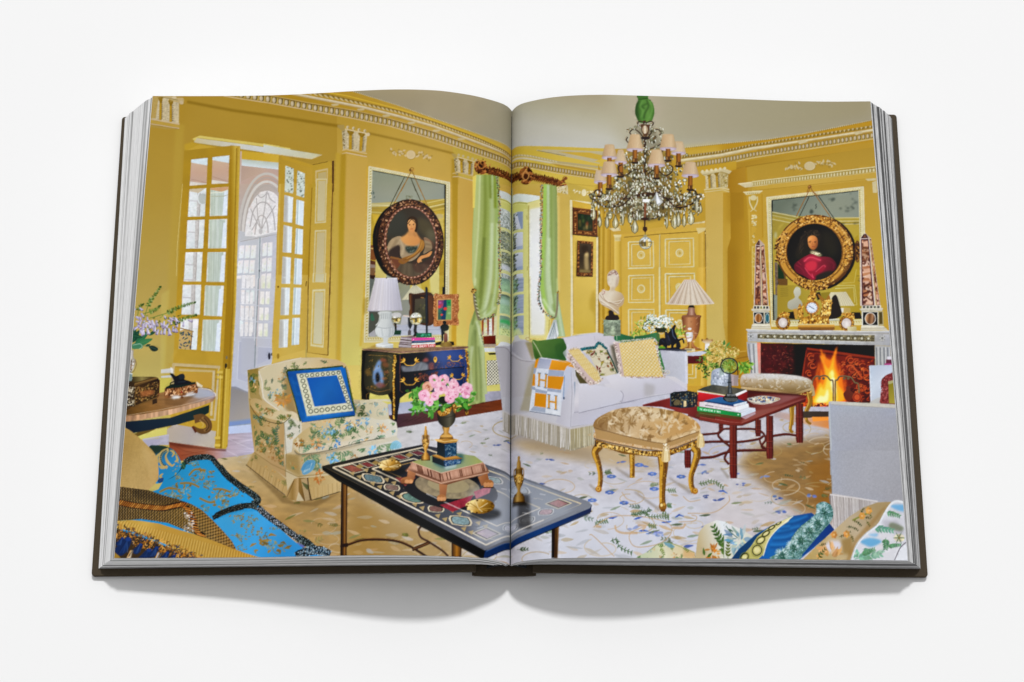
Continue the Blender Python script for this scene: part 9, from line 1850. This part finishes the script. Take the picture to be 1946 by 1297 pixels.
def board(name, x_in, corners):
    """a cover board: a thin slab with rounded outer corners, resting on its fore-edge"""
    t = .0032; s = 1 if corners[0][0] > 0 else -1
    (xt, yt), (xb, yb) = corners
    out = [(x_in, yb)]
    rr = .0022
    for cx, cy, a0 in ((xb - s * rr, yb + rr, -90), (xt - s * rr, yt - rr, 0)):
        for k in range(7):
            a = math.radians(a0 + k * 15); out.append((cx + s * rr * math.cos(a), cy + rr * math.sin(a)))
    out.append((x_in, yt))
    n = len(out)
    v = [(x, y, board_z(x)) for x, y in out] + [(x, y, board_z(x) + t) for x, y in out]
    f = [list(range(n))[::-1], list(range(n, 2 * n))] + [[i, (i + 1) % n, n + (i + 1) % n, n + i] for i in range(n)]
    if s < 0: f = [q[::-1] for q in f]
    o = mesh_obj(name, v, f, m_cover, book)
    bv = o.modifiers.new('edge', 'BEVEL'); bv.width = .0007; bv.segments = 3; bv.limit_method = 'ANGLE'; bv.angle_limit = math.radians(50)
    return o
board('cover_board', -.0235, ((-.2762, .1675), (-.2764, -.1658)))
board('cover_board', .0135, ((.2724, .1692), (.2733, -.1665)))

# spine: a shallow trough between the boards
prof = [(-.0262, .0088), (-.0245, .0072), (-.018, .0062), (-.005, .0058), (.008, .0062), (.0142, .0072), (.0158, .0088)]
ys = [-.1668, .1685]; v = []; f = []
for y in ys:
    for x, z in prof: v.append((x, y, z))
    for x, z in prof[::-1]: v.append((x, y, z + .0026))
n = len(prof) * 2
f = [list(range(n)), list(range(n, 2 * n))[::-1]] + [[i, n + i, n + (i + 1) % n, (i + 1) % n] for i in range(n)]
spine = mesh_obj('spine', v, f, m_cover, book)
# near-black strip standing in for the shade in the hollow under the gutter
prof2 = [(-.0165, .0120), (-.012, .0165), (-.0055, .0205), (-.001, .0205), (.0045, .0165), (.0095, .0120)]
v = [(x, y, z) for y in (-.1625, .160) for x, z in prof2] + [(x, y, z - .0012) for y in (-.1625, .160) for x, z in prof2]
k = len(prof2); f = []
for i in range(k - 1): f += [[i, i + 1, k + i + 1, k + i], [2 * k + i, 3 * k + i, 3 * k + i + 1, 2 * k + i + 1], [i, 2 * k + i, 2 * k + i + 1, i + 1], [k + i, k + i + 1, 3 * k + i + 1, 3 * k + i]]
f += [[0, k, 3 * k, 2 * k], [k - 1, 3 * k - 1, 4 * k - 1, 2 * k - 1][::1]]
mesh_obj('hollow_shade', v, f, m_hollow_shade, spine)

def sheet(pg, u, v):
    """point grid of the page surface, shape (len(v), len(u), 3)"""
    H, T = hermite(pg['head'], u), hermite(pg['tail'], u)
    Pn = T[None] + (H - T)[None] * v[:, None, None]
    d = np.abs(u) * .25
    Pn[..., 2] -= .0070 * np.exp(-(d / .0026) ** 1.1)[None]
    return Pn

def grid_faces(nu, nv, off=0, flip=False):
    j, i = np.meshgrid(np.arange(nv - 1), np.arange(nu - 1), indexing='ij')
    a = (j * nu + i + off).ravel(); q = np.stack([a, a + 1, a + nu + 1, a + nu], 1)
    return q[:, ::-1] if flip else q

def big_mesh(name, verts, faces, mat, parent):
    me = bpy.data.meshes.new(name)
    nv, nf = len(verts), len(faces)
    me.vertices.add(nv); me.vertices.foreach_set('co', verts.astype(np.float32).ravel())
    me.loops.add(nf * 4); me.loops.foreach_set('vertex_index', faces.astype(np.int32).ravel())
    me.polygons.add(nf); me.polygons.foreach_set('loop_start', np.arange(0, nf * 4, 4, dtype=np.int32))
    me.polygons.foreach_set('use_smooth', np.ones(nf, bool))
    me.update(calc_edges=True); me.materials.append(mat)
    return link(bpy.data.objects.new(name, me), parent)

ambient_gain = .913 / TABLE_ALBEDO          # light on a level sheet; ink values are reflectances
for side, pg in PAGES.items():
    s = -1 if side == 'left' else 1
    # page block: the stack of sheets under the open page, fanned out towards the cover
    NU, NV, NW = 90, 60, 48
    u = np.linspace(0, 1, NU) ** 1.3; vv = np.linspace(0, 1, NV); w = np.linspace(0, 1, NW)
    top = sheet(pg, u, vv); top[..., 2] -= .0007
    x0, xh, xt = pg['base']
    rs = np.random.default_rng(8 if s < 0 else 21)
    jit = np.convolve(rs.normal(0, 1, NW), [.3, .4, .3], 'same') * .00045; jit[0] = jit[-1] = 0
    jit2 = np.convolve(rs.normal(0, 1, NW), [.3, .4, .3], 'same') * .00035; jit2[0] = 0
    def base(uu, v_):
        xo = xt + (xh - xt) * v_
        x = x0 + (xo - x0) * uu
        y = -.1611 + .327 * v_
        z = .0010 + RISE * np.maximum(0, 1 - np.abs(x) / OUT) + .0034
        return np.stack([x, y + 0 * x, z], -1)
    def vol(ui, vi, wi):
        """ui, vi index arrays into u and vv; wi into w"""
        a = top[vi, ui]; bse = base(u[ui], vv[vi])
        p = a + (bse - a) * w[wi][..., None]
        bulge = np.sin(w[wi] * math.pi)
        p[..., 0] += np.where(ui == NU - 1, s * (jit[wi] + .0012 * bulge), 0)
        p[..., 1] += np.where(vi == 0, -jit2[wi], 0)
        return p
    V_, F_, UVc = [], [], []; off = 0
    def add(ui, vi, wi, uvx, uvy, flip):
        global off
        p = vol(ui, vi, wi); nv_, nu_ = ui.shape
        V_.append(p.reshape(-1, 3)); F_.append(grid_faces(nu_, nv_, off, flip)); UVc.append(np.stack([uvx, uvy], -1).reshape(-1, 2)); off += p.shape[0] * p.shape[1]
    U1, W1 = np.meshgrid(np.arange(NU), np.arange(NW)); Z = np.zeros_like(U1)
    add(U1, Z, W1, u[U1], w[W1], s > 0); add(U1, Z + NV - 1, W1, u[U1], w[W1] + 3, s < 0)            # tail and head of the block
    V1, W2 = np.meshgrid(np.arange(NV), np.arange(NW)); Z2 = np.zeros_like(V1)
    add(Z2 + NU - 1, V1, W2, 2 + vv[V1], w[W2], s > 0); add(Z2, V1, W2, 5 + vv[V1], w[W2], s < 0)     # fore-edge, back
    U3, V3 = np.meshgrid(np.arange(NU), np.arange(NV)); Z3 = np.zeros_like(U3)
    add(U3, V3, Z3, u[U3], 7 + vv[V3] * 0, s < 0); add(U3, V3, Z3 + NW - 1, u[U3], 9 + vv[V3] * 0, s > 0)  # top, bottom
    vt, fc, uvp = np.concatenate(V_), np.concatenate(F_), np.concatenate(UVc)
    blk = big_mesh('page_block', vt, fc, m_block[side], book)
    me = blk.data; lay = me.uv_layers.new(name='sheets')
    vi = np.empty(len(me.loops), np.int32); me.loops.foreach_get('vertex_index', vi)
    lay.data.foreach_set('uv', uvp[vi].astype(np.float32).ravel())
    bmm = bmesh.new(); bmm.from_mesh(me); bmesh.ops.remove_doubles(bmm, verts=bmm.verts, dist=1e-5); bmesh.ops.recalc_face_normals(bmm, faces=bmm.faces)
    for e in bmm.edges:
        if len(e.link_faces) == 2 and e.calc_face_angle(0) > .6: e.smooth = False
    bmm.to_mesh(me); bmm.free()
    # the printed sheet on top
    NU, NV = 640, 760
    u2 = np.linspace(0, 1, NU); v2 = np.linspace(0, 1, NV)
    G = sheet(pg, u2, v2)
    lh, lt = hermite(pg['lh'], u2), hermite(pg['lt'], u2)
    kh = 1 / 1.075                                   # the layout's own foreshortening from tail to head
    a = (v2 * kh)[:, None, None]; c = (1 - v2)[:, None, None]
    q = (lh[None] * a + lt[None] * c) / (a + c)
    fx = np.clip(q[..., 0] - PX0 - .5, 0, PW - 1.001); fy = np.clip(q[..., 1] - PY0 - .5, 0, PH - 1.001)
    ix, iy = fx.astype(int), fy.astype(int); fx = (fx - ix)[..., None]; fy = (fy - iy)[..., None]
    src = srgb_lin(np.clip(INK, 0, 1))
    ink = (src[iy, ix] * (1 - fx) + src[iy, ix + 1] * fx) * (1 - fy) + (src[iy + 1, ix] * (1 - fx) + src[iy + 1, ix + 1] * fx) * fy
    ink = np.clip(ink / ambient_gain, .002, .82)
    page = big_mesh('printed_page', G.reshape(-1, 3), grid_faces(NU, NV, 0, s < 0), m_page, blk)
    att = page.data.color_attributes.new('ink', 'FLOAT_COLOR', 'POINT')
    rgba = np.ones((NU * NV, 4), np.float32); rgba[:, :3] = ink.reshape(-1, 3)
    att.data.foreach_set('color', rgba.ravel())
    page['label'] = ('left' if s < 0 else 'right') + ' page of the printed photograph of a yellow drawing room, with ' + ('French doors, a floral armchair and a lacquer chest' if s < 0 else 'a chandelier, a white sofa and a lit fireplace')

# --- tabletop, light, camera
tt = mesh_obj('tabletop', [(-30, -30, 0), (30, -30, 0), (30, 30, 0), (-30, 30, 0)], [[0, 1, 2, 3]], m_table)
tt['kind'] = 'structure'; tt['label'] = 'plain white tabletop under the open book'; tt['category'] = 'tabletop'

wd = bpy.data.worlds.new('World'); sc.world = wd; wd.use_nodes = True
# added world glow, bright overhead and dim low down, shaped to deepen contact shade
AMB = .57
wn = wd.node_tree; bg = wn.nodes['Background']
tcw = wn.nodes.new('ShaderNodeTexCoord'); sx = wn.nodes.new('ShaderNodeVectorMath'); sx.operation = 'DOT_PRODUCT'; mr = wn.nodes.new('ShaderNodeMapRange'); mr.interpolation_type = 'SMOOTHSTEP'
LO, HI, DIM, TILT = .40, .86, .09, .16   # glow axis leans a little towards the back
mr.inputs['From Min'].default_value = LO; mr.inputs['From Max'].default_value = HI
AX = np.array([0, TILT, 1.0]) / math.hypot(TILT, 1)
zz, ph = np.meshgrid((np.arange(400) + .5) / 400, (np.arange(360) + .5) * math.pi / 180); st = np.sqrt(1 - zz * zz)
tt_ = np.clip((st * np.sin(ph) * AX[1] + zz * AX[2] - LO) / (HI - LO), 0, 1); fz = DIM + (1 - DIM) * tt_ * tt_ * (3 - 2 * tt_)
S = AMB / (2 * np.mean(fz * zz)); mr.inputs['To Min'].default_value = DIM * S; mr.inputs['To Max'].default_value = S
sx.inputs[1].default_value = tuple(AX); wn.links.new(tcw.outputs['Generated'], sx.inputs[0]); wn.links.new(sx.outputs['Value'], mr.inputs['Value']); wn.links.new(mr.outputs['Result'], bg.inputs['Strength'])
bg.inputs['Color'].default_value = (1, 1, 1, 1)
ld = bpy.data.lights.new('studio_lamp', 'AREA'); ld.shape = 'DISK'; ld.size = 1.7
dvec = np.array([.09, .58, 1.0]); dist = 18.0; pos = dvec / np.linalg.norm(dvec) * dist
lo = link(bpy.data.objects.new('studio_lamp', ld)); lo.location = pos
from mathutils import Vector
lo.rotation_euler = (-Vector(pos)).to_track_quat('-Z', 'Y').to_euler()
KEY = 1.141 - AMB
ld.energy = KEY * math.pi ** 2 * dist ** 2 / (pos[2] / dist) / 1.0

cd = bpy.data.cameras.new('camera'); cam = link(bpy.data.objects.new('camera', cd)); sc.camera = cam
cam.location = (0, -.52329, 1.43773); cam.rotation_euler = (math.radians(20), 0, 0)
cd.sensor_width = 36; cd.lens = 36 * 4250 / 1946; cd.clip_start = .05; cd.clip_end = 200
sc.view_settings.view_transform = 'Standard'; sc.view_settings.look = 'None'; sc.view_settings.exposure = 0; sc.view_settings.gamma = 1
sc.render.engine = 'CYCLES'; sc.cycles.use_denoising = True; sc.cycles.denoiser = 'OPENIMAGEDENOISE'; sc.cycles.denoising_input_passes = 'RGB_ALBEDO_NORMAL'; sc.cycles.max_bounces = 6
